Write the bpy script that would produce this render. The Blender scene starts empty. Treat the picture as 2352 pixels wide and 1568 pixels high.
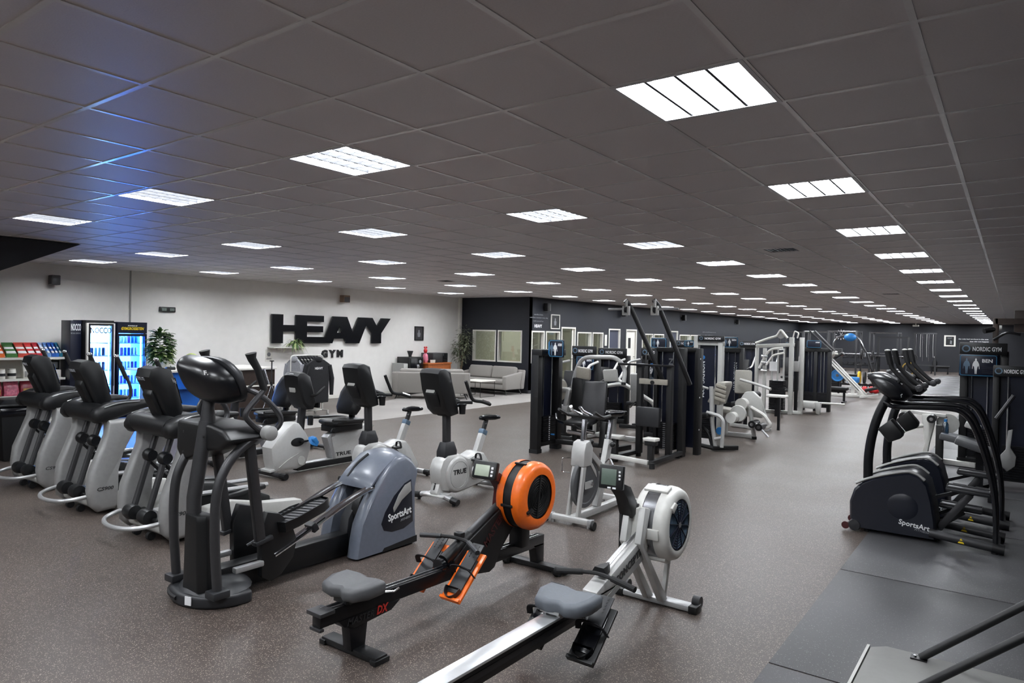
import bpy, bmesh, math, random
from mathutils import Vector, Matrix
random.seed(7)
D = bpy.data
SC = bpy.context.scene
COL = SC.collection
PI = math.pi

# ---------------------------------------------------------------- camera, world, exposure
CH = 1.84                      # eye height
HC = 2.963                     # suspended ceiling height
cam_d = D.cameras.new('camera')
cam_d.sensor_width = 36.0
cam_d.lens = 1581.35 / 2352 * 36.0
cam_d.clip_end = 200
cam = D.objects.new('camera', cam_d); COL.objects.link(cam)
def _cam():
    yaw, pitch, roll = -0.629484, -0.012039, 0.020566
    cy, sy, cp, sp, cr, sr = math.cos(yaw), math.sin(yaw), math.cos(pitch), math.sin(pitch), math.cos(roll), math.sin(roll)
    f = Vector((sy*cp, cy*cp, sp)); r = Vector((cy, -sy, 0)); u = r.cross(f)
    r2 = r*cr + u*sr; u2 = -r*sr + u*cr
    m = Matrix((r2, u2, -f)).transposed().to_4x4(); m.translation = (0, 0, CH)
    cam.matrix_world = m
_cam()
SC.camera = cam
w = D.worlds.new('world'); SC.world = w; w.use_nodes = True
w.node_tree.nodes['Background'].inputs[0].default_value = (0.02, 0.02, 0.025, 1)
w.node_tree.nodes['Background'].inputs[1].default_value = 0.3
SC.view_settings.view_transform = 'Standard'
SC.view_settings.look = 'None'
SC.view_settings.gamma = 1.0
SC.view_settings.use_curve_mapping = False
SC.view_settings.exposure = 0.0
SC.cycles.max_bounces = 8
SC.cycles.diffuse_bounces = 5
SC.cycles.glossy_bounces = 4
SC.cycles.transmission_bounces = 4
SC.cycles.use_denoising = True
SC.cycles.sample_clamp_indirect = 6.0
SC.cycles.caustics_reflective = False
SC.cycles.caustics_refractive = False

# ---------------------------------------------------------------- materials
MATS = {}
def lin(c):
    return tuple((x/12.92 if x <= .04045 else ((x+.055)/1.055)**2.4) for x in (c[0]/255, c[1]/255, c[2]/255))
def mat(name, rgb, rough=.5, metal=0., var=.06, scale=30., bump=0., spec=.5, emit=None, estr=0., coat=0.):
    """procedural principled material: rgb is the surface's own colour (sRGB 0-255), noise breaks it up a little"""
    if name in MATS: return MATS[name]
    m = D.materials.new(name); m.use_nodes = True
    nt = m.node_tree; b = nt.nodes['Principled BSDF']
    c = lin(rgb)
    tc = nt.nodes.new('ShaderNodeTexCoord'); nz = nt.nodes.new('ShaderNodeTexNoise')
    nz.inputs['Scale'].default_value = scale; nz.inputs['Detail'].default_value = 3
    nt.links.new(tc.outputs['Object'], nz.inputs['Vector'])
    rp = nt.nodes.new('ShaderNodeValToRGB')
    rp.color_ramp.elements[0].position = .3; rp.color_ramp.elements[1].position = .7
    rp.color_ramp.elements[0].color = tuple(max(0, x*(1-var)) for x in c) + (1,)
    rp.color_ramp.elements[1].color = tuple(min(1, x*(1+var)) for x in c) + (1,)
    nt.links.new(nz.outputs['Fac'], rp.inputs['Fac']); nt.links.new(rp.outputs['Color'], b.inputs['Base Color'])
    b.inputs['Roughness'].default_value = rough; b.inputs['Metallic'].default_value = metal
    b.inputs['Specular IOR Level'].default_value = spec
    if coat: b.inputs['Coat Weight'].default_value = coat; b.inputs['Coat Roughness'].default_value = .12
    if bump:
        bp = nt.nodes.new('ShaderNodeBump'); bp.inputs['Strength'].default_value = bump; bp.inputs['Distance'].default_value = .002
        nt.links.new(nz.outputs['Fac'], bp.inputs['Height']); nt.links.new(bp.outputs['Normal'], b.inputs['Normal'])
    if emit:
        b.inputs['Emission Color'].default_value = lin(emit) + (1,); b.inputs['Emission Strength'].default_value = estr
    MATS[name] = m
    return m

def glass_mat(name, tint=(200, 215, 215), rough=.02, mix=.82):
    if name in MATS: return MATS[name]
    m = D.materials.new(name); m.use_nodes = True; nt = m.node_tree
    for n in list(nt.nodes): nt.nodes.remove(n)
    o = nt.nodes.new('ShaderNodeOutputMaterial'); t = nt.nodes.new('ShaderNodeBsdfTransparent'); g = nt.nodes.new('ShaderNodeBsdfGlossy')
    lw = nt.nodes.new('ShaderNodeLayerWeight'); lw.inputs['Blend'].default_value = .25
    mp = nt.nodes.new('ShaderNodeMapRange'); mp.inputs['To Min'].default_value = 1-mix; mp.inputs['To Max'].default_value = .7
    mx = nt.nodes.new('ShaderNodeMixShader')
    t.inputs['Color'].default_value = lin(tint) + (1,); g.inputs['Roughness'].default_value = rough; g.inputs['Color'].default_value = (.55, .55, .55, 1)
    nt.links.new(lw.outputs['Fresnel'], mp.inputs['Value']); nt.links.new(mp.outputs['Result'], mx.inputs['Fac'])
    nt.links.new(t.outputs[0], mx.inputs[1]); nt.links.new(g.outputs[0], mx.inputs[2]); nt.links.new(mx.outputs[0], o.inputs['Surface'])
    MATS[name] = m
    return m

def emit_mat(name, rgb, strength):
    if name in MATS: return MATS[name]
    m = D.materials.new(name); m.use_nodes = True; nt = m.node_tree
    for n in list(nt.nodes): nt.nodes.remove(n)
    o = nt.nodes.new('ShaderNodeOutputMaterial'); e = nt.nodes.new('ShaderNodeEmission')
    e.inputs['Color'].default_value = lin(rgb) + (1,); e.inputs['Strength'].default_value = strength
    nt.links.new(e.outputs[0], o.inputs['Surface'])
    MATS[name] = m
    return m

def floor_mat(name, rgb, speck, dens, rough, scale=260.):
    """rubber flooring: base tone, slow blotches, fine pale and dark granules"""
    m = D.materials.new(name); m.use_nodes = True; nt = m.node_tree; b = nt.nodes['Principled BSDF']
    tc = nt.nodes.new('ShaderNodeTexCoord')
    n1 = nt.nodes.new('ShaderNodeTexNoise'); n1.inputs['Scale'].default_value = .9; n1.inputs['Detail'].default_value = 4
    v = nt.nodes.new('ShaderNodeTexVoronoi'); v.inputs['Scale'].default_value = scale
    n2 = nt.nodes.new('ShaderNodeTexNoise'); n2.inputs['Scale'].default_value = scale*.8; n2.inputs['Detail'].default_value = 2
    for n in (n1, v, n2): nt.links.new(tc.outputs['Object'], n.inputs['Vector'])
    r1 = nt.nodes.new('ShaderNodeValToRGB'); c = lin(rgb)
    r1.color_ramp.elements[0].position = .3; r1.color_ramp.elements[1].position = .72
    r1.color_ramp.elements[0].color = tuple(x*.86 for x in c)+(1,); r1.color_ramp.elements[1].color = tuple(x*1.12 for x in c)+(1,)
    nt.links.new(n1.outputs['Fac'], r1.inputs['Fac'])
    sx = nt.nodes.new('ShaderNodeSeparateColor'); nt.links.new(v.outputs['Color'], sx.inputs[0])
    r2 = nt.nodes.new('ShaderNodeValToRGB'); r2.color_ramp.interpolation = 'CONSTANT'
    r2.color_ramp.elements[0].color = (0, 0, 0, 1); r2.color_ramp.elements[1].position = 1-dens; r2.color_ramp.elements[1].color = (1, 1, 1, 1)
    nt.links.new(sx.outputs[0], r2.inputs['Fac'])
    mx = nt.nodes.new('ShaderNodeMix'); mx.data_type = 'RGBA'
    nt.links.new(r2.outputs['Color'], mx.inputs[0]); nt.links.new(r1.outputs['Color'], mx.inputs[6]); mx.inputs[7].default_value = lin(speck)+(1,)
    m2 = nt.nodes.new('ShaderNodeMix'); m2.data_type = 'RGBA'; m2.blend_type = 'MULTIPLY'; m2.inputs[0].default_value = .5
    nt.links.new(mx.outputs[2], m2.inputs[6]); nt.links.new(n2.outputs['Fac'], m2.inputs[7])
    r3 = nt.nodes.new('ShaderNodeMix'); r3.data_type = 'RGBA'; r3.blend_type = 'ADD'; r3.inputs[0].default_value = .5
    nt.links.new(m2.outputs[2], r3.inputs[6]); nt.links.new(m2.outputs[2], r3.inputs[7])
    nt.links.new(r3.outputs[2], b.inputs['Base Color'])
    rr = nt.nodes.new('ShaderNodeMapRange'); rr.inputs['To Min'].default_value = rough-.07; rr.inputs['To Max'].default_value = rough+.1
    nt.links.new(n1.outputs['Fac'], rr.inputs['Value']); nt.links.new(rr.outputs['Result'], b.inputs['Roughness'])
    bp = nt.nodes.new('ShaderNodeBump'); bp.inputs['Strength'].default_value = .25; bp.inputs['Distance'].default_value = .002
    nt.links.new(n2.outputs['Fac'], bp.inputs['Height']); nt.links.new(bp.outputs['Normal'], b.inputs['Normal'])
    b.inputs['Specular IOR Level'].default_value = .4
    MATS[name] = m
    return m

# ---------------------------------------------------------------- mesh building
def V(p): return Vector(p)
def smooth_path(pts, n=6):
    """Catmull-Rom through the points"""
    P = [Vector(p) for p in pts]
    if len(P) < 3: return P
    out = []
    for i in range(len(P)-1):
        p0 = P[i-1] if i > 0 else P[0]*2-P[1]; p1 = P[i]; p2 = P[i+1]; p3 = P[i+2] if i+2 < len(P) else P[-1]*2-P[-2]
        for k in range(n):
            t = k/n
            out.append(.5*((2*p1)+(p2-p0)*t+(2*p0-5*p1+4*p2-p3)*t*t+(3*p1-p0-3*p2+p3)*t*t*t))
    out.append(P[-1])
    return out
def fillet(pts, r=.05, n=4):
    """polyline with rounded corners"""
    P = [Vector(p) for p in pts]; out = [P[0]]
    for i in range(1, len(P)-1):
        a, b, c = P[i-1], P[i], P[i+1]
        u = (a-b); v = (c-b); rr = min(r, u.length*.49, v.length*.49)
        s = b+u.normalized()*rr; e = b+v.normalized()*rr
        for k in range(n+1):
            t = k/n; out.append(s*(1-t)**2+b*2*t*(1-t)+e*t*t)
    out.append(P[-1])
    return out

class MB:
    def __init__(s): s.v = []; s.f = []
    def add(s, vs, fs):
        o = len(s.v); s.v += [tuple(x) for x in vs]; s.f += [tuple(i+o for i in f) for f in fs]; return s
    def box(s, c, d, rot=None):
        hx, hy, hz = d[0]/2, d[1]/2, d[2]/2
        vs = [Vector((x*hx, y*hy, z*hz)) for x in (-1, 1) for y in (-1, 1) for z in (-1, 1)]
        if rot:
            m = Matrix.Rotation(rot[2], 3, 'Z') @ Matrix.Rotation(rot[1], 3, 'Y') @ Matrix.Rotation(rot[0], 3, 'X'); vs = [m @ q for q in vs]
        c = Vector(c)
        return s.add([q+c for q in vs], [(0, 1, 3, 2), (4, 6, 7, 5), (0, 4, 5, 1), (2, 3, 7, 6), (0, 2, 6, 4), (1, 5, 7, 3)])
    def mm(s, a, b):
        return s.box([(a[i]+b[i])/2 for i in range(3)], [abs(b[i]-a[i]) for i in range(3)])
    def bar(s, a, b, w, h, up=(0, 0, 1)):
        """rectangular section from a to b; h measured along up"""
        a = Vector(a); b = Vector(b); t = (b-a).normalized(); up = Vector(up)
        if abs(t.dot(up)) > .98: up = Vector((0, 1, 0))
        sd = t.cross(up).normalized(); u = sd.cross(t)
        q = [sd*(w/2*i)+u*(h/2*j) for i, j in ((-1, -1), (1, -1), (1, 1), (-1, 1))]
        return s.add([a+x for x in q]+[b+x for x in q], [(3, 2, 1, 0), (4, 5, 6, 7), (0, 1, 5, 4), (1, 2, 6, 5), (2, 3, 7, 6), (3, 0, 4, 7)])
    def tube(s, pts, r, n=8, closed=False, flat=None, cap=True):
        """round tube along pts; r number or list; flat=(ru,rv) for an oval section"""
        P = [Vector(p) for p in pts]; N = len(P)
        rs = r if isinstance(r, (list, tuple)) else [r]*N
        T = []
        for i in range(N):
            a = P[i-1] if (i > 0 or closed) else P[i]; b = P[(i+1) % N] if (i < N-1 or closed) else P[i]
            t = b-a; T.append(t.normalized() if t.length > 1e-9 else Vector((0, 0, 1)))
        up = Vector((0, 0, 1)) if abs(T[0].z) < .9 else Vector((1, 0, 0))
        vs = []; u = None
        for i in range(N):
            if u is None: u = (up-T[i]*up.dot(T[i])).normalized()
            else:
                u = u-T[i]*u.dot(T[i]); u = u.normalized() if u.length > 1e-6 else up
            w_ = T[i].cross(u)
            for k in range(n):
                a = 2*PI*k/n
                ru, rv = (rs[i], rs[i]) if not flat else (rs[i]*flat[0], rs[i]*flat[1])
                vs.append(P[i]+u*math.cos(a)*ru+w_*math.sin(a)*rv)
        fs = []
        for i in range(N if closed else N-1):
            j = (i+1) % N
            for k in range(n):
                fs.append((i*n+k, i*n+(k+1) % n, j*n+(k+1) % n, j*n+k))
        if not closed and cap:
            fs.append(tuple(range(n-1, -1, -1))); fs.append(tuple((N-1)*n+k for k in range(n)))
        return s.add(vs, fs)
    def cyl(s, a, b, r, n=16): return s.tube([a, b], r, n)
    def prism(s, poly, ax, a0, a1):
        """2D outline extruded along an axis: 'x' outline is (y,z), 'y' outline is (x,z), 'z' outline is (x,y)"""
        mk = {'x': lambda p, a: (a, p[0], p[1]), 'y': lambda p, a: (p[0], a, p[1]), 'z': lambda p, a: (p[0], p[1], a)}[ax]
        n = len(poly); vs = [mk(p, a0) for p in poly]+[mk(p, a1) for p in poly]
        return s.add(vs, [tuple(range(n-1, -1, -1)), tuple(range(n, 2*n))]+[(i, (i+1) % n, n+(i+1) % n, n+i) for i in range(n)])
    def lathe(s, prof, c, ax='z', n=24, a0=0., a1=2*PI):
        """prof = [(radius, height)] turned about ax through c"""
        full = abs(a1-a0-2*PI) < 1e-6; m = n if full else n+1
        c = Vector(c); vs = []
        for r, h in prof:
            for k in range(m):
                a = a0+(a1-a0)*k/n; x, y = r*math.cos(a), r*math.sin(a)
                vs.append(c+Vector({'z': (x, y, h), 'x': (h, x, y), 'y': (x, h, y)}[ax]))
        fs = []
        for i in range(len(prof)-1):
            for k in range(n):
                k2 = (k+1) % m
                fs.append((i*m+k, i*m+k2, (i+1)*m+k2, (i+1)*m+k))
        return s.add(vs, fs)
    def loft(s, rings, cap=True):
        n = len(rings[0]); vs = [p for r in rings for p in r]; fs = []
        for i in range(len(rings)-1):
            for k in range(n): fs.append((i*n+k, i*n+(k+1) % n, (i+1)*n+(k+1) % n, (i+1)*n+k))
        if cap: fs.append(tuple(range(n-1, -1, -1))); fs.append(tuple((len(rings)-1)*n+k for k in range(n)))
        return s.add(vs, fs)
    def ell(s, c, d, n=16, m=10, e=1.0):
        """ellipsoid (e<1 squarer)"""
        sg = lambda x: math.copysign(abs(x)**e, x)
        rings = []
        for i in range(m+1):
            t = -PI/2+PI*i/m; ct = max(math.cos(t), .02)
            rings.append([(c[0]+d[0]*sg(ct)*sg(math.cos(2*PI*k/n)), c[1]+d[1]*sg(ct)*sg(math.sin(2*PI*k/n)), c[2]+d[2]*sg(math.sin(t))) for k in range(n)])
        return s.loft(rings)
    def quad(s, a, b, c, d): return s.add([a, b, c, d], [(0, 1, 2, 3)])
    def mesh(s, name, off=(0, 0, 0), bevel=0., seg=2, ang=35, smooth=True):
        me = D.meshes.new(name)
        ox, oy, oz = off
        bm = bmesh.new()
        vs = [bm.verts.new((x-ox, y-oy, z-oz)) for x, y, z in s.v]
        for f in s.f:
            try: bm.faces.new([vs[i] for i in f])
            except ValueError: pass
        bm.normal_update()
        bmesh.ops.recalc_face_normals(bm, faces=bm.faces)
        if bevel:
            es = [e for e in bm.edges if len(e.link_faces) == 2 and e.calc_face_angle(0) > math.radians(28)]
            if es: bmesh.ops.bevel(bm, geom=es, offset=bevel, segments=seg, affect='EDGES', clamp_overlap=True, profile=.5)
        bm.to_mesh(me); bm.free()
        if smooth:
            for p in me.polygons: p.use_smooth = True
            me.set_sharp_from_angle(angle=math.radians(ang))
        return me

def wloc(o):
    x = Vector((0, 0, 0))
    while o is not None: x = x+Vector(o.location); o = o.parent
    return x
def part(name, mb, m, parent=None, bevel=0., label=None, kind=None, **k):
    """one mesh object built in world coordinates and hung on its parent"""
    off = wloc(parent) if parent is not None else (0, 0, 0)
    me = mb.mesh(name, off, bevel, **k); me.materials.append(MATS[m] if isinstance(m, str) else m)
    o = D.objects.new(name, me); COL.objects.link(o)
    if parent is not None: o.parent = parent
    if label: o['label'] = label
    if kind: o['kind'] = kind
    return o
def solo(name, mb, m, label, cat, group=None, org=None, **k):
    """a thing that is a single mesh, its origin at org"""
    off = org or (0, 0, 0)
    bev = k.pop('bevel', 0.)
    me = mb.mesh(name, off, bev, **k); me.materials.append(MATS[m] if isinstance(m, str) else m)
    o = D.objects.new(name, me); COL.objects.link(o); o.location = off
    o['label'] = label; o['category'] = cat
    if group: o['group'] = group
    return o
def thing(name, label, cat, loc=(0, 0, 0), group=None):
    o = D.objects.new(name, None); COL.objects.link(o); o.location = loc; o.empty_display_size = .1
    o['label'] = label; o['category'] = cat
    if group: o['group'] = group
    return o
def struct(name, mb, m, parent=None, **k):
    o = part(name, mb, m, parent, **k); o['kind'] = 'structure'; return o
def sroot(name, loc=(0, 0, 0)):
    o = D.objects.new(name, None); COL.objects.link(o); o.location = loc; o['kind'] = 'structure'; return o
def copy_tree(o, parent=None):
    c = o.copy(); COL.objects.link(c); c.parent = parent
    for ch in o.children: copy_tree(ch, c)
    return c
def dup(o, loc, label, group=None, rz=None):
    kids = list(o.children)
    c = o.copy(); COL.objects.link(c); c.location = loc; c['label'] = label
    if group: c['group'] = group
    if rz is not None: c.rotation_euler = (0, 0, rz)
    for ch in kids: copy_tree(ch, c)
    return c

_tx = {}
def text(name, body, m, parent, pos, right, up, width, height, depth=.004, weight=0., shear=0., kind=None):
    """lettering fitted into width x height, lower-left corner at pos"""
    key = (body, weight, shear)
    if key not in _tx:
        cu = D.curves.new('lettering', 'FONT'); cu.body = body; cu.offset = weight; cu.shear = shear; cu.extrude = .5; cu.resolution_u = 2; cu.align_x = 'LEFT'
        ob = D.objects.new('lettering', cu); COL.objects.link(ob)
        bpy.context.view_layer.update()
        me = D.meshes.new_from_object(ob.evaluated_get(bpy.context.evaluated_depsgraph_get()))
        _tx[key] = ([tuple(v.co) for v in me.vertices], [tuple(p.vertices) for p in me.polygons])
        D.objects.remove(ob); D.curves.remove(cu); D.meshes.remove(me)
    vs, fs = _tx[key]
    x0 = min(v[0] for v in vs); x1 = max(v[0] for v in vs); y0 = min(v[1] for v in vs); y1 = max(v[1] for v in vs)
    R = Vector(right).normalized(); U = Vector(up).normalized(); N = R.cross(U); p = Vector(pos)
    mb = MB(); mb.v = [tuple(p+R*((v[0]-x0)/(x1-x0)*width)+U*((v[1]-y0)/(y1-y0)*height)+N*(v[2]+.5)*depth) for v in vs]; mb.f = list(fs)
    return part(name, mb, m, parent, smooth=False, kind=kind)

# ---------------------------------------------------------------- shared materials
mat('ceiling_tile', (226, 222, 223), .46, var=.03, scale=120, bump=.3, spec=.5)
mat('grid_rail', (250, 250, 250), .2, var=.02, spec=.6)
mat('lamp_frame', (215, 217, 220), .4, var=.02)
mat('white_wall', (238, 236, 232), .7, var=.02, scale=6)
mat('navy_wall', (25, 28, 37), .65, var=.05, scale=4)
mat('dark_wall', (33, 34, 40), .65, var=.05, scale=4)
mat('office_wall', (205, 200, 180), .7, var=.03, scale=5)
mat('white_trim', (232, 230, 222), .45, var=.02)
mat('door_leaf', (64, 68, 86), .5, var=.04)
mat('black_plastic', (15, 16, 18), .42, var=.12, scale=60, bump=.05)
mat('black_gloss', (12, 13, 17), .16, var=.1)
mat('black_rubber', (15, 15, 17), .7, var=.15, scale=90, bump=.15)
mat('charcoal', (38, 39, 42), .45, var=.08)
mat('gunmetal', (60, 60, 62), .38, .35, var=.06)
mat('dark_metal', (24, 24, 27), .34, .4, var=.08)
mat('navy_plastic', (22, 25, 35), .32, var=.08)
mat('slate_plastic', (98, 104, 116), .34, var=.05, coat=.2)
mat('silver', (176, 177, 178), .34, .55, var=.04)
mat('silver_paint', (188, 188, 186), .36, .2, var=.03)
mat('white_paint', (214, 213, 208), .4, .05, var=.03)
mat('light_plastic', (178, 178, 174), .42, var=.03)
mat('pale_grey', (150, 150, 148), .5, var=.04)
mat('beige_grey', (158, 153, 142), .5, var=.05)
mat('chrome', (225, 226, 230), .12, 1., var=.02)
mat('steel', (160, 161, 165), .25, .9, var=.04)
mat('vinyl_black', (19, 19, 21), .38, var=.1, scale=50, bump=.08)
mat('vinyl_grey', (82, 83, 85), .5, var=.06, scale=60)
mat('seat_grey', (96, 101, 108), .55, var=.05, scale=60)
mat('orange', (242, 112, 30), .38, var=.05, coat=.15)
mat('lcd', (168, 178, 160), .3, var=.05)
mat('lcd_dark', (92, 106, 96), .3, var=.06)
mat('print_white', (230, 231, 232), .6, var=.02)
mat('print_grey', (128, 130, 134), .6, var=.02)
mat('print_black', (14, 14, 16), .5, var=.02)
mat('print_red', (205, 52, 44), .5, var=.02)
mat('print_yellow', (236, 205, 40), .5, var=.03)
mat('blue_plastic', (46, 122, 190), .4, var=.06)
mat('teal_line', (64, 138, 178), .45, var=.04)
mat('navy_panel', (17, 22, 40), .35, var=.06)
mat('steel_blue', (96, 118, 138), .4, .2, var=.05)
mat('yellow', (226, 178, 34), .5, var=.06)
mat('red', (196, 38, 44), .45, var=.06)
mat('sofa_fabric', (140, 136, 132), .85, var=.08, scale=160, bump=.35)
mat('wood_orange', (176, 98, 48), .5, var=.16, scale=14)
mat('wood_dark', (46, 34, 28), .5, var=.2, scale=14)
mat('leaf_green', (62, 92, 44), .5, var=.25, scale=18)
mat('leaf_pale', (156, 172, 118), .5, var=.25, scale=18)
mat('leaf_olive', (92, 98, 76), .6, var=.25, scale=18)
mat('bark', (112, 96, 74), .7, var=.2)
mat('shelf_white', (226, 224, 216), .45, var=.02)
mat('lime', (176, 196, 52), .5, var=.08)
mat('black_cloth', (22, 22, 26), .9, var=.15, scale=40, bump=.3)
mat('grey_cloth', (150, 151, 156), .9, var=.1, scale=40, bump=.3)
mat('brown_box', (120, 98, 82), .6, var=.08)
mat('speaker_grey', (58, 56, 58), .6, var=.08)
mat('maroon', (66, 24, 26), .4, var=.1)
mat('gold_plate', (188, 156, 72), .4, .4, var=.1)

# ================================================================ the room
XW, XR, YB, YF = -14.7, 2.3, -4.0, 50.0        # white wall, right wall, wall behind the camera, far wall
YN, XN = 17.3, -11.96                          # the navy office block: front face, long side face
TX, TY, T = -5.1098, 1.5833, .6                # ceiling grid origin and module

floor_mat('rubber_brown', (68, 60, 56), (140, 130, 120), .08, .38)
floor_mat('rubber_dark', (66, 66, 68), (110, 110, 110), .02, .45)
floor_mat('carpet_grey', (134, 130, 127), (150, 148, 146), .03, .75)

fl = struct('floor', MB().mm((XW-.3, YB-.3, -.12), (XR+.3, YF+.3, 0)), 'rubber_brown')
# grey carpet by the sofas and separate dark rubber mats, each lying a few millimetres proud
struct('carpet', MB().prism([(-10.5, 6.6), (-10.5, YN), (XW, YN), (XW, 15.9), (-13.46, 13.17), (-11.8, 9.27), (-11.1, 7.6)], 'z', 0, .004), 'carpet_grey', fl)
mm_ = MB().mm((0, 0, 0), (1.99, 1.985, .006)).mesh('floor_mat', (0, 0, 0), .002); mm_.materials.append(MATS['rubber_dark'])
for i in range(17):
    o = D.objects.new('floor_mat', mm_); COL.objects.link(o); o.parent = fl; o.location = (-1.08, 2.02+2*i, 0)
for i in range(8):
    o = D.objects.new('floor_mat', mm_); COL.objects.link(o); o.parent = fl; o.location = (-3.09, 28.02+2*i, 0)
for i in range(8):
    o = D.objects.new('floor_mat', mm_); COL.objects.link(o); o.parent = fl; o.location = (-1.08, 36.02+2*i-.0, 0) if i else (-5.1, 28.02, 0)

# ---- walls with real openings
def wall_cells(lo, hi, z0, z1, holes):
    """rectangles (u0,u1,z0,z1) that fill a wall around its openings"""
    us = sorted({lo, hi, *[h[0] for h in holes], *[h[1] for h in holes]}); out = []
    for a, b in zip(us, us[1:]):
        hs = sorted([h for h in holes if h[0] <= a+1e-6 and h[1] >= b-1e-6], key=lambda h: h[2]); z = z0
        for h in hs:
            if h[2] > z+1e-6: out.append((a, b, z, h[2]))
            z = h[3]
        if z < z1-1e-6: out.append((a, b, z, z1))
    return out
TH = .16
NW = [(-14.17, -13.22, .93, 1.93), (-13.15, -12.22, .93, 1.93)]
NS = [(17.42, 18.14, .93, 1.93), (18.22, 19.06, .93, 1.93), (20.16, 21.12, .93, 1.93), (21.2, 21.98, .93, 1.93), (25.2, 26.22, .93, 1.93), (26.3, 27.3, .93, 1.93), (29.0, 30.2, .93, 1.93), (30.3, 31.5, .93, 1.93)]
ND = [(19.14, 20.04, 0, 2.08), (22.4, 23.3, 0, 2.08), (23.8, 24.7, 0, 2.08), (27.95, 28.8, 0, 2.08)]
struct('wall_left', MB().mm((XW-.15, YB, 0), (XW, YF, HC+.3)), 'white_wall')
m = MB()
for a, b, z0, z1 in wall_cells(XW, XN, 0, HC, NW): m.mm((a, YN, z0), (b, YN+TH, z1))
struct('wall_office_front', m, 'navy_wall')
m = MB()
for a, b, z0, z1 in wall_cells(YN, YF, 0, HC, NS+ND): m.mm((XN-TH, a, z0), (XN, b, z1))
struct('wall_office_side', m, 'navy_wall')
m = MB().mm((XW+.005, YN+TH, 0), (XW+.03, YF, HC)).mm((XW+.03, 33, 0), (XN-TH, 33.1, HC))
struct('wall_office_inner', m, 'office_wall')
struct('wall_back', MB().mm((XW, YF, 0), (XR, YF+.15, HC+.3)), 'dark_wall')
struct('wall_right', MB().mm((XR, YB, 0), (XR+.15, YF, HC+.3)), 'dark_wall')
struct('wall_rear', MB().mm((XW, YB-.15, 0), (XR, YB, HC+.3)), 'pale_grey')
struct('trim_1', MB().mm((XW, 6.805, 1.0), (XW+.02, 6.83, HC)), 'pale_grey')                 # cable strip on the white wall
struct('trim_2', MB().mm((XW, 17.16, 0), (XW+.07, 17.23, HC)), 'white_trim')                  # pipe in the corner
struct('trim_3', MB().mm((XW, YN-.03, 0), (XW+.05, YN, HC)), 'white_trim')
struct('baseboard_left', MB().mm((XW, 7.2, 0), (XW+.015, YN-.03, .08)), 'white_trim')
struct('baseboard_office', MB().mm((XW+.05, YN-.014, .004), (XN, YN, .1)).mm((XN, YN, .0), (XN+.014, 19.08, .1)), 'dark_wall')

glass_mat('pane', (240, 243, 236), .02, .9)
nwin = 0
def frame_bars(ax, c, a, b, z0, z1, wd, dp, sill=True):
    """window or door lining seen from the hall; ax 'y': in the side wall (u = Y), 'x': in the front wall (u = X)"""
    m = MB()
    def bx(u0, u1, w0, w1):
        if ax == 'y': m.mm((c-dp, u0, w0), (c+.02, u1, w1))
        else: m.mm((u0, c-.02, w0), (u1, c+dp, w1))
    bx(a, a+wd, z0, z1); bx(b-wd, b, z0, z1); bx(a+wd, b-wd, z1-wd, z1)
    if sill: bx(a+wd, b-wd, z0, z0+wd)
    return m
for a, b, z0, z1 in NW:
    nwin += 1; w_ = sroot('window_%d' % nwin, ((a+b)/2, YN, z0))
    part('window_frame', frame_bars('x', YN, a, b, z0, z1, .04, .13), 'white_trim', w_)
    part('pane', MB().mm((a+.04, YN+.09, z0+.04), (b-.04, YN+.096, z1-.04)), 'pane', w_)
for a, b, z0, z1 in NS:
    nwin += 1; w_ = sroot('window_%d' % nwin, (XN, (a+b)/2, z0))
    part('window_frame', frame_bars('y', XN, a, b, z0, z1, .045, .13), 'white_trim', w_)
    part('pane', MB().mm((XN-.096, a+.045, z0+.045), (XN-.09, b-.045, z1-.045)), 'pane', w_)
for i, (a, b, z0, z1) in enumerate(ND):
    d_ = sroot('door_%d' % (i+1), (XN, (a+b)/2, 0))
    part('door_frame', frame_bars('y', XN, a, b, z0, z1, .05, .14, False), 'white_trim', d_)
    if i == 0:
        part('pane', MB().mm((XN-.075, a+.05, .03), (XN-.065, b-.05, z1-.05)), 'pane', d_)
        part('door_stile', MB().mm((XN-.09, a+.05, .01), (XN-.05, a+.13, z1-.05)).mm((XN-.09, b-.13, .01), (XN-.05, b-.05, z1-.05)), 'white_trim', d_)
    elif i == 2:
        part('door_leaf', MB().mm((XN-.09, a+.05, .01), (XN-.05, b-.05, z1-.05)), 'white_trim', d_)
        part('notice', MB().mm((XN-.05, a+.3, 1.35), (XN-.045, a+.5, 1.75)), 'print_black', d_)
    else:
        part('door_leaf', MB().mm((XN-.09, a+.05, .01), (XN-.05, b-.05, z1-.05)), 'door_leaf', d_)
    part('door_handle', MB().tube(fillet([(XN-.05, b-.12, 1.02), (XN-.0, b-.12, 1.02), (XN-.0, b-.24, 1.02)], .02), .011, 6), 'steel', d_)

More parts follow.
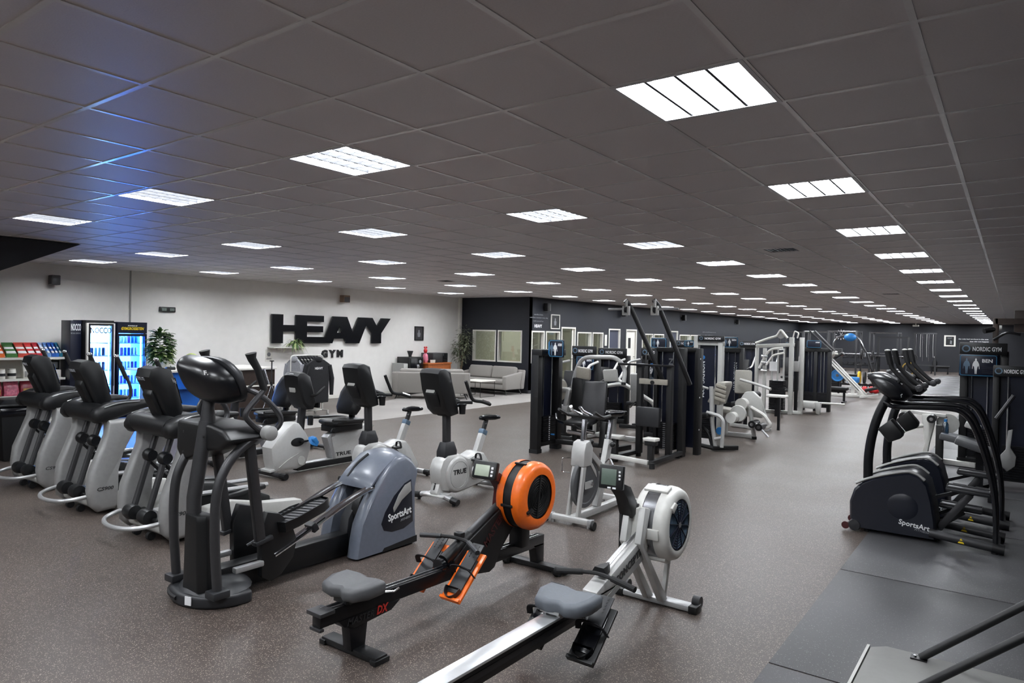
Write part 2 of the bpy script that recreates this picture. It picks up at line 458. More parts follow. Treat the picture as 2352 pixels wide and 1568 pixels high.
# ---- suspended ceiling: tiles, rails, lamps
ce = struct('ceiling', MB().mm((XW-.15, YB-.15, HC+.2), (XR+.15, YF+.15, HC+.3)), 'dark_wall')
C0, C1 = math.ceil((XW-TX)/T-1e-6)-1, math.ceil((XR-TX)/T)
R0, R1 = math.floor((YB-TY)/T), math.ceil((YF-TY)/T)
lamps = set()
for c in (6, 2, -2, -6, -10, -14):
    for r in range(-6, 79, 4):
        if (c > -10 or r > 2) and (c, r) != (-14, 26): lamps.add((c, r))
vents = {(4, 12), (-9, 16), (4, 28), (4, 40)}
def in_office(c, r): return TX+c*T < XN-.01 and TY+r*T > YN+.4
tiles = [(c, r) for c in range(C0, C1) for r in range(R0, R1) if (c, r) not in lamps and (c, r) not in vents]
def shows(c, r):
    """how large the tile shows, 0 when the photograph shows nothing of it"""
    p = Vector((TX+(c+.5)*T, TY+(r+.5)*T, HC))-cam.location
    q = cam.matrix_world.to_3x3().inverted() @ p
    if q.z > -.3: return 0
    x, y = q.x/-q.z, q.y/-q.z
    return 1/p.length_squared if abs(x) < .80 and abs(y) < .56 else 0
tiles.sort(key=lambda t: -shows(*t))
g_ = .007
tm = MB().mm((g_, g_, 0), (T-g_, T-g_, .016)).mesh('tile', (0, 0, 0), .004, 1); tm.materials.append(MATS['ceiling_tile'])
for c, r in tiles[:300]:
    o = D.objects.new('tile', tm); COL.objects.link(o); o.parent = ce; o.location = (TX+c*T, TY+r*T, HC+.002)
m = MB()
for c, r in tiles[300:]: m.mm((TX+c*T+g_, TY+r*T+g_, HC+.002), (TX+(c+1)*T-g_, TY+(r+1)*T-g_, HC+.018))
o = part('tile_field', m, 'ceiling_tile', ce, smooth=False); o['kind'] = 'stuff'
for c in range(C0+1, C1):
    x = TX+c*T; y1 = YF
    part('grid_rail', MB().mm((x-.012, YB, HC-.002), (x+.012, y1, HC+.004)), 'grid_rail', ce, smooth=False)
xm = MB().mm((0, -.012, HC-.0025), (XR-XW, .012, HC+.004)).mesh('cross_rail', smooth=False); xm.materials.append(MATS['grid_rail'])
for r in range(R0+1, R1):
    o = D.objects.new('cross_rail', xm); COL.objects.link(o); o.parent = ce; o.location = (XW, TY+r*T, 0)

emit_mat('lamp_glow', (246, 250, 255), 52.0)
mat('louvre', (44, 45, 48), .6, .0, var=.02, spec=.2)
lf = MB()
for a, b in (((0, 0, -.004), (T, .022, .03)), ((0, T-.022, -.004), (T, T, .03)), ((0, .022, -.004), (.022, T-.022, .03)), ((T-.022, .022, -.004), (T, T-.022, .03))): lf.mm(a, b)
lf_m = lf.mesh('lamp_frame', (T/2, T/2, 0)); lf_m.materials.append(MATS['lamp_frame'])
df_m = MB().mm((.022, .022, .024), (T-.022, T-.022, .03)).mesh('diffuser', (T/2, T/2, 0), smooth=False); df_m.materials.append(MATS['lamp_glow'])
bl_m = MB().mm((-.007, .022, .0), (.007, T-.022, .024)).mesh('louvre_blade', (0, T/2, 0), smooth=False); bl_m.materials.append(MATS['louvre'])
def arc_blade():
    m = MB(); n = 8; w_ = (T-.044)/4
    for k in range(4):
        x0 = .022+w_*k+.006; vs = []
        for i in range(n+1):
            t = i/n; x = x0+(w_-.012)*t; vs += [(x-T/2, 0, .022), (x-T/2, 0, .003+.018*(1-math.sin(PI*t))*.9)]
        m.add(vs, [(2*i, 2*i+1, 2*i+3, 2*i+2) for i in range(n)])
    me = m.mesh('cross_blade', smooth=False); me.materials.append(MATS['louvre']); return me
ab_m = arc_blade()
rows_ = {6: 'rightmost row', 2: 'second row from the right', -2: 'third row from the right', -6: 'fourth row from the right', -10: 'row beside the navy office wall', -14: 'row beside the white wall'}
nearest = {}
for c, r in sorted(lamps, key=lambda t: (t[0], t[1])):
    vis = shows(c, r) > 0
    k = nearest.get(c, 0)
    if vis: nearest[c] = k+1
    ordn = ('nearest', 'second', 'third', 'fourth', 'fifth', 'sixth', 'seventh', 'eighth')
    if vis and k < 8 and not in_office(c, r):
        lab = '%s square louvre ceiling lamp of the %s' % (ordn[k] if k == 0 else ordn[k]+' nearest', rows_[c]); grp = 'ceiling lamps'
    elif in_office(c, r): lab = 'ceiling lamp inside the office behind the navy wall'; grp = 'lamps in the office'
    elif not vis: lab = 'ceiling lamp outside the picture'; grp = 'ceiling lamps out of view'
    else: lab = 'small distant ceiling lamp of the %s' % rows_[c]; grp = 'distant lamps of the %s' % rows_[c]
    t = thing('ceiling_lamp', lab, 'ceiling lamp', (TX+(c+.5)*T, TY+(r+.5)*T, HC), grp)
    o = D.objects.new('lamp_frame', lf_m); COL.objects.link(o); o.parent = t
    o = D.objects.new('diffuser', df_m); COL.objects.link(o); o.parent = t
    if k < 7 and vis and r < 24:
        for i in (1, 2, 3):
            o = D.objects.new('louvre_blade', bl_m); COL.objects.link(o); o.parent = t; o.location = (-T/2+.022+(T-.044)/4*i, 0, 0)
        if c < 6 and r < 12:
            for i in range(1, 6):
                o = D.objects.new('cross_blade', ab_m); COL.objects.link(o); o.parent = t; o.location = (0, -T/2+.022+(T-.044)/6*i, 0)
for i, (c, r) in enumerate(sorted(vents)):
    t = thing('ceiling_vent', ['dark round-hole ceiling vent beside the lamps near the white wall', 'dark ceiling vent tile beyond the second row of lamps', 'distant ceiling vent in the middle of the hall', 'farthest ceiling vent in the hall'][i], 'vent', (TX+(c+.5)*T, TY+(r+.5)*T, HC), 'ceiling vents')
    m = MB(); x, y = TX+c*T, TY+r*T
    m.mm((x+.01, y+.01, HC), (x+.12, y+.59, HC+.012)).mm((x+.48, y+.01, HC), (x+.59, y+.59, HC+.012)).mm((x+.12, y+.01, HC), (x+.48, y+.12, HC+.012)).mm((x+.12, y+.48, HC), (x+.48, y+.59, HC+.012))
    part('vent_plate', m, 'ceiling_tile', t)
    part('vent_throat', MB().mm((x+.1, y+.1, HC+.05), (x+.5, y+.5, HC+.06)), 'print_black', t)
    for k in range(7): part('vent_slat', MB().box((x+.15+.05*k, y+.3, HC+.012), (.03, .36, .004), (0, .6, 0)), 'charcoal', t)

# sloping bulkhead that comes down from the ceiling on the left
struct('trim_4', MB().prism([(4.24, HC-.004), (.5, HC-.004), (.5, 1.19)], 'x', -14.6, -10.6), 'charcoal')

# ================================================================ signs and fittings on the white wall
sg = thing('wall_sign', 'large glossy black HEAVY lettering standing off the white wall', 'sign', (XW, 12.1, 1.47))
XS = XW+.04
HV = {'H': [(10.12, 2.19), (10.44, 2.19), (10.44, 1.93), (10.81, 1.93), (10.81, 1.77), (10.44, 1.77), (10.44, 1.475), (10.12, 1.475)],
 'E': [(10.81, 2.19), (11.68, 2.19), (11.68, 2.03), (11.15, 2.03), (11.15, 1.92), (11.66, 1.92), (11.66, 1.76), (11.15, 1.76), (11.15, 1.64), (11.72, 1.64), (11.655, 1.475), (10.81, 1.475)],
 'A1': [(11.97, 2.19), (12.215, 2.19), (12.215, 1.94), (12.12, 1.76), (12.215, 1.76), (12.215, 1.6), (12.02, 1.6), (11.97, 1.475), (11.655, 1.475)],
 'A2': [(12.215, 2.19), (12.46, 2.19), (12.69, 1.72), (12.6, 1.475), (12.43, 1.475), (12.37, 1.6), (12.215, 1.6), (12.215, 1.76), (12.29, 1.76), (12.215, 1.94)],
 'V': [(12.66, 1.78), (12.86, 2.19), (13.24, 2.19), (13.14, 1.97), (12.9, 1.475), (12.6, 1.475), (12.52, 1.5)],
 'Y': [(13.11, 2.19), (13.37, 2.19), (13.54, 1.96), (13.71, 2.19), (14.07, 2.19), (13.71, 1.76), (13.71, 1.475), (13.35, 1.475), (13.35, 1.75), (13.13, 1.98)]}
for k in ('H', 'E', 'V', 'Y'): part('letter', MB().prism(HV[k], 'x', XS, XS+.045+(.002 if k in 'EY' else 0)), 'black_gloss', sg, smooth=False)
part('letter', MB().prism(HV['A1'], 'x', XS, XS+.046).prism(HV['A2'], 'x', XS, XS+.046), 'black_gloss', sg, smooth=False)
part('standoff', MB().mm((XW, 10.2, 1.6), (XS, 10.3, 2.1)).mm((XW, 10.9, 1.55), (XS, 11.0, 2.1)).mm((XW, 12.7, 1.55), (XS, 12.8, 1.62)).mm((XW, 13.45, 1.55), (XS, 13.6, 1.7)), 'charcoal', sg)
sg2 = thing('wall_sign', 'small black GYM lettering under the large sign on the white wall', 'sign', (XW, 12.0, 1.08))
text('letters', 'G Y M', 'print_black', sg2, (XW+.002, 11.67, 1.09), (0, 1, 0), (0, 0, 1), .72, .21, .02, .07)

def speaker(name, label, c, d, m, grille=True):
    t = thing(name, label, 'speaker', (c[0], c[1], c[2]-d[2]/2))
    part('cabinet', MB().box(c, d), m, t, .012)
    part('bracket', MB().box((c[0]-d[0]/2-.02, c[1], c[2]), (.05, .05, .06)), 'black_plastic', t)
    part('grille', MB().box((c[0]+d[0]/2+.004, c[1], c[2]-.02), (.008, d[1]*.8, d[2]*.7)), 'speaker_grey' if m != 'speaker_grey' else 'charcoal', t, .004)
speaker('wall_speaker', 'dark square loudspeaker high on the white wall above the shelf', (XW+.14, 5.38, 2.66), (.17, .15, .18), 'speaker_grey')
speaker('wall_speaker', 'brown square loudspeaker high on the white wall above the black lettering', (XW+.14, 12.32, 2.67), (.17, .22, .19), 'brown_box')

t = thing('wall_clock', 'black digital wall clock with two number windows on the white wall', 'clock', (XW, 7.58, 2.14))
part('case', MB().mm((XW, 7.41, 2.14), (XW+.05, 7.75, 2.25)), 'black_plastic', t, .012)
for y in (7.45, 7.62): part('display', MB().mm((XW+.05, y, 2.165), (XW+.053, y+.1, 2.225)), 'lcd_dark', t)
text('digits', '23', 'print_grey', t, (XW+.053, 7.46, 2.172), (0, 1, 0), (0, 0, 1), .08, .045, .002)
text('digits', '00', 'print_grey', t, (XW+.053, 7.63, 2.172), (0, 1, 0), (0, 0, 1), .08, .045, .002)

def picture_x(name, label, x, y0, y1, z0, z1, fm, mm, sgn=1):
    t = thing(name, label, 'picture', (x, (y0+y1)/2, z0)); w_ = .03
    m = MB()
    for a, b in (((y0, z0), (y1, z0+w_)), ((y0, z1-w_), (y1, z1)), ((y0, z0+w_), (y0+w_, z1-w_)), ((y1-w_, z0+w_), (y1, z1-w_))): m.mm((x, a[0], a[1]), (x+.03, b[0], b[1]))
    part('frame', m, fm, t); part('print', MB().mm((x, y0+w_, z0+w_), (x+.012, y1-w_, z1-w_)), mm, t)
    cy, h = (y0+y1)/2, z1-z0
    part('printed_figure', MB().prism([(cy-.05, z0+.25*h), (cy+.05, z0+.25*h), (cy+.07, z0+.5*h), (cy+.03, z0+.58*h), (cy+.03, z0+.74*h), (cy-.03, z0+.74*h), (cy-.03, z0+.58*h), (cy-.07, z0+.5*h)], 'x', x+.0125, x+.014), 'print_grey', t, smooth=False)
    return t
picture_x('framed_picture', 'black framed portrait picture alone on the white wall above the coffee corner', XW, 15.14, 15.52, 1.56, 1.99, 'print_black', 'speaker_grey')

# ================================================================ shelf of bars and tubs
sh = thing('store_shelf', 'white metal gondola shelf stocked with bars and tubs against white wall', 'shelf', (-14.3, 4.2, 0))
part('back_panel', MB().mm((-14.66, 3.0, .05), (-14.63, 5.39, 1.48)), 'shelf_white', sh)
for y in (3.02, 4.22, 5.37): part('upright', MB().mm((-14.63, y-.02, 0), (-14.57, y+.02, 1.5)), 'shelf_white', sh)
sm = MB()
for y in (4.22, 5.37):
    for k in range(14): sm.mm((-14.569, y-.006, .3+k*.085), (-14.567, y+.006, .33+k*.085))
part('slots', sm, 'print_black', sh)
for z, d in ((1.23, .46), (.86, .5), (.56, .52)):
    s_ = part('shelf_board', MB().mm((-14.56, 3.02, z-.03), (-14.56+d, 5.39, z)), 'shelf_white', sh)
    part('price_rail', MB().mm((-14.56+d, 3.02, z-.035), (-14.56+d+.012, 5.39, z+.006)), 'white_trim', s_)
part('base', MB().mm((-14.57, 3.02, .02), (-14.0, 5.39, .13)), 'shelf_white', sh)
part('kick_plate', MB().mm((-14.0, 3.04, 0), (-13.99, 5.37, .05)), 'print_black', sh)
bar_cols = [('snack_box_orange', (226, 112, 50)), ('snack_box_green', (60, 112, 52)), ('snack_box_rust', (196, 72, 58)), ('snack_box_red', (208, 52, 54)), ('snack_box_crimson', (186, 44, 58)), ('snack_box_ice', (178, 196, 224)), ('snack_box_sky', (108, 150, 206)), ('snack_box_blue', (40, 92, 178)), ('snack_box_royal', (36, 104, 190)), ('snack_box_teal', (40, 130, 160))]
for n, c in bar_cols: mat(n, c, .5, var=.12, scale=40)
ys = [4.4, 4.59, 4.76, 4.9, 5.01, 5.1, 5.17, 5.24, 5.3, 5.36]
cn = ['orange', 'green', 'rust red', 'bright red', 'crimson', 'ice blue', 'pale blue', 'dark blue', 'royal blue', 'teal']
for i, y in enumerate(ys):
    wd = (.17, .17, .15, .12, .09, .07, .06, .06, .055, .05)[i]
    t = thing('snack_box', 'tilted open display carton of %s wrapped bars on the top shelf' % cn[i], 'carton', (-14.3, y, 1.23), 'bar cartons on the top shelf')
    m = MB()
    a = .55; ca, sa = math.cos(a), math.sin(a)
    def q(u, v, w): # u along the slope (front low), w up off the slope
        return (-14.17-u*ca-w*sa*-.0, y+v, 1.235+u*sa+w)
    L_ = .3
    m.add([q(0, -wd/2, 0), q(L_, -wd/2, 0), q(L_, wd/2, 0), q(0, wd/2, 0), q(0, -wd/2, .07), q(L_, -wd/2, .1), q(L_, wd/2, .1), q(0, wd/2, .07)], [(0, 3, 2, 1), (0, 1, 5, 4), (2, 3, 7, 6), (1, 2, 6, 5), (3, 0, 4, 7)])
    part('carton', m, bar_cols[i][0], t, smooth=False)
    for k in range(4):
        mb = MB(); u = .03+.065*k; mb.add([q(u, -wd/2+.01, .03), q(u+.055, -wd/2+.01, .03), q(u+.055, wd/2-.01, .03), q(u, wd/2-.01, .03), q(u, -wd/2+.01, .07), q(u+.055, -wd/2+.01, .07), q(u+.055, wd/2-.01, .07), q(u, wd/2-.01, .07)], [(0, 1, 2, 3), (7, 6, 5, 4), (0, 4, 5, 1), (1, 5, 6, 2), (2, 6, 7, 3), (3, 7, 4, 0)])
        part('bar', mb, bar_cols[i][0] if k % 2 else 'print_white', t, .008)
def tub(y, lab):
    t = thing('powder_tub', lab, 'tub', (-14.2, y, .86), 'white tubs')
    part('jar', MB().lathe([(0, 0), (.06, 0), (.063, .01), (.063, .14), (.055, .155), (0, .155)], (-14.2, y, .86), n=16), 'shelf_white', t)
    part('jar_lid', MB().lathe([(.058, .155), (.058, .175), (0, .175)], (-14.2, y, .86), n=16), 'white_trim', t)
    part('wrap', MB().lathe([(.0642, .05), (.0642, .1)], (-14.2, y, .86), n=16), 'charcoal', t)
tub(4.44, 'white lidded powder tub on the second shelf, nearer the frame edge'); tub(4.6, 'white lidded powder tub on the second shelf beside the white pouch')
def pouch(name, lab, cat, x, y, z, wd, h, m, top, grp=None):
    t = thing(name, lab, cat, (x, y, z), grp)
    r = []
    for k, (f, dd) in enumerate(((0, .055), (.25, .07), (.6, .05), (.9, .012), (1, .008))):
        r.append([(x-dd, y-wd/2, z+h*f), (x+dd, y-wd/2, z+h*f), (x+dd, y+wd/2, z+h*f), (x-dd, y+wd/2, z+h*f)])
    part('pouch_body', MB().loft(r), m, t, .01)
    part('label_print', MB().mm((x+.066, y-wd*.36, z+h*.1), (x+.074, y+wd*.36, z+h*.48)), top, t, .006)
pouch('powder_pouch', 'plain white stand-up pouch on the second shelf', 'pouch', -14.2, 4.82, .86, .13, .27, 'shelf_white', 'pale_grey')
t = thing('framed_notice', 'small black framed notice standing on the second shelf', 'picture', (-14.25, 5.33, .98))
part('frame', MB().mm((-14.27, 5.16, 1.0), (-14.24, 5.36, 1.17)), 'print_black', t, .005); part('print', MB().mm((-14.24, 5.19, 1.03), (-14.236, 5.33, 1.14)), 'print_grey', t)
solo('product_carton', MB().mm((-14.34, 5.14, .861), (-14.16, 5.36, 1.0)), 'shelf_white', 'white carton under the black framed notice on the second shelf', 'carton', org=(-14.25, 5.31, .861), bevel=.004)
for n, c in (('pink_foil', (214, 128, 150)), ('crimson_foil', (160, 44, 66)), ('amber_foil', (206, 160, 92)), ('rose_foil', (196, 96, 120))): mat(n, c, .28, var=.3, scale=25, bump=.5)
pouch('powder_bag', 'red and tan powder bag at the frame edge of the third shelf', 'bag', -14.2, 4.36, .56, .16, .26, 'crimson_foil', 'amber_foil', 'powder bags')
pouch('powder_bag', 'shiny pink powder bag in the middle of the third shelf', 'bag', -14.2, 4.58, .56, .22, .27, 'rose_foil', 'pink_foil', 'powder bags')
pouch('powder_bag', 'crimson powder bag with amber label on the third shelf', 'bag', -14.2, 4.84, .56, .24, .27, 'crimson_foil', 'amber_foil', 'powder bags')
pouch('powder_bag', 'black powder bag at the fridge end of the third shelf', 'bag', -14.2, 5.2, .56, .26, .26, 'black_gloss', 'charcoal', 'powder bags')

# ================================================================ the two lit fridges
emit_mat('fridge_glow_white', (176, 214, 255), 22.0)
emit_mat('fridge_glow_blue', (60, 135, 255), 36.0)
emit_mat('led_strip', (84, 152, 255), 120.0)
glass_mat('fridge_glass', (225, 240, 255), .03, .93)
mat('can_silver', (190, 200, 210), .25, .7, var=.1); mat('can_blue', (40, 84, 170), .3, .4, var=.1); mat('can_violet', (110, 60, 130), .3, .4, var=.1); mat('can_dark', (24, 28, 44), .3, .3, var=.1)
def fridge(lab, y0, y1, x0, x1, zt, body, glow, head, inner):
    t = thing('drinks_fridge', lab, 'fridge', ((x0+x1)/2, (y0+y1)/2, 0))
    m = MB(); e = .045; zd = zt-head
    m.mm((x0, y0, 0), (x1, y0+e, zt)).mm((x0, y1-e, 0), (x1, y1, zt)).mm((x0, y0+e, zt-.05), (x1, y1-e, zt)).mm((x0, y0+e, 0), (x1, y1-e, .16)).mm((x0, y0+e, .16), (x0+.04, y1-e, zt-.05))
    part('cabinet', m, body, t)
    part('light_panel', MB().mm((x0+.04, y0+e, .16), (x0+.05, y1-e, zd)), glow, t)
    part('liner', MB().mm((x0+.05, y0+e, .16), (x1-.1, y0+e+.006, zd)).mm((x0+.05, y1-e-.006, .16), (x1-.1, y1-e, zd)).mm((x0+.05, y0+e, .16), (x1-.02, y1-e, .168)), 'white_trim', t)
    part('light_strip', MB().mm((x1-.1, y0+e, .2), (x1-.07, y0+e+.012, zd-.04)).mm((x1-.1, y1-e-.012, .2), (x1-.07, y1-e, zd-.04)).mm((x1-.1, y0+e, zd-.03), (x1-.07, y1-e, zd-.018)), 'led_strip', t)
    d = part('door', MB().mm((x1, y0, .1), (x1+.05, y0+.04, zd)).mm((x1, y1-.04, .1), (x1+.05, y1, zd)).mm((x1, y0+.04, .1), (x1+.05, y1-.04, .17)).mm((x1, y0+.04, zd-.05), (x1+.05, y1-.04, zd)), inner, t)
    part('pane', MB().mm((x1+.02, y0+.04, .17), (x1+.028, y1-.04, zd-.05)), 'fridge_glass', d)
    part('handle', MB().tube([(x1+.08, y1-.03, .7), (x1+.08, y1-.03, 1.25)], .01, 6), 'steel', d)
    if head > .1: part('header', MB().mm((x1, y0, zd+.005), (x1+.05, y1, zt)), body, t)
    for z in (.45, .72, .99, 1.26, 1.5):
        if z < zd-.15: part('wire_shelf', MB().mm((x0+.06, y0+e, z-.012), (x1-.05, y1-e, z)), 'white_trim', t)
    return t, zd
xf0, xf1 = -14.3, -13.75
f1, _ = fridge('white framed NOCCO drinks fridge glowing white', 5.6, 6.09, xf0, xf1, 1.92, 'print_black', 'fridge_glow_white', .05, 'white_trim')
part('inner_bezel', MB().mm((xf1+.05, 5.63, .12), (xf1+.058, 5.66, 1.86)).mm((xf1+.05, 6.03, .12), (xf1+.058, 6.06, 1.86)).mm((xf1+.05, 5.66, 1.83), (xf1+.058, 6.03, 1.86)), 'print_black', f1)
text('lettering', 'NOCCO', 'navy_panel', f1, (xf1+.03, 5.67, 1.68), (0, 1, 0), (0, 0, 1), .36, .11, .003, .012)
f2, _ = fridge('black drinks fridge with yellow header lettering and blue glow', 6.13, 6.68, xf0, xf1, 1.9, 'navy_panel', 'fridge_glow_blue', .22, 'navy_panel')
text('lettering', 'GYMGROSSISTEN', 'print_yellow', f2, (xf1+.051, 6.2, 1.75), (0, 1, 0), (0, 0, 1), .42, .055, .003, .025, .25)
text('lettering', 'POWERED BY', 'print_white', f2, (xf1+.051, 6.32, 1.82), (0, 1, 0), (0, 0, 1), .18, .022, .003, .01, .25)
t = thing('display_stand', 'tall slim dark NOCCO cardboard stand beside the white fridge', 'display', (-14.0, 5.48, 0))
part('column', MB().mm((-14.3, 5.405, 0), (-13.9, 5.59, 1.91)), 'navy_panel', t, .004)
text('lettering', 'NOCCO', 'print_white', t, (-13.9, 5.415, 1.72), (0, 1, 0), (0, 0, 1), .165, .13, .003, .02)
text('lettering', 'BCAA DRINK', 'print_grey', t, (-13.9, 5.415, 1.66), (0, 1, 0), (0, 0, 1), .165, .03, .003, .01)
cm = {}
for n in ('can_silver', 'can_blue', 'can_violet', 'can_dark'):
    me = MB().lathe([(0, 0), (.022, 0), (.027, .008), (.027, .135), (.02, .15), (0, .15)], (0, 0, 0), n=10).mesh('drink_can'); me.materials.append(MATS[n]); cm[n] = me
def cans(y0, n, zs, x, cols, lab, grp):
    for z in zs:
        for k in range(n):
            o = D.objects.new('drink_can', cm[cols[(k+int(z*10)) % len(cols)]]); COL.objects.link(o); o.location = (x, y0+k*.068, z)
            o['label'] = lab % {.45: 'bottom', .72: 'fourth', .99: 'third', 1.26: 'second', 1.5: 'top'}[z]; o['category'] = 'can'; o['group'] = grp % z
cans(5.7, 5, (.72, .99, 1.26), -13.9, ('can_silver', 'can_dark', 'can_silver'), 'slim drink can on the %s shelf of the white fridge', 'cans in the white fridge at %.2f')
cans(6.23, 6, (.45, .72, .99, 1.26, 1.5), -13.9, ('can_blue', 'can_silver', 'can_silver', 'can_violet', 'can_blue'), 'slim drink can on the %s shelf of the black fridge', 'cans in the black fridge at %.2f')

# ================================================================ leaves
def leaf(mb, p, d, L, wd, droop=.3, up=(0, 0, 1)):
    """one bent leaf blade from p along d"""
    p = Vector(p); d = Vector(d).normalized(); s_ = d.cross(Vector(up)); s_ = s_.normalized() if s_.length > .01 else Vector((1, 0, 0))
    n = s_.cross(d); vs = []
    for t, w_ in ((0, .12), (.3, .9), (.65, .85), (1, .02)):
        c = p+d*(L*t)-Vector((0, 0, 1))*(droop*L*t*t)
        vs += [c-s_*wd*w_/2+n*wd*.12, c, c+s_*wd*w_/2+n*wd*.12]
    fs = []
    for i in range(3): fs += [(3*i, 3*i+1, 3*i+4, 3*i+3), (3*i+1, 3*i+2, 3*i+5, 3*i+4)]
    mb.add(vs, fs)
def rdir(rng, zlo=-.4, zhi=.7):
    a = rng.uniform(0, 2*PI); z = rng.uniform(zlo, zhi); r = math.sqrt(1-z*z); return Vector((r*math.cos(a), r*math.sin(a), z))
def foliage(rng, c, d, n, L, wd, droop=.4, shell=.55):
    m = MB()
    for i in range(n):
        u = rdir(rng, -1, 1); f = shell+(1-shell)*rng.random()
        leaf(m, (c[0]+u.x*d[0]*f, c[1]+u.y*d[1]*f, c[2]+u.z*d[2]*f), Vector((u.x, u.y, u.z*.3+.1)), L*rng.uniform(.7, 1.2), wd*rng.uniform(.7, 1.2), droop)
    return m
rng = random.Random(3)
t = thing('trailing_plant', 'green and cream trailing plant beside the black fridge', 'plant', (-13.2, 6.78, 1.04))
part('pot', MB().lathe([(0, 0), (.09, 0), (.12, .18), (.1, .18), (.09, .16), (0, .16)], (-13.2, 6.78, 1.04), n=16), 'shelf_white', t)
part('foliage', foliage(rng, (-13.25, 6.72, 1.44), (.16, .17, .34), 330, .14, .09), 'leaf_green', t)
part('pale_leaves', foliage(rng, (-13.25, 6.74, 1.36), (.17, .18, .34), 130, .13, .08), 'leaf_pale', t)

# ================================================================ reception desk
dk = thing('reception_desk', 'long reception desk with blue lit end and black front', 'desk', (-12.6, 7.6, 0))
part('worktop', MB().mm((-13.45, 6.2, 1.0), (-12.25, 8.62, 1.04)), 'shelf_white', dk, .006)
mat('desk_blue', (24, 92, 178), .35, var=.05)  # blue gloss panel, the blue LED light on it put into this colour
part('front_panel', MB().mm((-12.36, 6.22, .0), (-12.3, 6.98, 1.0)), 'desk_blue', dk)
part('front_panel', MB().mm((-12.36, 6.98, .0), (-12.3, 8.6, 1.0)), 'wood_dark', dk)
part('front_rail', MB().mm((-12.3, 7.2, .66), (-12.27, 8.6, .69)), 'white_trim', dk)
part('front_shelf', MB().mm((-12.3, 6.3, .7), (-12.15, 6.9, .73)), 'desk_blue', dk)
part('side_panel', MB().mm((-13.0, 6.22, 0), (-12.36, 6.26, 1.0)), 'wood_dark', dk); part('end_panel', MB().mm((-13.0, 8.56, 0), (-12.36, 8.6, 1.0)), 'wood_dark', dk)
mat('melon', (168, 190, 44), .45, var=.12, scale=12)
t = thing('fruit_bowl_ball', 'lime green dome on the reception desk behind the console', 'ball', (-12.6, 6.98, 1.04))
part('dome', MB().ell((-12.6, 6.98, 1.19), (.14, .14, .145), 18, 10), 'melon', t); part('base_ring', MB().lathe([(.07, 0), (.09, 0), (.09, .05), (.07, .05)], (-12.6, 6.98, 1.04), n=18), 'charcoal', t)
t = thing('card_terminal', 'small black device lying on the white desk top', 'device', (-12.45, 6.5, 1.04))
part('body', MB().box((-12.45, 6.5, 1.065), (.09, .16, .05)), 'black_plastic', t, .012); part('keypad', MB().box((-12.44, 6.47, 1.094), (.06, .07, .008)), 'charcoal', t, .002); part('screen', MB().box((-12.44, 6.545, 1.094), (.05, .05, .008)), 'lcd_dark', t)
t = thing('notice_holder', 'small clear notice on the white wall left of the clothes rail', 'sign', (XW, 10.1, 1.0))
part('sheet', MB().mm((XW, 10.0, 1.02), (XW+.006, 10.2, 1.32)), 'white_trim', t); part('emblem', MB().lathe([(0, 0), (.05, 0), (.05, .002), (0, .002)], (XW+.006, 10.1, 1.2), 'x', 16), 'print_grey', t); part('printed_line', MB().mm((XW+.006, 10.03, 1.08), (XW+.008, 10.17, 1.1)), 'print_grey', t)
# tripod stand
t = thing('tripod_stand', 'thin grey tripod stand in front of the reception desk', 'stand', (-11.9, 8.25, 0))
part('pole', MB().tube([(-11.9, 8.25, .3), (-11.9, 8.25, 1.18)], .013, 8), 'gunmetal', t)
part('collar', MB().cyl((-11.9, 8.25, .7), (-11.9, 8.25, .78), .024, 10), 'black_plastic', t)
for k in range(3):
    a = .6+k*2*PI/3; part('leg', MB().tube([(-11.9, 8.25, .72), (-11.9+.3*math.cos(a), 8.25+.3*math.sin(a), .012)], .01, 6), 'steel', t)
part('top_plate', MB().mm((-11.93, 8.22, 1.18), (-11.87, 8.28, 1.2)), 'black_plastic', t)

# ================================================================ clothes rail with hoodies, spider plant on its shelf
rk = thing('clothes_rail', 'white rolling clothes rail hung with hooded sweaters', 'clothes rail', (-12.2, 9.2, 0))
y0, y1, xr = 8.84, 9.66, -12.1
part('rail_frame', MB().tube(fillet([(xr, y1, .1), (xr, y1, 1.28), (xr, y0, 1.28), (xr, y0, .1)], .08), .014, 8).tube(fillet([(xr-.25, y1, .1), (xr+.2, y1, .1)], .02), .014, 8).tube([(xr-.25, y0, .1), (xr+.2, y0, .1)], .014, 8).tube([(xr, y0, .1), (xr, y1, .1)], .014, 8), 'white_paint', rk)
for yy in (y0, y1):
    for dx in (-.24, .19): part('castor', MB().cyl((xr+dx, yy-.012, .03), (xr+dx, yy+.012, .03), .03, 12).mm((xr+dx-.012, yy-.02, .04), (xr+dx+.012, yy+.02, .09)), 'light_plastic', rk)
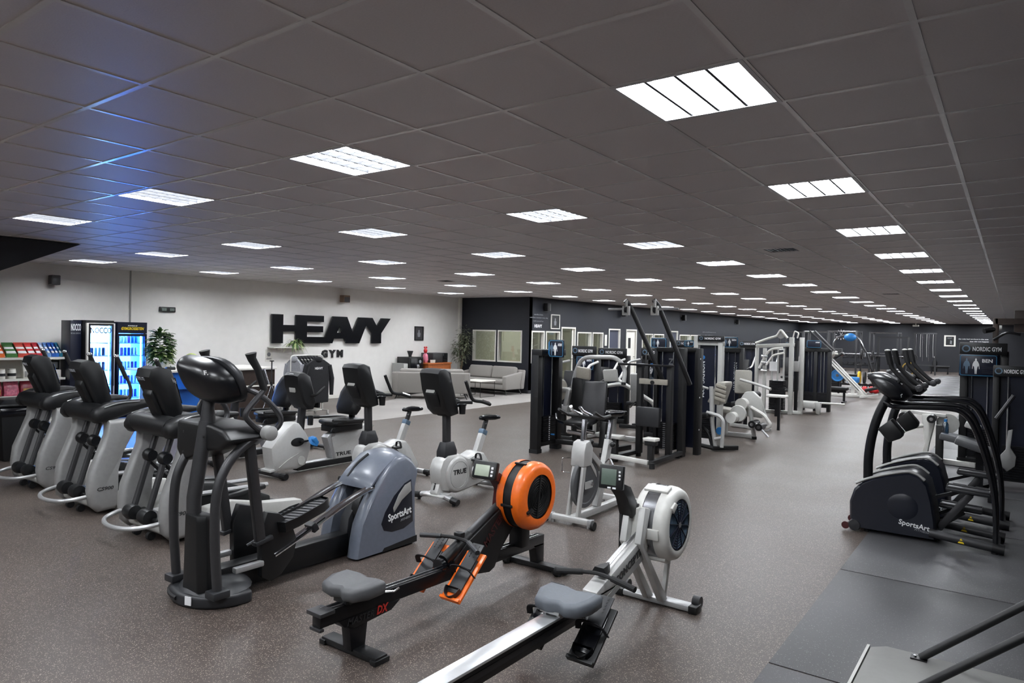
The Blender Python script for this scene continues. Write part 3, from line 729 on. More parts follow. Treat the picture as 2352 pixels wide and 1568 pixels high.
def hoodie(y, m, lab, txt=False, ln=.78):
    t = thing('hooded_sweater', lab, 'sweater', (xr, y, .45), 'sweaters on the clothes rail')
    d = .028
    prof = [(-.2, .46), (-.22, .9), (-.25, 1.12), (-.12, 1.2), (-.04, 1.225), (.04, 1.225), (.12, 1.2), (.25, 1.12), (.22, .9), (.2, .46)]
    r = []
    for s_, k in ((-d*.6, .94), (-d, 1), (d, 1), (d*.6, .94)): r.append([(xr+p[0]*k, y+s_, (p[1]-1.22)*(ln/.76)*k+1.22) for p in prof])
    part('body', MB().loft(r), m, t, .01)
    for sx in (-1, 1): part('sleeve', MB().tube([(xr+sx*.24, y, 1.1), (xr+sx*.29, y, .9), (xr+sx*.29, y, .62)], [.05, .048, .035], 8), m, t)
    part('hood', MB().ell((xr, y, 1.2), (.11, .045, .07), 12, 8), m, t)
    part('hanger', MB().tube([(xr, y, 1.23), (xr, y, 1.29)], .004, 5).tube([(xr-.16, y, 1.19), (xr, y, 1.235), (xr+.16, y, 1.19)], .006, 5), 'white_trim', t)
    return t
hoodie(8.93, 'grey_cloth', 'pale grey hooded sweater at the desk end of the clothes rail', ln=.9)
for k, y in enumerate((9.02, 9.1, 9.18, 9.26, 9.34, 9.42, 9.5)):
    hoodie(y, 'black_cloth', 'black hooded sweater hanging on the clothes rail', ln=.95+.1*(k % 2))
hz = thing('hooded_sweater', 'front black hooded sweater with white HEAVY print on the clothes rail', 'sweater', (xr+.2, 9.25, .4), 'sweaters on the clothes rail')
XH = xr+.36
part('body', MB().loft([[(XH+q, 9.25+p[0]*k, (p[1]-1.22)*k+1.22) for p in [(-.27, .3), (-.28, .8), (-.3, 1.1), (-.14, 1.2), (0, 1.23), (.14, 1.2), (.3, 1.1), (.28, .8), (.27, .3)]] for q, k in ((-.03, .94), (-.02, 1), (.02, 1), (.03, .94))]), 'black_cloth', hz, .01)
for sy in (-1, 1): part('sleeve', MB().tube([(XH, 9.25+sy*.28, 1.08), (XH, 9.25+sy*.36, .8), (XH, 9.25+sy*.36, .45)], [.06, .055, .04], 8), 'black_cloth', hz)
part('hood', MB().ell((XH, 9.25, 1.2), (.05, .12, .07), 12, 8), 'black_cloth', hz)
part('hanger', MB().tube([(XH, 9.25, 1.23), (XH, 9.25, 1.29), (xr, 9.25, 1.29)], .005, 5), 'white_trim', hz)
text('print', 'HEAVY', 'print_white', hz, (XH+.03, 9.15, 1.0), (0, 1, 0), (0, 0, 1), .2, .05, .003, .03)
t = thing('floating_shelf', 'thin white wall shelf under the large black lettering', 'shelf', (XW, 10.5, 1.36))
part('board', MB().mm((XW, 10.05, 1.36), (XW+.26, 11.1, 1.385)), 'white_trim', t, .003); [part('shelf_bracket', MB().mm((XW, yy, 1.3), (XW+.2, yy+.02, 1.36)), 'white_trim', t) for yy in (10.3, 10.9)]
t = thing('spider_plant', 'cream striped spider plant arching over the wall shelf', 'plant', (XW+.17, 10.72, 1.385))
part('pot', MB().lathe([(0, 0), (.07, 0), (.09, .11), (.075, .11), (.07, .1), (0, .1)], (XW+.17, 10.72, 1.385), n=16), 'white_trim', t)
m = MB(); m2 = MB()
for k in range(90):
    a = rng.uniform(-1.75, 1.75); e = rng.uniform(.2, 1.2); leaf(m if k % 2 else m2, (XW+.17, 10.72, 1.47), (math.cos(a)*math.cos(e), math.sin(a)*math.cos(e), math.sin(e)), rng.uniform(.24, .42), .034, rng.uniform(.6, 1.1))
part('leaf_blades', m, 'leaf_pale', t); part('green_blades', m2, 'leaf_green', t)

# ================================================================ coffee corner
t = thing('coffee_machine', 'black coffee machine cabinet in the corner by the sofas', 'coffee machine', (-14.4, 14.65, 0))
part('cabinet', MB().mm((-14.66, 14.4, 0), (-14.15, 14.98, 1.08)), 'black_plastic', t, .01)
part('front', MB().mm((-14.15, 14.44, .45), (-14.13, 14.94, 1.04)), 'black_gloss', t, .004)
part('spout', MB().mm((-14.13, 14.64, .78), (-14.07, 14.74, .86)).cyl((-14.09, 14.69, .72), (-14.09, 14.69, .78), .012, 8), 'chrome', t, .003)
part('tap_badge', MB().lathe([(0, 0), (.05, 0), (.05, .005), (0, .005)], (-14.128, 14.82, .95), 'x', 16), 'print_grey', t)
part('hopper', MB().lathe([(0, 0), (.045, 0), (.05, .05), (.09, .16), (.09, .18), (0, .18)], (-14.35, 14.62, 1.08), n=14), 'charcoal', t)
t = thing('side_cabinet', 'low grey cabinet beside the black coffee machine', 'cabinet', (-14.4, 14.3, 0))
part('carcass', MB().mm((-14.66, 14.2, 0), (-14.2, 14.38, .9)), 'pale_grey', t, .006); part('door', MB().mm((-14.2, 14.21, .04), (-14.185, 14.37, .88)), 'light_plastic', t, .003)
t = thing('wooden_table', 'orange brown wooden side table under the microwave', 'table', (-14.35, 15.6, 0))
part('table_top', MB().mm((-14.66, 15.05, .86), (-14.02, 16.12, .9)), 'wood_orange', t, .004)
part('side_panel', MB().mm((-14.64, 15.08, 0), (-14.04, 15.13, .86)).mm((-14.64, 16.04, 0), (-14.04, 16.09, .86)), 'wood_orange', t)
part('back_panel', MB().mm((-14.64, 15.13, .1), (-14.6, 16.04, .86)), 'wood_orange', t)
part('apron', MB().mm((-14.08, 15.13, .66), (-14.05, 16.04, .86)), 'wood_orange', t)
t = thing('microwave_oven', 'black and steel microwave oven on the wooden table', 'microwave', (-14.35, 15.7, .9))
part('casing', MB().mm((-14.6, 15.35, .9), (-14.12, 16.02, 1.19)), 'charcoal', t, .008)
part('door', MB().mm((-14.12, 15.36, .91), (-14.105, 15.78, 1.18)), 'gunmetal', t, .003); part('control_panel', MB().mm((-14.12, 15.79, .91), (-14.105, 16.01, 1.18)), 'black_gloss', t, .003)
t = thing('red_gift_figure', 'red and white wrapped figure standing on the wooden table', 'figure', (-14.25, 15.17, .9))
part('bag', MB().loft([[(-14.25+d*sx, 15.17+d*sy, z) for sx, sy in ((-1, -1), (1, -1), (1, 1), (-1, 1))] for d, z in ((.05, .9), (.065, 1.0), (.05, 1.14), (.03, 1.18))]), 'pink_foil', t, .008)
part('head', MB().ell((-14.25, 15.17, 1.26), (.06, .06, .075), 12, 8), 'red', t); part('bow', MB().ell((-14.25, 15.13, 1.36), (.02, .035, .03), 8, 6).ell((-14.25, 15.21, 1.36), (.02, .035, .03), 8, 6), 'red', t)
for k in range(3): solo('paper_cup', MB().lathe([(0, 0), (.025, 0), (.034, .09), (.03, .09), (.023, .006), (0, .006)], (-14.08, 15.24+.07*k, .9), n=12), 'white_trim', 'small white paper cup at the front edge of the wooden table', 'cup', 'paper cups', (-14.08, 15.24+.07*k, .9))
# tall ficus in the corner
t = thing('tall_potted_tree', 'tall grey green leafy tree in the corner beside the office windows', 'plant', (-14.25, 16.9, 0))
part('pot', MB().lathe([(0, 0), (.16, 0), (.2, .62), (.17, .62), (.16, .56), (0, .56)], (-14.25, 16.85, 0), n=20), 'wood_dark', t)
part('trunk', MB().tube(smooth_path([(-14.25, 16.85, .5), (-14.23, 16.84, 1.1), (-14.2, 16.86, 1.7)]), .014, 6).tube(smooth_path([(-14.27, 16.87, .5), (-14.33, 16.83, 1.2), (-14.3, 16.85, 1.8)]), .012, 6).tube(smooth_path([(-14.25, 16.83, .5), (-14.15, 16.8, 1.0), (-14.0, 16.8, 1.5)]), .01, 6), 'bark', t)
part('foliage', foliage(rng, (-14.12, 16.82, 1.6), (.3, .28, .5), 420, .1, .045, .6, .2), 'leaf_olive', t); part('side_foliage', foliage(rng, (-14.42, 16.8, 1.3), (.18, .2, .45), 160, .09, .035, .6, .2), 'leaf_olive', t)
part('low_foliage', foliage(rng, (-14.18, 16.8, 1.12), (.16, .2, .3), 110, .09, .04, .8, .2), 'leaf_olive', t)

# ================================================================ sofas and coffee table
def sofa(lab, loc, rz, cushions=2, L=2.2):
    t = thing('sofa', lab, 'sofa', loc); t.rotation_euler = (0, 0, rz)
    o = Vector(loc)
    def P_(name, mb, m, bev=.03): # local coordinates, back at +y
        me = mb.mesh(name, (0, 0, 0), bev, seg=3); me.materials.append(MATS[m]); ob = D.objects.new(name, me); COL.objects.link(ob); ob.parent = t; return ob
    h = L/2
    P_('seat_base', MB().mm((-h+.12, -.42, .16), (h-.12, .4, .32)), 'sofa_fabric')
    P_('backrest', MB().prism([(.28, .16), (.42, .16), (.5, .72), (.4, .74), (.26, .3)], 'x', -h+.02, h-.02), 'sofa_fabric')
    for s_ in (-1, 1): P_('armrest', MB().prism([(-.44, .16), (.44, .16), (.5, .7), (.3, .66), (-.48, .56)], 'x', s_*(h-.13)-.07, s_*(h-.13)+.07), 'sofa_fabric')
    w_ = (L-.4)/2
    P_('seat_cushion', MB().mm((-h+.2, -.44, .325), (h-.2, .27, .45)), 'sofa_fabric', .045)
    for s_ in (-1, 1): P_('back_cushion', MB().box((s_*w_/2, .25, .63), (w_-.02, .17, .38), (-.22, 0, 0)), 'sofa_fabric', .055)
    for sx in (-1, 1):
        for sy in (-1, 1): P_('leg', MB().tube([(sx*(h-.18), sy*.34, .16), (sx*(h-.1), sy*.38, 0)], [.024, .012], 8), 'print_black', .0)
    return t
sofa('grey fabric sofa seen from behind in front of the coffee corner', (-12.98, 14.12, .004), PI+.66, L=2.15)
sofa('grey fabric sofa facing the hall below the office windows', (-13.0, 16.62, .004), 0.0, L=2.2)
t = thing('coffee_table', 'low coffee table with pale top and thin black legs between the sofas', 'table', (-12.45, 15.45, .004))
part('table_top', MB().mm((-12.85, 15.15, .44), (-12.1, 15.85, .47)), 'shelf_white', t, .004)
lg = MB()
for x in (-12.84, -12.12): part('leg', MB().tube([(x, 15.17, .44), (x, 15.17, .012), (x, 15.83, .012), (x, 15.83, .44)], .009, 6), 'print_black', t)

# ================================================================ fittings on the navy office walls
def wall_text(lab, lines, x, y0, z0, lh, ax='y'):
    t = thing('wall_lettering', lab, 'lettering', (x, y0, z0))
    for i, (s_, wd, off, h) in enumerate(lines):
        text('line_of_text', s_, 'print_white' if h > .05 else 'print_grey', t, ((x, y0+off, z0-i*lh) if ax == 'y' else (y0+off, x, z0-i*lh)), (0, 1, 0) if ax == 'y' else (1, 0, 0), (0, 0, 1), wd, h, .003, .01)
t = thing('wall_lettering', 'white slogan above a white HEAVY logo on the navy wall corner', 'lettering', (XN, 17.8, 2.0))
for s_, y, z, wd, h in (('train like a beast,', 17.55, 2.41, .5, .045), ('look like a monster every day', 17.33, 2.31, 1.0, .05), ('build yourself up', 17.52, 2.21, .55, .04)):
    text('line_of_text', s_, 'print_grey', t, (XN, y, z), (0, 1, 0), (0, 0, 1), wd, h, .003, .01)
text('logo', 'HEAVY', 'print_white', t, (XN, 17.58, 2.03), (0, 1, 0), (0, 0, 1), .42, .1, .004, .03)
picture_x('framed_picture', 'white framed black and white portrait on the navy wall beside the slogan', XN, 18.49, 19.01, 2.0, 2.47, 'white_trim', 'print_black')
t = thing('wall_lettering', 'faint two line slogan on the navy wall past the last office window', 'lettering', (XN, 32.6, 2.0))
text('line_of_text', 'push yourself because no one', 'print_grey', t, (XN, 31.8, 2.05), (0, 1, 0), (0, 0, 1), 1.8, .06, .003, .01); text('line_of_text', 'else will do it', 'print_grey', t, (XN, 32.1, 1.9), (0, 1, 0), (0, 0, 1), 1.1, .06, .003, .01)
for lab, y in (('black wall speaker with pale side above the slogan on the navy wall', 18.1), ('black wall speaker on the navy wall above the navy door', 23.4), ('black wall speaker on the navy wall above the last office windows', 29.2), ('farthest black wall speaker on the long navy wall', 36.5)):
    t = thing('wall_speaker', lab, 'speaker', (XN, y, 2.55), 'speakers on the navy wall')
    part('cabinet', MB().prism([(y-.1, 2.55), (y+.06, 2.55), (y+.06, 2.8), (y-.1, 2.8)], 'x', XN+.06, XN+.2), 'print_black', t, .006)
    part('side_panel', MB().mm((XN+.062, y+.06, 2.56), (XN+.2, y+.075, 2.79)), 'pale_grey', t); part('bracket', MB().mm((XN, y-.02, 2.62), (XN+.06, y+.02, 2.7)), 'print_black', t)
t = thing('light_switch_panel', 'white entry panel on the navy wall beside the office windows', 'panel', (XN, 22.15, 1.3))
part('plate', MB().mm((XN, 22.08, 1.45), (XN+.03, 22.24, 1.85)), 'white_trim', t, .005); part('reader', MB().mm((XN, 22.1, 1.2), (XN+.03, 22.22, 1.36)), 'print_black', t, .004); part('reader_light', MB().mm((XN+.03, 22.14, 1.3), (XN+.033, 22.18, 1.33)), 'print_white', t)
# waste bin at the left edge
t = thing('waste_bin', 'tall black waste bin with bag folded over its rim at the frame edge', 'bin', (-10.95, 3.55, 0))
part('bin_body', MB().loft([[(-10.95+sx*d, 3.6+sy*d, z) for sx, sy in ((-1, -1), (1, -1), (1, 1), (-1, 1))] for d, z in ((.2, 0), (.25, .7), (.26, .72))]), 'black_plastic', t, .02)
part('bag_rim', MB().loft([[(-10.95+sx*d, 3.6+sy*d, z) for sx, sy in ((-1, -1), (1, -1), (1, 1), (-1, 1))] for d, z in ((.262, .6), (.272, .64), (.268, .7), (.25, .73))]), 'black_gloss', t, .012)
part('lid', MB().loft([[(-10.95+sx*d, 3.6+sy*d, z) for sx, sy in ((-1, -1), (1, -1), (1, 1), (-1, 1))] for d, z in ((.28, .73), (.28, .76), (.2, .82))]), 'black_plastic', t, .01)

# ================================================================ rowing machines
def mirror(f):
    for s in (-1, 1): f(s)
def disc_x(mb, c, x0, x1, r, n=40): return mb.cyl((x0, c[0], c[1]), (x1, c[0], c[1]), r, n)
def ring_x(mb, c, x, r, tr, n=40):
    return mb.tube([(x, c[0]+r*math.cos(2*PI*k/n), c[1]+r*math.sin(2*PI*k/n)) for k in range(n)], tr, 6, closed=True)
def seat_pad(xc, yc, z, m, t):
    """moulded rower seat: two lobes, notch at the back"""
    out = [(-.17, -.02), (-.165, .09), (-.08, .125), (0, .11), (.08, .125), (.165, .09), (.17, -.02), (.13, -.12), (.06, -.135), (0, -.1), (-.06, -.135), (-.13, -.12)]
    rings = []
    for k, dz in ((.86, -.055), (.98, -.04), (1, -.01), (.95, .006), (.8, .012)):
        rings.append([(xc+p[0]*k, yc+p[1]*k, z+dz+(.018*(abs(p[0])/.17)**2 if dz > -.02 else 0)) for p in out])
    mb = MB().loft(rings, cap=False)
    n = len(out); top = rings[-1]; mb.add([(xc, yc, z-.004)]+top, [(0, i+1, (i+1) % n+1) for i in range(n)])
    mb.add([(xc, yc, z-.055)]+rings[0], [(0, (i+1) % n+1, i+1) for i in range(n)])
    return part('seat', mb, m, t, ang=60)

# ---- orange wheel rower
rw = thing('rowing_machine', 'black rowing machine with orange flywheel housing and orange foot plates', 'rowing machine', (-3.0, 3.4, 0))
X0 = -3.0
part('monorail', MB().bar((X0, 2.38, .275), (X0, 4.56, .215), .07, .085), 'dark_metal', rw, .006)
part('rail_groove', MB().bar((X0-.018, 2.42, .321), (X0-.018, 4.5, .261), .008, .006).bar((X0+.018, 2.42, .321), (X0+.018, 4.5, .261), .008, .006), 'steel', rw)
part('end_cap', MB().mm((X0-.06, 2.36, .3), (X0+.06, 2.46, .322)).mm((X0-.045, 2.37, .215), (X0+.045, 2.4, .232)), 'gunmetal', rw, .004)
part('rear_bracket', MB().prism([(2.5, .235), (2.98, .222), (2.9, .175), (2.62, .16), (2.54, .19)], 'x', X0-.04, X0+.04), 'dark_metal', rw, .006)
part('rear_leg', MB().prism([(2.6, .03), (2.7, .03), (2.72, .19), (2.58, .19)], 'x', X0-.035, X0+.035), 'dark_metal', rw, .004)
part('rear_foot', MB().mm((X0-.24, 2.61, .006), (X0+.22, 2.7, .042)).mm((X0-.25, 2.6, 0), (X0-.2, 2.71, .03)).mm((X0+.18, 2.6, 0), (X0+.23, 2.71, .03)), 'black_plastic', rw, .006)
part('front_leg', MB().prism([(4.47, .03), (4.56, .03), (4.56, .19), (4.4, .2), (4.44, .17)], 'x', X0-.035, X0+.035), 'dark_metal', rw, .004)
part('front_foot', MB().mm((X0-.3, 4.46, .012), (X0+.3, 4.54, .05)), 'black_plastic', rw, .006)
mirror(lambda s: part('transport_wheel', MB().cyl((X0+s*.26, 4.44, .035), (X0+s*.22, 4.44, .035), .035, 14), 'black_rubber', rw))
seat_pad(X0+.01, 2.63, .405, 'vinyl_grey', rw)
part('seat_carriage', MB().mm((X0-.055, 2.54, .318), (X0+.055, 2.74, .35)).cyl((X0-.06, 2.57, .33), (X0+.06, 2.57, .33), .018, 10).cyl((X0-.06, 2.71, .33), (X0+.06, 2.71, .33), .018, 10), 'black_plastic', rw, .003)
part('seat_lever', MB().tube([(X0+.08, 2.72, .345), (X0+.16, 2.8, .345), (X0+.17, 2.83, .36)], .007, 6), 'chrome', rw)
# frame wedge and boom
part('boom', MB().bar((X0, 3.42, .33), (X0, 4.12, .615), .075, .07, (0, -.37, .93)), 'dark_metal', rw, .008)
part('boom_cover', MB().tube([(X0, 3.4, .335), (X0, 3.66, .44)], .042, 14), 'black_plastic', rw)
part('side_plate', MB().prism([(3.46, .215), (3.84, .15), (3.9, .17), (3.96, .27), (4.22, .5), (4.16, .62), (4.02, .6), (3.6, .42), (3.46, .33)], 'x', X0-.05, X0+.05), 'print_black', rw, .008)
part('pivot_cup', MB().lathe([(.0, -.05), (.045, -.05), (.05, -.02), (.038, 0), (.05, .03), (.04, .05), (0, .05)], (X0, 3.4, .31), 'y', 16), 'black_gloss', rw)
text('lettering', 'MASTER', 'maroon', rw, (X0+.051, 3.8, .335), (0, .74, .67), (0, -.67, .74), .26, .06, .002, .02)
text('lettering', 'DX', 'print_red', rw, (X0+.041, 2.78, .185), (0, 1, -.03), (0, .03, 1), .09, .05, .002, .03, .2)
text('lettering', 'MASTER', 'charcoal', rw, (X0+.041, 2.56, .19), (0, 1, -.03), (0, .03, 1), .2, .04, .002, .02, .2)
# fan
FC = (4.19, .65); R_ = .248; XF = X0+.11
fn = part('fan_housing', MB().lathe([(.16, .12), (.2, .125), (.235, .105), (R_, .075), (R_, .035)], (XF, FC[0], FC[1]), 'x', 48).lathe([(R_, -.035), (R_, -.075), (.235, -.105), (.2, -.12), (0, -.12)], (XF, FC[0], FC[1]), 'x', 48), 'orange', rw, ang=60)
part('mesh_band', MB().lathe([(R_-.006, .04), (R_-.006, -.04)], (XF, FC[0], FC[1]), 'x', 48), 'print_black', fn)
for a in (.5, 1.9, 3.3, 4.7): part('band_clip', MB().box((XF, FC[0]+(R_)*math.cos(a), FC[1]+R_*math.sin(a)), (.1, .02, .02)), 'black_plastic', fn, .004)
part('fan_grille', MB().lathe([(.16, .11), (.05, .1), (.05, .095), (0, .095)], (XF, FC[0], FC[1]), 'x', 40), 'print_black', fn)
for i in range(7): part('grille_ring', ring_x(MB(), FC, XF+.108, .045+.017*i, .0035, 36), 'black_plastic', fn)
part('grille_spoke', MB().bar((XF+.113, FC[0]-.02, FC[1]-.155), (XF+.113, FC[0]+.02, FC[1]+.155), .006, .018, (0, 1, 0)), 'black_plastic', fn)
part('damper_lever', MB().prism([(FC[0]-.17, FC[1]-.1), (FC[0]-.1, FC[1]-.09), (FC[0]-.11, FC[1]-.06), (FC[0]-.18, FC[1]-.08)], 'x', XF+.118, XF+.138), 'black_plastic', fn, .004)
part('fan_mount', MB().mm((X0-.02, 4.16, .25), (X0+.1, 4.26, .44)), 'black_plastic', rw, .006)
part('monitor_bracket', MB().prism([(3.93, .8), (3.98, .83), (4.03, .8), (4.19, .56), (4.06, .47), (3.99, .56), (4.01, .7)], 'x', X0-.06, X0+.015), 'maroon', rw, .005)
mo = part('monitor', MB().box((X0-.02, 3.86, .86), (.2, .05, .13), (-.3, 0, .1)), 'black_plastic', rw, .016)
part('screen', MB().box((X0-.03, 3.833, .862), (.12, .006, .08), (-.3, 0, .1)), 'lcd', mo, .003)
part('monitor_buttons', MB().box((X0+.055, 3.842, .885), (.016, .008, .016), (-.3, 0, .1)).box((X0+.055, 3.837, .86), (.016, .008, .016), (-.3, 0, .1)).box((X0+.055, 3.831, .835), (.016, .008, .016), (-.3, 0, .1)).box((X0-.115, 3.838, .86), (.012, .008, .03), (-.3, 0, .1)), 'print_white', mo)
hd = part('handle', MB().tube(smooth_path([(X0-.25, 3.46, .445), (X0-.13, 3.51, .45), (X0, 3.53, .455), (X0+.13, 3.51, .45), (X0+.25, 3.44, .43)]), .0125, 8), 'black_rubber', rw)
part('grip', MB().tube([(X0-.26, 3.455, .444), (X0-.12, 3.51, .45)], .017, 10), 'charcoal', hd); part('grip', MB().tube([(X0+.12, 3.512, .45), (X0+.26, 3.435, .43)], .017, 10), 'charcoal', hd)
part('chain_guard', MB().box((X0, 3.56, .47), (.06, .05, .035)), 'black_plastic', hd, .006)
def footplate(xc, yb, zb, L_, ang, m, m2, t, w_=.16):
    """heel at (yb,zb), toe up and away"""
    c, s = math.cos(ang), math.sin(ang)
    q = lambda u, n: (yb+u*c-n*s, zb+u*s+n*c)
    f = part('foot_plate', MB().prism([q(0, 0), q(L_, 0), q(L_, .018), q(0, .018)], 'x', xc-w_/2, xc+w_/2).prism([q(0, .018), q(.02, .018), q(.02, .035), q(0, .035)], 'x', xc-w_/2, xc+w_/2), m, t, .004)
    part('shoe_rest', MB().prism([q(.05, .02), q(L_-.06, .02), q(L_-.06, .034), q(.05, .03)], 'x', xc-w_*.34, xc+w_*.34), m2, f, .004)
    part('heel_cup', MB().loft([[(xc+math.cos(a)*w_*.36*k, q(.075+math.sin(a)*.07*k, h)[0], q(.075+math.sin(a)*.07*k, h)[1]) for a in [PI+PI*i/10 for i in range(11)]] for h, k in ((.02, .96), (.06, 1.0), (.06, .94), (.02, .9))], cap=False), m2, f)
    tp = part('toe_slider', MB().prism([q(L_-.14, .035), q(L_+.05, .035), q(L_+.05, .045), q(L_-.14, .045)], 'x', xc-w_*.3, xc+w_*.3), 'charcoal', f, .004)
    hb = MB()
    for sx in (-1, 1):
        for k in range(5):
            u = L_-.05+.02*k; a, b = q(u, .0452); hb.box((xc+sx*.018, a, b), (.008, .009, .004), (ang, 0, 0))
    part('adjust_holes', hb, 'print_black', tp)
    st = [(xc-w_*.55, *q(L_*.52, .02)), (xc-w_*.4, *q(L_*.54, .085)), (xc, *q(L_*.55, .1)), (xc+w_*.4, *q(L_*.54, .085)), (xc+w_*.55, *q(L_*.52, .02))]
    part('strap', MB().tube(smooth_path(st), .005, 6, flat=(1, 4)), 'black_cloth', f)
    return f
for s in (-1, 1): footplate(X0+s*.155, 3.3, .13, .36, .72, 'orange', 'charcoal', rw)
part('foot_axle', MB().cyl((X0-.2, 3.5, .27), (X0+.2, 3.5, .27), .012, 8), 'steel', rw)

mat('rail_steel', (226, 228, 230), .3, .75, var=.05, scale=8)
# ---- silver wheel rower
rw = thing('rowing_machine', 'silver grey rowing machine with pale round fan housing and grey seat', 'rowing machine', (-1.95, 3.4, 0))
X0 = -1.95
part('monorail', MB().bar((X0, 2.1, .295), (X0, 3.72, .275), .06, .1), 'black_plastic', rw, .006)
part('rail_top', MB().bar((X0, 2.1, .352), (X0, 3.72, .332), .1, .014), 'rail_steel', rw, .002)
part('rail_groove', MB().bar((X0+.031, 2.12, .295), (X0+.031, 3.6, .275), .003, .03), 'charcoal', rw)
part('end_cap', MB().mm((X0-.055, 2.08, .235), (X0+.055, 2.11, .365)), 'black_plastic', rw, .006)
part('rear_leg', MB().prism([(2.25, .02), (2.33, .02), (2.42, .25), (2.28, .25)], 'x', X0-.03, X0+.03), 'silver_paint', rw, .004)
part('rear_foot', MB().mm((X0-.24, 2.25, 0), (X0+.24, 2.33, .03)), 'silver_paint', rw, .005)
seat_pad(X0+.05, 3.16, .43, 'seat_grey', rw)
part('seat_carriage', MB().mm((X0-.06, 3.06, .362), (X0+.06, 3.27, .38)).mm((X0-.055, 3.08, .345), (X0-.03, 3.11, .365)).mm((X0+.03, 3.08, .345), (X0+.055, 3.11, .365)).mm((X0+.03, 3.22, .345), (X0+.055, 3.25, .365)), 'silver', rw, .003)
part('boom', MB().bar((X0, 3.5, .31), (X0, 4.28, .545), .1, .1, (0, -.29, .96)), 'silver_paint', rw, .01)
part('boom_side', MB().prism([(3.62, .265), (4.0, .37), (4.16, .42), (4.16, .46), (3.6, .3)], 'x', X0+.0505, X0+.053), 'pale_grey', rw)
text('lettering', 'CONCEPT2', 'charcoal', rw, (X0+.0525, 3.72, .335), (0, .96, .29), (0, -.29, .96), .36, .05, .002, .02)
part('chain', MB().tube([(X0, 3.6, .41), (X0, 4.2, .6)], .006, 6), 'steel', rw)
def strut(a, b): return MB().bar(a, b, .05, .035, (1, 0, 0))
part('front_leg', MB().prism([(4.06, .5), (4.14, .72), (4.06, .74), (4.0, .52), (4.37, .04), (4.45, .04)], 'x', X0+.03, X0+.075), 'silver_paint', rw, .005)
part('front_leg', MB().prism([(4.06, .5), (4.14, .72), (4.06, .74), (4.0, .52), (4.37, .04), (4.45, .04)], 'x', X0-.075, X0-.03), 'silver_paint', rw, .005)
part('fan_stay', MB().bar((X0+.05, 4.43, .05), (X0+.05, 4.52, .38), .04, .03, (1, 0, 0)), 'silver_paint', rw, .004)
part('front_foot', MB().mm((X0-.27, 4.4, .008), (X0+.27, 4.49, .045)), 'silver', rw, .008)
for s in (-1, 1):
    part('foot_cap', MB().mm((X0+s*.27-.03, 4.395, 0), (X0+s*.27+.03, 4.495, .05)), 'black_plastic', rw, .006)
    part('transport_wheel', MB().cyl((X0+s*.29, 4.5, .05), (X0+s*.24, 4.5, .05), .042, 16), 'charcoal', rw)
FC = (4.36, .59); XF = X0+.06
fn = part('fan_housing', MB().lathe([(.17, .125), (.2, .13), (.228, .115), (.243, .08), (.247, .04)], (XF, FC[0], FC[1]), 'x', 48).lathe([(.247, -.05), (.243, -.09), (.228, -.11), (.2, -.12), (0, -.12)], (XF, FC[0], FC[1]), 'x', 48), 'white_paint', rw, ang=60)
part('mesh_band', MB().lathe([(.243, .042), (.243, -.052)], (XF, FC[0], FC[1]), 'x', 48), 'steel', fn)
part('fan_grille', MB().lathe([(.17, .118), (.05, .11), (.03, .1), (0, .1)], (XF, FC[0], FC[1]), 'x', 40), 'navy_panel', fn)
for i in range(8): part('grille_ring', ring_x(MB(), FC, XF+.117, .035+.017*i, .0035, 36), 'steel_blue', fn)
for k in range(6):
    a = k*PI/6+.3; part('grille_spoke', MB().bar((XF+.123, FC[0]-.165*math.cos(a), FC[1]-.165*math.sin(a)), (XF+.123, FC[0]+.165*math.cos(a), FC[1]+.165*math.sin(a)), .005, .008, (1, 0, 0)), 'navy_panel', fn)
part('hub_cap', disc_x(MB(), FC, XF+.11, XF+.128, .02, 16), 'steel', fn)
for a, w_ in ((1.9, .075), (3.25, .07), (4.3, .08)): part('band_clamp', MB().box((XF, FC[0]+.248*math.cos(a), FC[1]+.248*math.sin(a)), (.17, w_, .022), (a-PI/2, 0, 0)), 'white_paint', fn, .006)
part('damper_lever', MB().prism([(FC[0]-.13, FC[1]+.1), (FC[0]-.07, FC[1]+.15), (FC[0]-.11, FC[1]+.17), (FC[0]-.16, FC[1]+.14)], 'x', XF+.12, XF+.14), 'white_paint', fn, .004)
part('mount_plate', MB().prism([(4.08, .46), (4.14, .44), (4.16, .72), (4.1, .72)], 'x', X0-.06, X0+.06), 'white_paint', rw, .008)
part('monitor_arm', MB().bar((X0-.02, 4.12, .4), (X0-.02, 4.13, .74), .022, .04, (0, 1, 0)).bar((X0-.09, 4.06, .4), (X0-.09, 4.06, .68), .022, .04, (0, 1, 0)).prism([(4.05, .66), (4.16, .7), (4.02, .87), (3.94, .9), (3.9, .87), (3.98, .8)], 'x', X0-.1, X0-.01), 'print_black', rw, .004)
mo = part('monitor', MB().box((X0-.08, 3.89, .945), (.16, .04, .15), (-.12, 0, .12)), 'black_plastic', rw, .008)
part('screen', MB().box((X0-.09, 3.868, .948), (.1, .006, .1), (-.12, 0, .12)), 'lcd_dark', mo, .002)
bt = MB()
for k in range(5): bt.box((X0-.02, 3.878, .985-.022*k), (.012, .006, .012), (-.12, 0, .12))
for k in range(3): bt.box((X0-.12+.035*k, 3.864, .882), (.022, .006, .01), (-.12, 0, .12))
part('monitor_buttons', bt, 'print_white', mo)
part('sensor_cable', MB().tube(smooth_path([(X0-.08, 3.9, 1.02), (X0-.12, 3.93, 1.05), (X0-.16, 3.95, 1.02)]), .005, 5), 'steel', mo)
hd = part('handle', MB().tube(smooth_path([(X0-.22, 3.5, .425), (X0-.1, 3.56, .43), (X0, 3.58, .435), (X0+.1, 3.57, .43), (X0+.25, 3.55, .41)]), .0125, 8), 'black_rubber', rw)
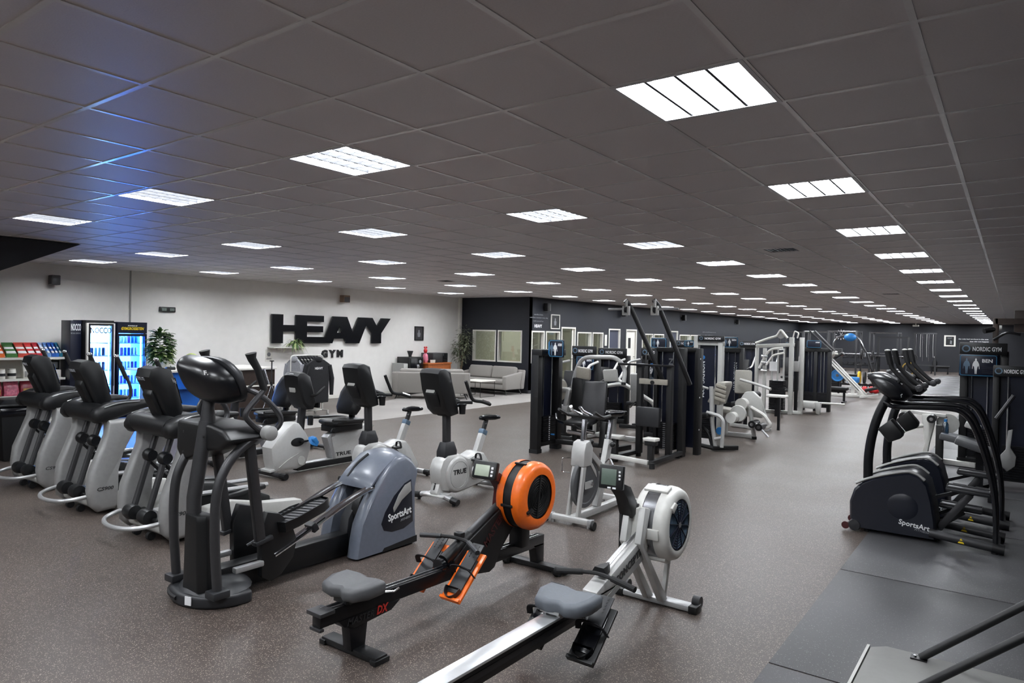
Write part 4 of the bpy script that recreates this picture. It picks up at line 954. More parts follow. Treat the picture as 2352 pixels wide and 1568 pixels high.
part('grip', MB().tube([(X0-.23, 3.495, .424), (X0-.09, 3.565, .43)], .018, 10), 'black_rubber', hd); part('grip', MB().tube([(X0+.1, 3.57, .43), (X0+.26, 3.548, .409)], .018, 10), 'black_rubber', hd)
part('chain_guard', MB().loft([[(X0+x*k, 3.62+y, .43+z) for x, z in ((-.05, 0), (-.03, .035), (.03, .035), (.05, 0))] for k, y in ((1, -.02), (.8, .04), (.2, .1))]), 'print_black', hd)
for s in (-1, 1): footplate(X0+s*.16, 3.12, .12, .34, .66, 'black_plastic', 'black_gloss', rw)
part('foot_axle', MB().cyl((X0-.2, 3.36, .26), (X0+.2, 3.36, .26), .012, 8), 'steel', rw)

# ================================================================ SportsArt elliptical in the foreground
sa = thing('elliptical_trainer', 'big charcoal elliptical trainer with slate grey rear housing nearest the camera', 'elliptical', (-4.4, 3.3, 0))
XC = -4.4
out = [(XC-.02+.33*math.cos(a), 2.66+.29*math.sin(a)) for a in [PI+PI*i/16 for i in range(17)]]+[(XC+.31, 2.72), (XC+.1, 2.76), (XC-.1, 2.76), (XC-.35, 2.72)]
part('front_base', MB().prism(out, 'z', .0, .085), 'charcoal', sa, .022, seg=3)
part('base_cover', MB().loft([[(XC+.02+x*k, 2.62+y*k, z) for x, y in [(.27*math.cos(a), .22*math.sin(a)) for a in [2*PI*i/20 for i in range(20)]]] for k, z in ((1, .083), (.9, .11), (.6, .14), (.2, .15))]), 'charcoal', sa)
part('front_slot', MB().tube([(XC-.02+.332*math.cos(a), 2.66+.292*math.sin(a), .05) for a in [PI*1.08+PI*.42*i/8 for i in range(9)]], .014, 6), 'print_black', sa)
part('sticker', MB().box((XC+.1, 2.383, .055), (.05, .006, .055), (0, 0, .28)), 'print_white', sa)
for s, xx in ((-1, XC-.245), (1, XC+.265)):
    part('front_tube', MB().tube(smooth_path([(xx, 2.49, .1), (xx, 2.465, .45), (xx, 2.47, .74), (xx, 2.52, .9), (xx, 2.62, 1.02), (xx, 2.8, 1.13)]), .031, 12), 'gunmetal', sa)
    part('tube_socket', MB().mm((xx-.055, 2.43, .085), (xx+.055, 2.55, .135)), 'charcoal', sa, .01)
part('mast', MB().tube([(XC+.0, 2.47, .1), (XC+.0, 2.47, .7), (XC+.0, 2.55, 1.2)], .055, 14, flat=(1, .8)), 'gunmetal', sa)
part('mast_guard', MB().loft([[(XC+.05+x, 2.42+y, z) for x, y in ((-.11*k, .05), (-.07*k, 0), (.07*k, 0), (.11*k, .05), (.1*k, .11), (-.1*k, .11))] for k, z in ((1.25, .1), (1.1, .3), (1.0, .55), (.94, .6))]), 'black_plastic', sa, .008)
part('pivot_housing', MB().prism([(-4.73, 1.19), (-4.3, 1.19), (-4.16, 1.17), (-4.08, 1.1), (-4.2, 1.03), (-4.4, 1.0), (-4.55, .94), (-4.66, .9), (-4.74, .98)], 'y', 2.52, 2.82), 'black_plastic', sa, .025, seg=3)
part('housing_screw', MB().cyl((-4.6, 2.495, 1.12), (-4.6, 2.5, 1.12), .008, 8).cyl((-4.35, 2.495, 1.11), (-4.35, 2.5, 1.11), .008, 8).cyl((-4.6, 2.495, .98), (-4.6, 2.5, .98), .008, 8), 'gunmetal', sa)
part('console_neck', MB().tube([(XC-.0, 2.56, 1.17), (XC-.0, 2.56, 1.3), (XC-.0, 2.58, 1.42)], [.055, .038, .045], 12), 'gunmetal', sa)
# console: a domed shell, screen toward the user
def console_dome(xc, yc, zc, w_, h_, d_):
    rings = []
    for k in range(7):
        t = k/6; rr = math.sqrt(max(0, 1-(t*.98)**2)) if k else 1.0; y = yc+.07-d_*t
        ring = []
        for i in range(28):
            a = 2*PI*i/28; ca, sn = math.cos(a), math.sin(a)
            ee = .42 if ca < 0 and sn > 0 else .8
            x = (abs(ca)**ee)*math.copysign(1, ca)*w_/2*(.35+.65*rr); z = (abs(sn)**ee)*math.copysign(1, sn)*h_/2*(.4+.6*rr)
            ring.append((xc+x, y+(z)*-.45, zc+z-(.03*t)+(.03 if x < 0 else -.03)*abs(x)/(w_/2)))
        rings.append(ring)
    return MB().loft(rings)
mat('console_black', (14, 15, 19), .3, var=.1)
co = part('console', console_dome(XC+.0, 2.53, 1.485, .56, .3, .15), 'console_black', sa, ang=70)
part('console_rim', MB().loft([[(XC+math.copysign(abs(math.cos(a))**.75, math.cos(a))*.3*k, 2.61+y-.45*math.copysign(abs(math.sin(a))**.8, math.sin(a))*.15*k, 1.485+math.copysign(abs(math.sin(a))**.8, math.sin(a))*.158*k) for a in [2*PI*i/28 for i in range(28)]] for k, y in ((.97, -.012), (1, 0), (1, .03), (.9, .04))]), 'charcoal', co, ang=70)
text('lettering', 'SportsArt', 'print_grey', co, (-4.63, 2.438, 1.455), (1, -.35, -.04), (0, -.25, 1), .15, .035, .002, .01)
text('emblem', 'F.', 'print_white', co, (-4.21, 2.42, 1.53), (1, .45, 0), (0, -.2, 1), .03, .03, .002, .03)
for s in (-1, 1):
    xx = XC+s*.285
    hl = part('moving_handle', MB().tube(smooth_path([(xx, 2.79, 1.13), (xx, 2.7, 1.2), (xx, 2.66, 1.27), (xx+s*.01, 2.74, 1.37), (xx+s*.01, 2.79, 1.43), (xx+s*.01, 2.77, 1.5)]), .02, 10), 'gunmetal', sa)
    part('grip', MB().tube([(xx+s*.01, 2.79, 1.42), (xx+s*.01, 2.74, 1.56), (xx, 2.7, 1.63), (xx, 2.69, 1.67)], [.024, .024, .028, .038], 12), 'black_rubber', hl)
    part('grip_sensor', MB().tube([(xx+s*.02, 2.806, 1.46), (xx+s*.02, 2.77, 1.56)], .016, 8), 'chrome', hl)
    part('fixed_handle', MB().tube(smooth_path([(XC+s*.18, 2.66, 1.38), (XC+s*.25, 2.7, 1.42), (XC+s*.31, 2.8, 1.35), (XC+s*.33, 2.9, 1.22), (XC+s*.3, 2.86, 1.13), (XC+s*.25, 2.8, 1.12)]), .019, 10), 'gunmetal', sa)
    xa = XC+s*.3
    part('pivot_cap', MB().lathe([(0, -.035), (.045, -.035), (.05, -.025), (.05, .03), (.04, .036), (0, .036)], (xa+s*.04, 2.8, 1.13), 'x', 20), 'pale_grey', sa)
    ar = part('swing_arm', MB().bar((XC+s*.21, 2.74, 1.05), (XC+s*.2, 2.84, .36), .045, .07, (0, 1, 0)), 'gunmetal', sa, .008)
    part('arm_shoe', MB().box((XC+s*.2, 2.86, .36), (.06, .14, .03), (.2, 0, 0)), 'charcoal', ar, .006)
    part('link_guard', MB().prism([(2.86, .1), (2.85, .42), (2.9, .55), (3.0, .52), (3.1, .43), (3.15, .3), (3.12, .18), (3.02, .08), (2.94, .05)], 'x', XC+s*.17-.03, XC+s*.17+.03), 'black_plastic', sa, .008)
    for d in (0, .045): part('rail_rod', MB().tube(smooth_path([(XC+s*(.15+d), 2.96, .23), (XC+s*(.15+d), 3.21, .32), (XC+s*(.15+d), 3.54, .45), (XC+s*(.15+d), 3.8, .535), (XC+s*(.15+d), 4.0, .56)]), .016, 8), 'chrome', sa)
    part('rod_clamp', MB().box((XC+s*.17, 3.3, .355), (.1, .05, .06), (.45, 0, 0)), 'charcoal', sa, .006)
    dz = .0 if s > 0 else -.06
    pl = [(-.075, 0), (-.08, .1), (-.06, .22), (-.065, .34), (-.04, .41), (.04, .41), (.07, .34), (.075, .2), (.08, .1), (.06, 0), (0, -.02)]
    yb, zb, an = (3.0, .44, .25) if s > 0 else (3.1, .3, .25)
    q = lambda p, n: (XC+s*.2+p[0], yb+p[1]*math.cos(an)-n*math.sin(an), zb+p[1]*math.sin(an)+n*math.cos(an))
    pd = part('pedal', MB().loft([[q((p[0]*k, p[1]), n) for p in pl] for k, n in ((.9, -.05), (1.05, -.03), (1.14, .028), (1.07, .03), (1.0, .01))], cap=False), 'black_plastic', sa)
    part('pedal_tread', MB().loft([[q((p[0]*.93, p[1]*.96+.008), n) for p in pl] for n in (.0, .014)]), 'charcoal', pd)
    for i in range(9):
        part('tread_rib', MB().add([q((sx*.058, .035+.04*i+sx*.012+dy), n) for n in (.013, .019) for sx, dy in ((-1, 0), (1, 0), (1, .014), (-1, .014))], [(0, 3, 2, 1), (4, 5, 6, 7), (0, 1, 5, 4), (1, 2, 6, 5), (2, 3, 7, 6), (3, 0, 4, 7)]), 'gunmetal', pd)
    part('front_step', MB().box((XC+s*.19, 2.76, .2), (.05, .22, .04)), 'silver', sa, .01)
part('centre_beam', MB().mm((XC-.065, 2.6, .015), (XC+.065, 3.75, .19)), 'black_plastic', sa, .012)
# rear housing: two side panels, a domed crown bridging them, dark works between
PROF = [(3.68, .02), (3.7, .15), (3.73, .28), (3.8, .42), (3.88, .54), (3.95, .63), (4.03, .71), (4.12, .77), (4.22, .78), (4.3, .735), (4.37, .65), (4.34, .52), (4.35, .14), (4.37, .02)]
for s in (-1, 1):
    rings = []
    for k, dx in ((.97, .12), (1, .15), (1, .2), (.985, .225), (.95, .24)):
        rings.append([(XC+s*dx, 4.04+(y-4.04)*k, (z-.02)*(k if z > .3 else 1)+.02) for y, z in PROF])
    sp = part('side_panel', MB().loft(rings), 'slate_plastic', sa, ang=45)
    xo = XC+s*.238
    part('side_inset', MB().prism([(4.29, .5), (4.31, .2), (4.2, .16), (4.06, .16), (3.97, .19), (3.94, .25), (3.98, .34), (4.08, .46), (4.2, .545), (4.28, .57)], 'x', xo-.012, xo+.004*s), 'navy_plastic', sp, .003)
    part('light_accent', MB().prism([(4.27, .55), (4.28, .47), (4.17, .41), (4.08, .32), (4.07, .36), (4.13, .46), (4.2, .53)], 'x', xo+.003*s, xo+.008*s), 'pale_grey', sp, .002)
    part('bottom_strip', MB().prism([(3.95, .015), (4.36, .015), (4.36, .07), (3.98, .045)], 'x', xo-.012, xo+.006*s), 'black_plastic', sp)
CR = [(3.86, .59), (3.93, .66), (4.03, .735), (4.12, .79), (4.22, .8), (4.31, .755), (4.38, .66)]
rings = []
for dx, lift in ((-.2, -.02), (-.15, .0), (-.07, .015), (0, .02), (.07, .015), (.15, 0), (.2, -.02)):
    rings.append([(XC+dx, y, z+lift) for y, z in CR]+[(XC+dx, y-.01, z-.05) for y, z in reversed(CR)])
part('housing_crown', MB().loft(rings), 'slate_plastic', sa, ang=50)
part('crown_groove', MB().tube(smooth_path([(XC-.1, 3.87, .61), (XC-.09, 3.96, .705), (XC-.06, 4.06, .78)]), .011, 8), 'charcoal', sa)
part('inner_spine', MB().prism([(3.72, .02), (3.76, .3), (3.92, .54), (4.1, .68), (4.3, .68), (4.3, .02)], 'x', XC-.05, XC+.05), 'charcoal', sa, .01)
part('flywheel_guard', MB().lathe([(0, -.05), (.24, -.05), (.25, -.04), (.25, .04), (.24, .05), (0, .05)], (XC+.07, 4.05, .34), 'x', 36), 'black_plastic', sa)
text('lettering', 'SportsArt', 'print_white', sa, (XC+.2425, 4.02, .235), (0, 1, .1), (0, -.1, 1), .27, .08, .003, .02)
text('lettering', 'FITNESS', 'print_grey', sa, (XC+.2425, 4.16, .228), (0, 1, .12), (0, -.12, 1), .12, .018, .003, .01, .3)
part('rear_foot', MB().mm((XC-.22, 4.25, 0), (XC+.22, 4.33, .02)), 'black_rubber', sa)

# ================================================================ row of three silver ellipticals
mat('shell_silver', (158, 158, 157), .36, .35, var=.04)
def true_elliptical(XC, lab):
    e = thing('cross_trainer', lab, 'elliptical', (XC, 3.6, 0), 'silver cross trainers in a row')
    leg = [(3.02, .03), (2.95, .1), (2.93, .24), (2.95, .42), (3.03, .62), (3.09, .78), (3.1, .92), (3.44, .92), (3.34, .76), (3.25, .6), (3.2, .42), (3.2, .22), (3.18, .04)]
    for s in (-1, 1):
        xs = XC+s*.36
        rings = []
        for k, dx in ((.82, -.06), (.96, -.045), (1, -.02), (1, .03), (.95, .05), (.8, .065)):
            rings.append([(xs+s*dx, 3.17+(y-3.17)*k, .46+(z-.46)*(.5+.5*k)) for y, z in leg])
        lg = part('side_shell', MB().loft(rings), 'shell_silver', e, ang=50)
        if s > 0: text('lettering', 'CS900', 'charcoal', lg, (xs+.067, 3.0, .24), (0, 1, 0), (0, 0, 1), .15, .035, .002, .01, .2)
        part('floor_fairing', MB().loft([[(xs+s*x, y, z*h) for x, z in ((-.09, .02), (.085, .02), (.07, 1), (-.05, 1.0))] for y, h in ((3.2, .1), (3.32, .26), (3.55, .28), (3.9, .2), (4.3, .16), (4.36, .06))]), 'light_plastic', e, .012)
        # black top arm that sweeps back
        rings = []
        for y, z, hh, ww in ((2.98, .95, .03, .06), (3.01, .96, .075, .085), (3.12, .985, .095, .09), (3.28, 1.02, .075, .08), (3.48, 1.05, .045, .065), (3.64, 1.05, .02, .045)):
            rings.append([(xs-s*.03+ww*math.copysign(abs(math.cos(a))**.6, math.cos(a)), y, z+hh*math.copysign(abs(math.sin(a))**.6, math.sin(a))) for a in [2*PI*i/16 for i in range(16)]])
        tp = part('top_arm', MB().loft(rings), 'black_plastic', e, ang=60)
        part('arm_trim', MB().tube(smooth_path([(xs+s*.058, 3.06, 1.04), (xs+s*.055, 3.2, 1.075), (xs+s*.045, 3.4, 1.08)]), .006, 6), 'silver', tp)
        xh = XC+s*.27
        h_ = part('moving_handle', MB().tube(smooth_path([(xh, 3.3, 1.02), (xh+s*.02, 3.36, 1.14), (xh+s*.03, 3.34, 1.26), (xh+s*.03, 3.28, 1.38)]), .016, 8), 'gunmetal', e)
        part('grip', MB().tube([(xh+s*.03, 3.31, 1.31), (xh+s*.03, 3.22, 1.52)], .021, 10), 'black_rubber', h_)
        part('grip_tip', MB().ell((xh+s*.03, 3.215, 1.53), (.026, .026, .02), 10, 6), 'chrome', h_)
        # lower link with a knuckle
        xl = XC+s*.13
        lk = part('lower_link', MB().tube([(xl, 3.16, .92), (xl, 3.08, .66), (xl, 2.95, .22)], .027, 10), 'gunmetal', e)
        part('knuckle', MB().lathe([(0, -.05), (.05, -.045), (.06, -.02), (.06, .02), (.045, .05), (0, .05)], (xl, 3.09, .69), 'x', 14), 'black_plastic', lk)
        part('link_pivot', MB().lathe([(0, -.07), (.06, -.06), (.07, 0), (.06, .06), (0, .07)], (xl, 2.94, .21), 'x', 16), 'black_plastic', e)
        part('crank_rod', MB().tube([(xl, 3.07, .66), (xl+s*.02, 3.3, .42)], .02, 8), 'black_plastic', e)
        p_ = part('foot_pedal', MB().box((XC+s*.15, 3.72+.12*s, .33-.05*s), (.16, .4, .05), (.1*s, 0, 0)), 'black_plastic', e, .018)
        part('pedal_arm', MB().tube([(XC+s*.15, 3.3, .33), (XC+s*.15, 4.1, .3)], .022, 8), 'silver', e)
        part('transport_wheel', MB().cyl((XC+s*.12-.02, 2.98, .035), (XC+s*.12+.02, 2.98, .035), .035, 14), 'black_rubber', e)
    part('belly', MB().loft([[(XC+x, y, z) for x in (-.28, .28) for y, z in ((3.0, .06), (2.98, .14))][0:0] or [(XC-.3*k, 2.98+d, z), (XC+.3*k, 2.98+d, z), (XC+.3*k, 3.3, z), (XC-.3*k, 3.3, z)] for k, d, z in ((.7, .06, .04), (.95, 0, .08), (1, 0, .14), (.9, .04, .17))]), 'light_plastic', e, .015)
    part('front_plate', MB().mm((XC-.27, 2.95, .16), (XC+.27, 3.12, .2)), 'black_plastic', e, .015)
    part('front_loop', MB().tube(smooth_path([(XC-.33, 3.05, .2), (XC-.33, 2.9, .18), (XC-.27, 2.78, .16), (XC-.12, 2.72, .15), (XC+.08, 2.72, .15), (XC+.25, 2.79, .16), (XC+.33, 2.92, .18), (XC+.33, 3.05, .2)]), .019, 10), 'silver', e)
    part('bridge', MB().loft([[(x, 3.08+.1*math.cos(a)*k, .97+.09*math.sin(a)*k) for a in [2*PI*i/16 for i in range(16)]] for x, k in ((XC-.3, 1), (XC, 1.05), (XC+.3, 1))]), 'black_plastic', e)
    c = [(3.14, .98), (3.04, 1.2), (2.94, 1.4), (2.96, 1.47), (3.03, 1.49), (3.14, 1.46), (3.18, 1.36), (3.26, 1.1), (3.22, .98)]
    cn_ = part('console', MB().loft([[(XC+dx, 3.1+(y-3.1)*k, 1.24+(z-1.24)*kz) for y, z in c] for dx, k, kz in ((-.13, .75, .94), (-.12, .95, .99), (-.05, 1, 1), (.05, 1, 1), (.12, .95, .99), (.13, .75, .94))]), 'black_plastic', e, ang=40)
    text('lettering', 'TRUE', 'print_grey', cn_, (XC-.07, 2.945, 1.37), (1, 0, 0), (0, -.45, .9), .13, .03, .003, .02)
    part('console_spine', MB().prism([(3.11, .96), (2.98, 1.24), (3.0, 1.29), (3.08, 1.3), (3.2, 1.0)], 'x', XC-.075, XC+.075), 'black_plastic', cn_, .015)
    part('display', MB().box((XC, 3.215, 1.27), (.21, .012, .24), (.28, 0, 0)), 'black_gloss', cn_, .004)
    part('deck_tray', MB().prism([(3.1, 1.0), (3.45, 1.04), (3.47, 1.02), (3.12, .94)], 'x', XC-.3, XC+.3), 'charcoal', e, .008)
    part('rear_bar', MB().tube([(XC-.32, 4.3, .05), (XC+.32, 4.3, .05)], .04, 10), 'black_plastic', e)
    part('drive_cover', MB().loft([[(XC+x*k, y, z) for x, z in ((-.1, .04), (.1, .04), (.08, h), (-.08, h))] for y, h, k in ((3.25, .3, .7), (3.4, .42, 1), (3.75, .36, 1), (4.2, .16, .8))]), 'black_plastic', e, .02)
    return e
e2 = true_elliptical(-7.5, 'silver cross trainer in the middle of the row of three')
dup(e2, (-6.08, 3.58, 0), 'silver cross trainer at the right end of the row, behind the charcoal one')
dup(e2, (-8.93, 3.68, 0), 'silver cross trainer at the left end of the row in front of the shelf')

# ================================================================ upright bikes
def upright_bike(XC, lab):
    b = thing('upright_bike', lab, 'exercise bike', (XC, 6.0, 0), 'silver upright bikes')
    ft = part('front_foot', MB().tube(smooth_path([(XC-.28, 5.52, .05), (XC-.12, 5.53, .075), (XC, 5.535, .08), (XC+.12, 5.53, .075), (XC+.28, 5.52, .05)]), .03, 10), 'silver', b)
    for s in (-1, 1):
        part('foot_cap', MB().tube([(XC+s*.22, 5.52, .058), (XC+s*.31, 5.52, .045)], .036, 10), 'black_plastic', ft)
        part('leveller', MB().cyl((XC+s*.25, 5.52, 0), (XC+s*.25, 5.52, .03), .018, 8), 'black_rubber', ft)
    part('front_bracket', MB().prism([(5.49, .07), (5.47, .11), (5.53, .25), (5.68, .25), (5.72, .08)], 'x', XC-.055, XC+.055), 'silver_paint', b, .012)
    part('foot_shield', MB().prism([(5.46, .09), (5.6, .105), (5.6, .085), (5.46, .07)], 'x', XC-.14, XC+.14), 'silver_paint', b, .006)
    text('info_mark', 'i', 'print_black', b, (XC-.012, 5.482, .14), (1, 0, 0), (0, .35, .94), .022, .075, .003, .03)
    body = [(5.55, .13), (5.5, .22), (5.48, .36), (5.53, .46), (5.62, .5), (5.8, .5), (5.95, .44), (6.02, .46), (6.12, .49), (6.24, .46), (6.33, .36), (6.48, .13), (6.44, .08), (6.3, .13), (6.0, .09), (5.8, .07)]
    part('body_shell', MB().loft([[(XC+dx, 5.95+(y-5.95)*k, .28+(z-.28)*k) for y, z in body] for dx, k in ((-.095, .88), (-.08, .97), (-.03, 1), (.03, 1), (.08, .97), (.095, .88))]), 'silver_paint', b, ang=40)
    dc = part('drive_disc', MB().lathe([(0, .118), (.17, .118), (.185, .11), (.2, .09), (.2, .06)], (XC, 5.76, .28), 'x', 40), 'silver_paint', b)
    part('disc_line', ring_x(MB(), (5.76, .28), XC+.119, .145, .0025, 40), 'pale_grey', dc)
    part('crank_disc', MB().lathe([(0, .128), (.1, .128), (.125, .118), (.13, .08)], (XC, 6.08, .31), 'x', 32), 'silver_paint', b)
    text('lettering', 'TRUE', 'print_black', b, (XC+.1185, 5.66, .285), (0, 1, 0), (0, 0, 1), .22, .055, .002, .03)
    for s, a in ((1, 2.4), (-1, 2.4-PI)):
        cx = XC+s*.14; py, pz = 6.08+.17*math.cos(a), .31+.17*math.sin(a)
        ck = part('crank', MB().bar((cx, 6.08, .31), (cx, py, pz), .02, .03, (1, 0, 0)), 'steel', b, .004)
        part('crank_bolt', MB().cyl((cx, 6.08, .31), (cx+s*.015, 6.08, .31), .022, 12), 'chrome', ck)
        pd = part('pedal', MB().box((cx+s*.06, py, pz), (.09, .09, .025)), 'black_plastic', b, .006)
        part('strap', MB().tube(smooth_path([(cx+s*.02, py+.03, pz), (cx+s*.03, py+.03, pz+.06), (cx+s*.08, py+.03, pz+.065), (cx+s*.105, py+.03, pz)]), .006, 6, flat=(1, 3)), 'black_rubber', pd)
    part('mast_boot', MB().loft([[(XC+x*k, 5.68+y, z) for x, y in ((-.065, -.1*k), (.065, -.1*k), (.065, .1*k), (-.065, .1*k))] for k, y, z in ((1, 0, .46), (1, 0, .54), (.7, 0, .64))]), 'charcoal', b, .01)
    part('mast', MB().bar((XC, 5.68, .5), (XC, 5.66, 1.02), .062, .085, (0, 1, 0)), 'gunmetal', b, .012)
    cons = [(5.6, .93), (5.5, 1.0), (5.4, 1.22), (5.36, 1.4), (5.39, 1.44), (5.47, 1.45), (5.56, 1.42), (5.6, 1.3), (5.7, 1.05), (5.72, .95)]
    cn_ = part('console', MB().loft([[(XC+dx, 5.53+(y-5.53)*k, 1.2+(z-1.2)*kz) for y, z in cons] for dx, k, kz in ((-.145, .72, .92), (-.132, .94, .98), (-.06, 1, 1), (.06, 1, 1), (.132, .94, .98), (.145, .72, .92))]), 'black_plastic', b, ang=40)
    text('lettering', 'TRUE', 'print_grey', cn_, (XC-.08, 5.395, 1.3), (1, 0, 0), (0, -.3, .95), .14, .035, .003, .02)
    part('console_spine', MB().prism([(5.6, .92), (5.44, 1.08), (5.39, 1.18), (5.42, 1.22), (5.5, 1.2), (5.66, .98)], 'x', XC-.075, XC+.075), 'black_rubber', cn_, .012)
    part('spine_cap', MB().prism([(5.385, 1.19), (5.4, 1.225), (5.44, 1.22)], 'x', XC-.06, XC+.06), 'light_plastic', cn_, .004)
    part('display', MB().box((XC, 5.615, 1.24), (.23, .012, .28), (.32, 0, 0)), 'black_gloss', cn_, .004)
    hb = part('handlebar', MB().tube([(XC, 5.62, 1.08), (XC, 5.8, 1.06)], .02, 8).tube(fillet([(XC-.2, 5.86, 1.07), (XC, 5.78, 1.06), (XC+.2, 5.86, 1.07)], .08), .018, 8), 'black_plastic', b)
    for s in (-1, 1):
        part('grip', MB().tube(smooth_path([(XC+s*.2, 5.74, 1.31), (XC+s*.21, 5.79, 1.2), (XC+s*.21, 5.86, 1.1), (XC+s*.23, 6.0, 1.07), (XC+s*.23, 6.14, 1.03)]), .019, 10), 'black_rubber', hb)
        part('grip_sensor', MB().tube([(XC+s*.235, 6.0, 1.085), (XC+s*.235, 6.12, 1.05)], .012, 8), 'chrome', hb)
    part('cup_holder', MB().lathe([(0, 0), (.034, 0), (.04, .09), (.048, .1), (.048, .11), (.036, .1), (.03, .01), (0, .01)], (XC+.16, 5.74, .95), n=14).mm((XC+.1, 5.68, 1.03), (XC+.15, 5.74, 1.05)), 'black_plastic', b)
    part('seat_tube', MB().bar((XC, 6.17, .4), (XC, 6.3, .66), .07, .085, (0, 1, 0)), 'silver_paint', b, .014)
    part('tube_collar', MB().box((XC, 6.31, .68), (.075, .085, .06), (-.45, 0, 0)), 'steel_blue', b, .01)
    part('seat_post', MB().bar((XC, 6.31, .68), (XC, 6.37, .82), .04, .045, (0, 1, 0)), 'gunmetal', b, .006)
    sd = [(0, -.17), (.035, -.13), (.05, -.03), (.1, .05), (.115, .1), (.08, .13), (0, .12), (-.08, .13), (-.115, .1), (-.1, .05), (-.05, -.03), (-.035, -.13)]
    part('saddle', MB().loft([[(XC+p[0]*k, 6.4+p[1]*k, .83+dz) for p in sd] for k, dz in ((.6, -.015), (.95, 0), (1, .02), (.9, .035), (.5, .042))]), 'black_gloss', b, ang=60)
    part('seat_lever', MB().tube([(XC+.02, 6.33, .8), (XC+.08, 6.27, .79), (XC+.09, 6.24, .78)], .008, 6), 'black_plastic', b)
    rf = part('rear_foot', MB().tube([(XC-.24, 6.48, .05), (XC+.24, 6.48, .05)], .032, 10), 'silver', b)
    for s in (-1, 1): part('foot_cap', MB().tube([(XC+s*.18, 6.48, .05), (XC+s*.27, 6.48, .05)], .038, 10), 'black_plastic', rf); part('leveller', MB().cyl((XC+s*.22, 6.48, 0), (XC+s*.22, 6.48, .03), .018, 8), 'black_rubber', rf)
    return b
b1 = upright_bike(-4.99, 'silver upright exercise bike behind the orange rower monitor')
dup(b1, (-6.22, 5.98, 0), 'silver upright exercise bike between the recumbent bike and the other upright bike')

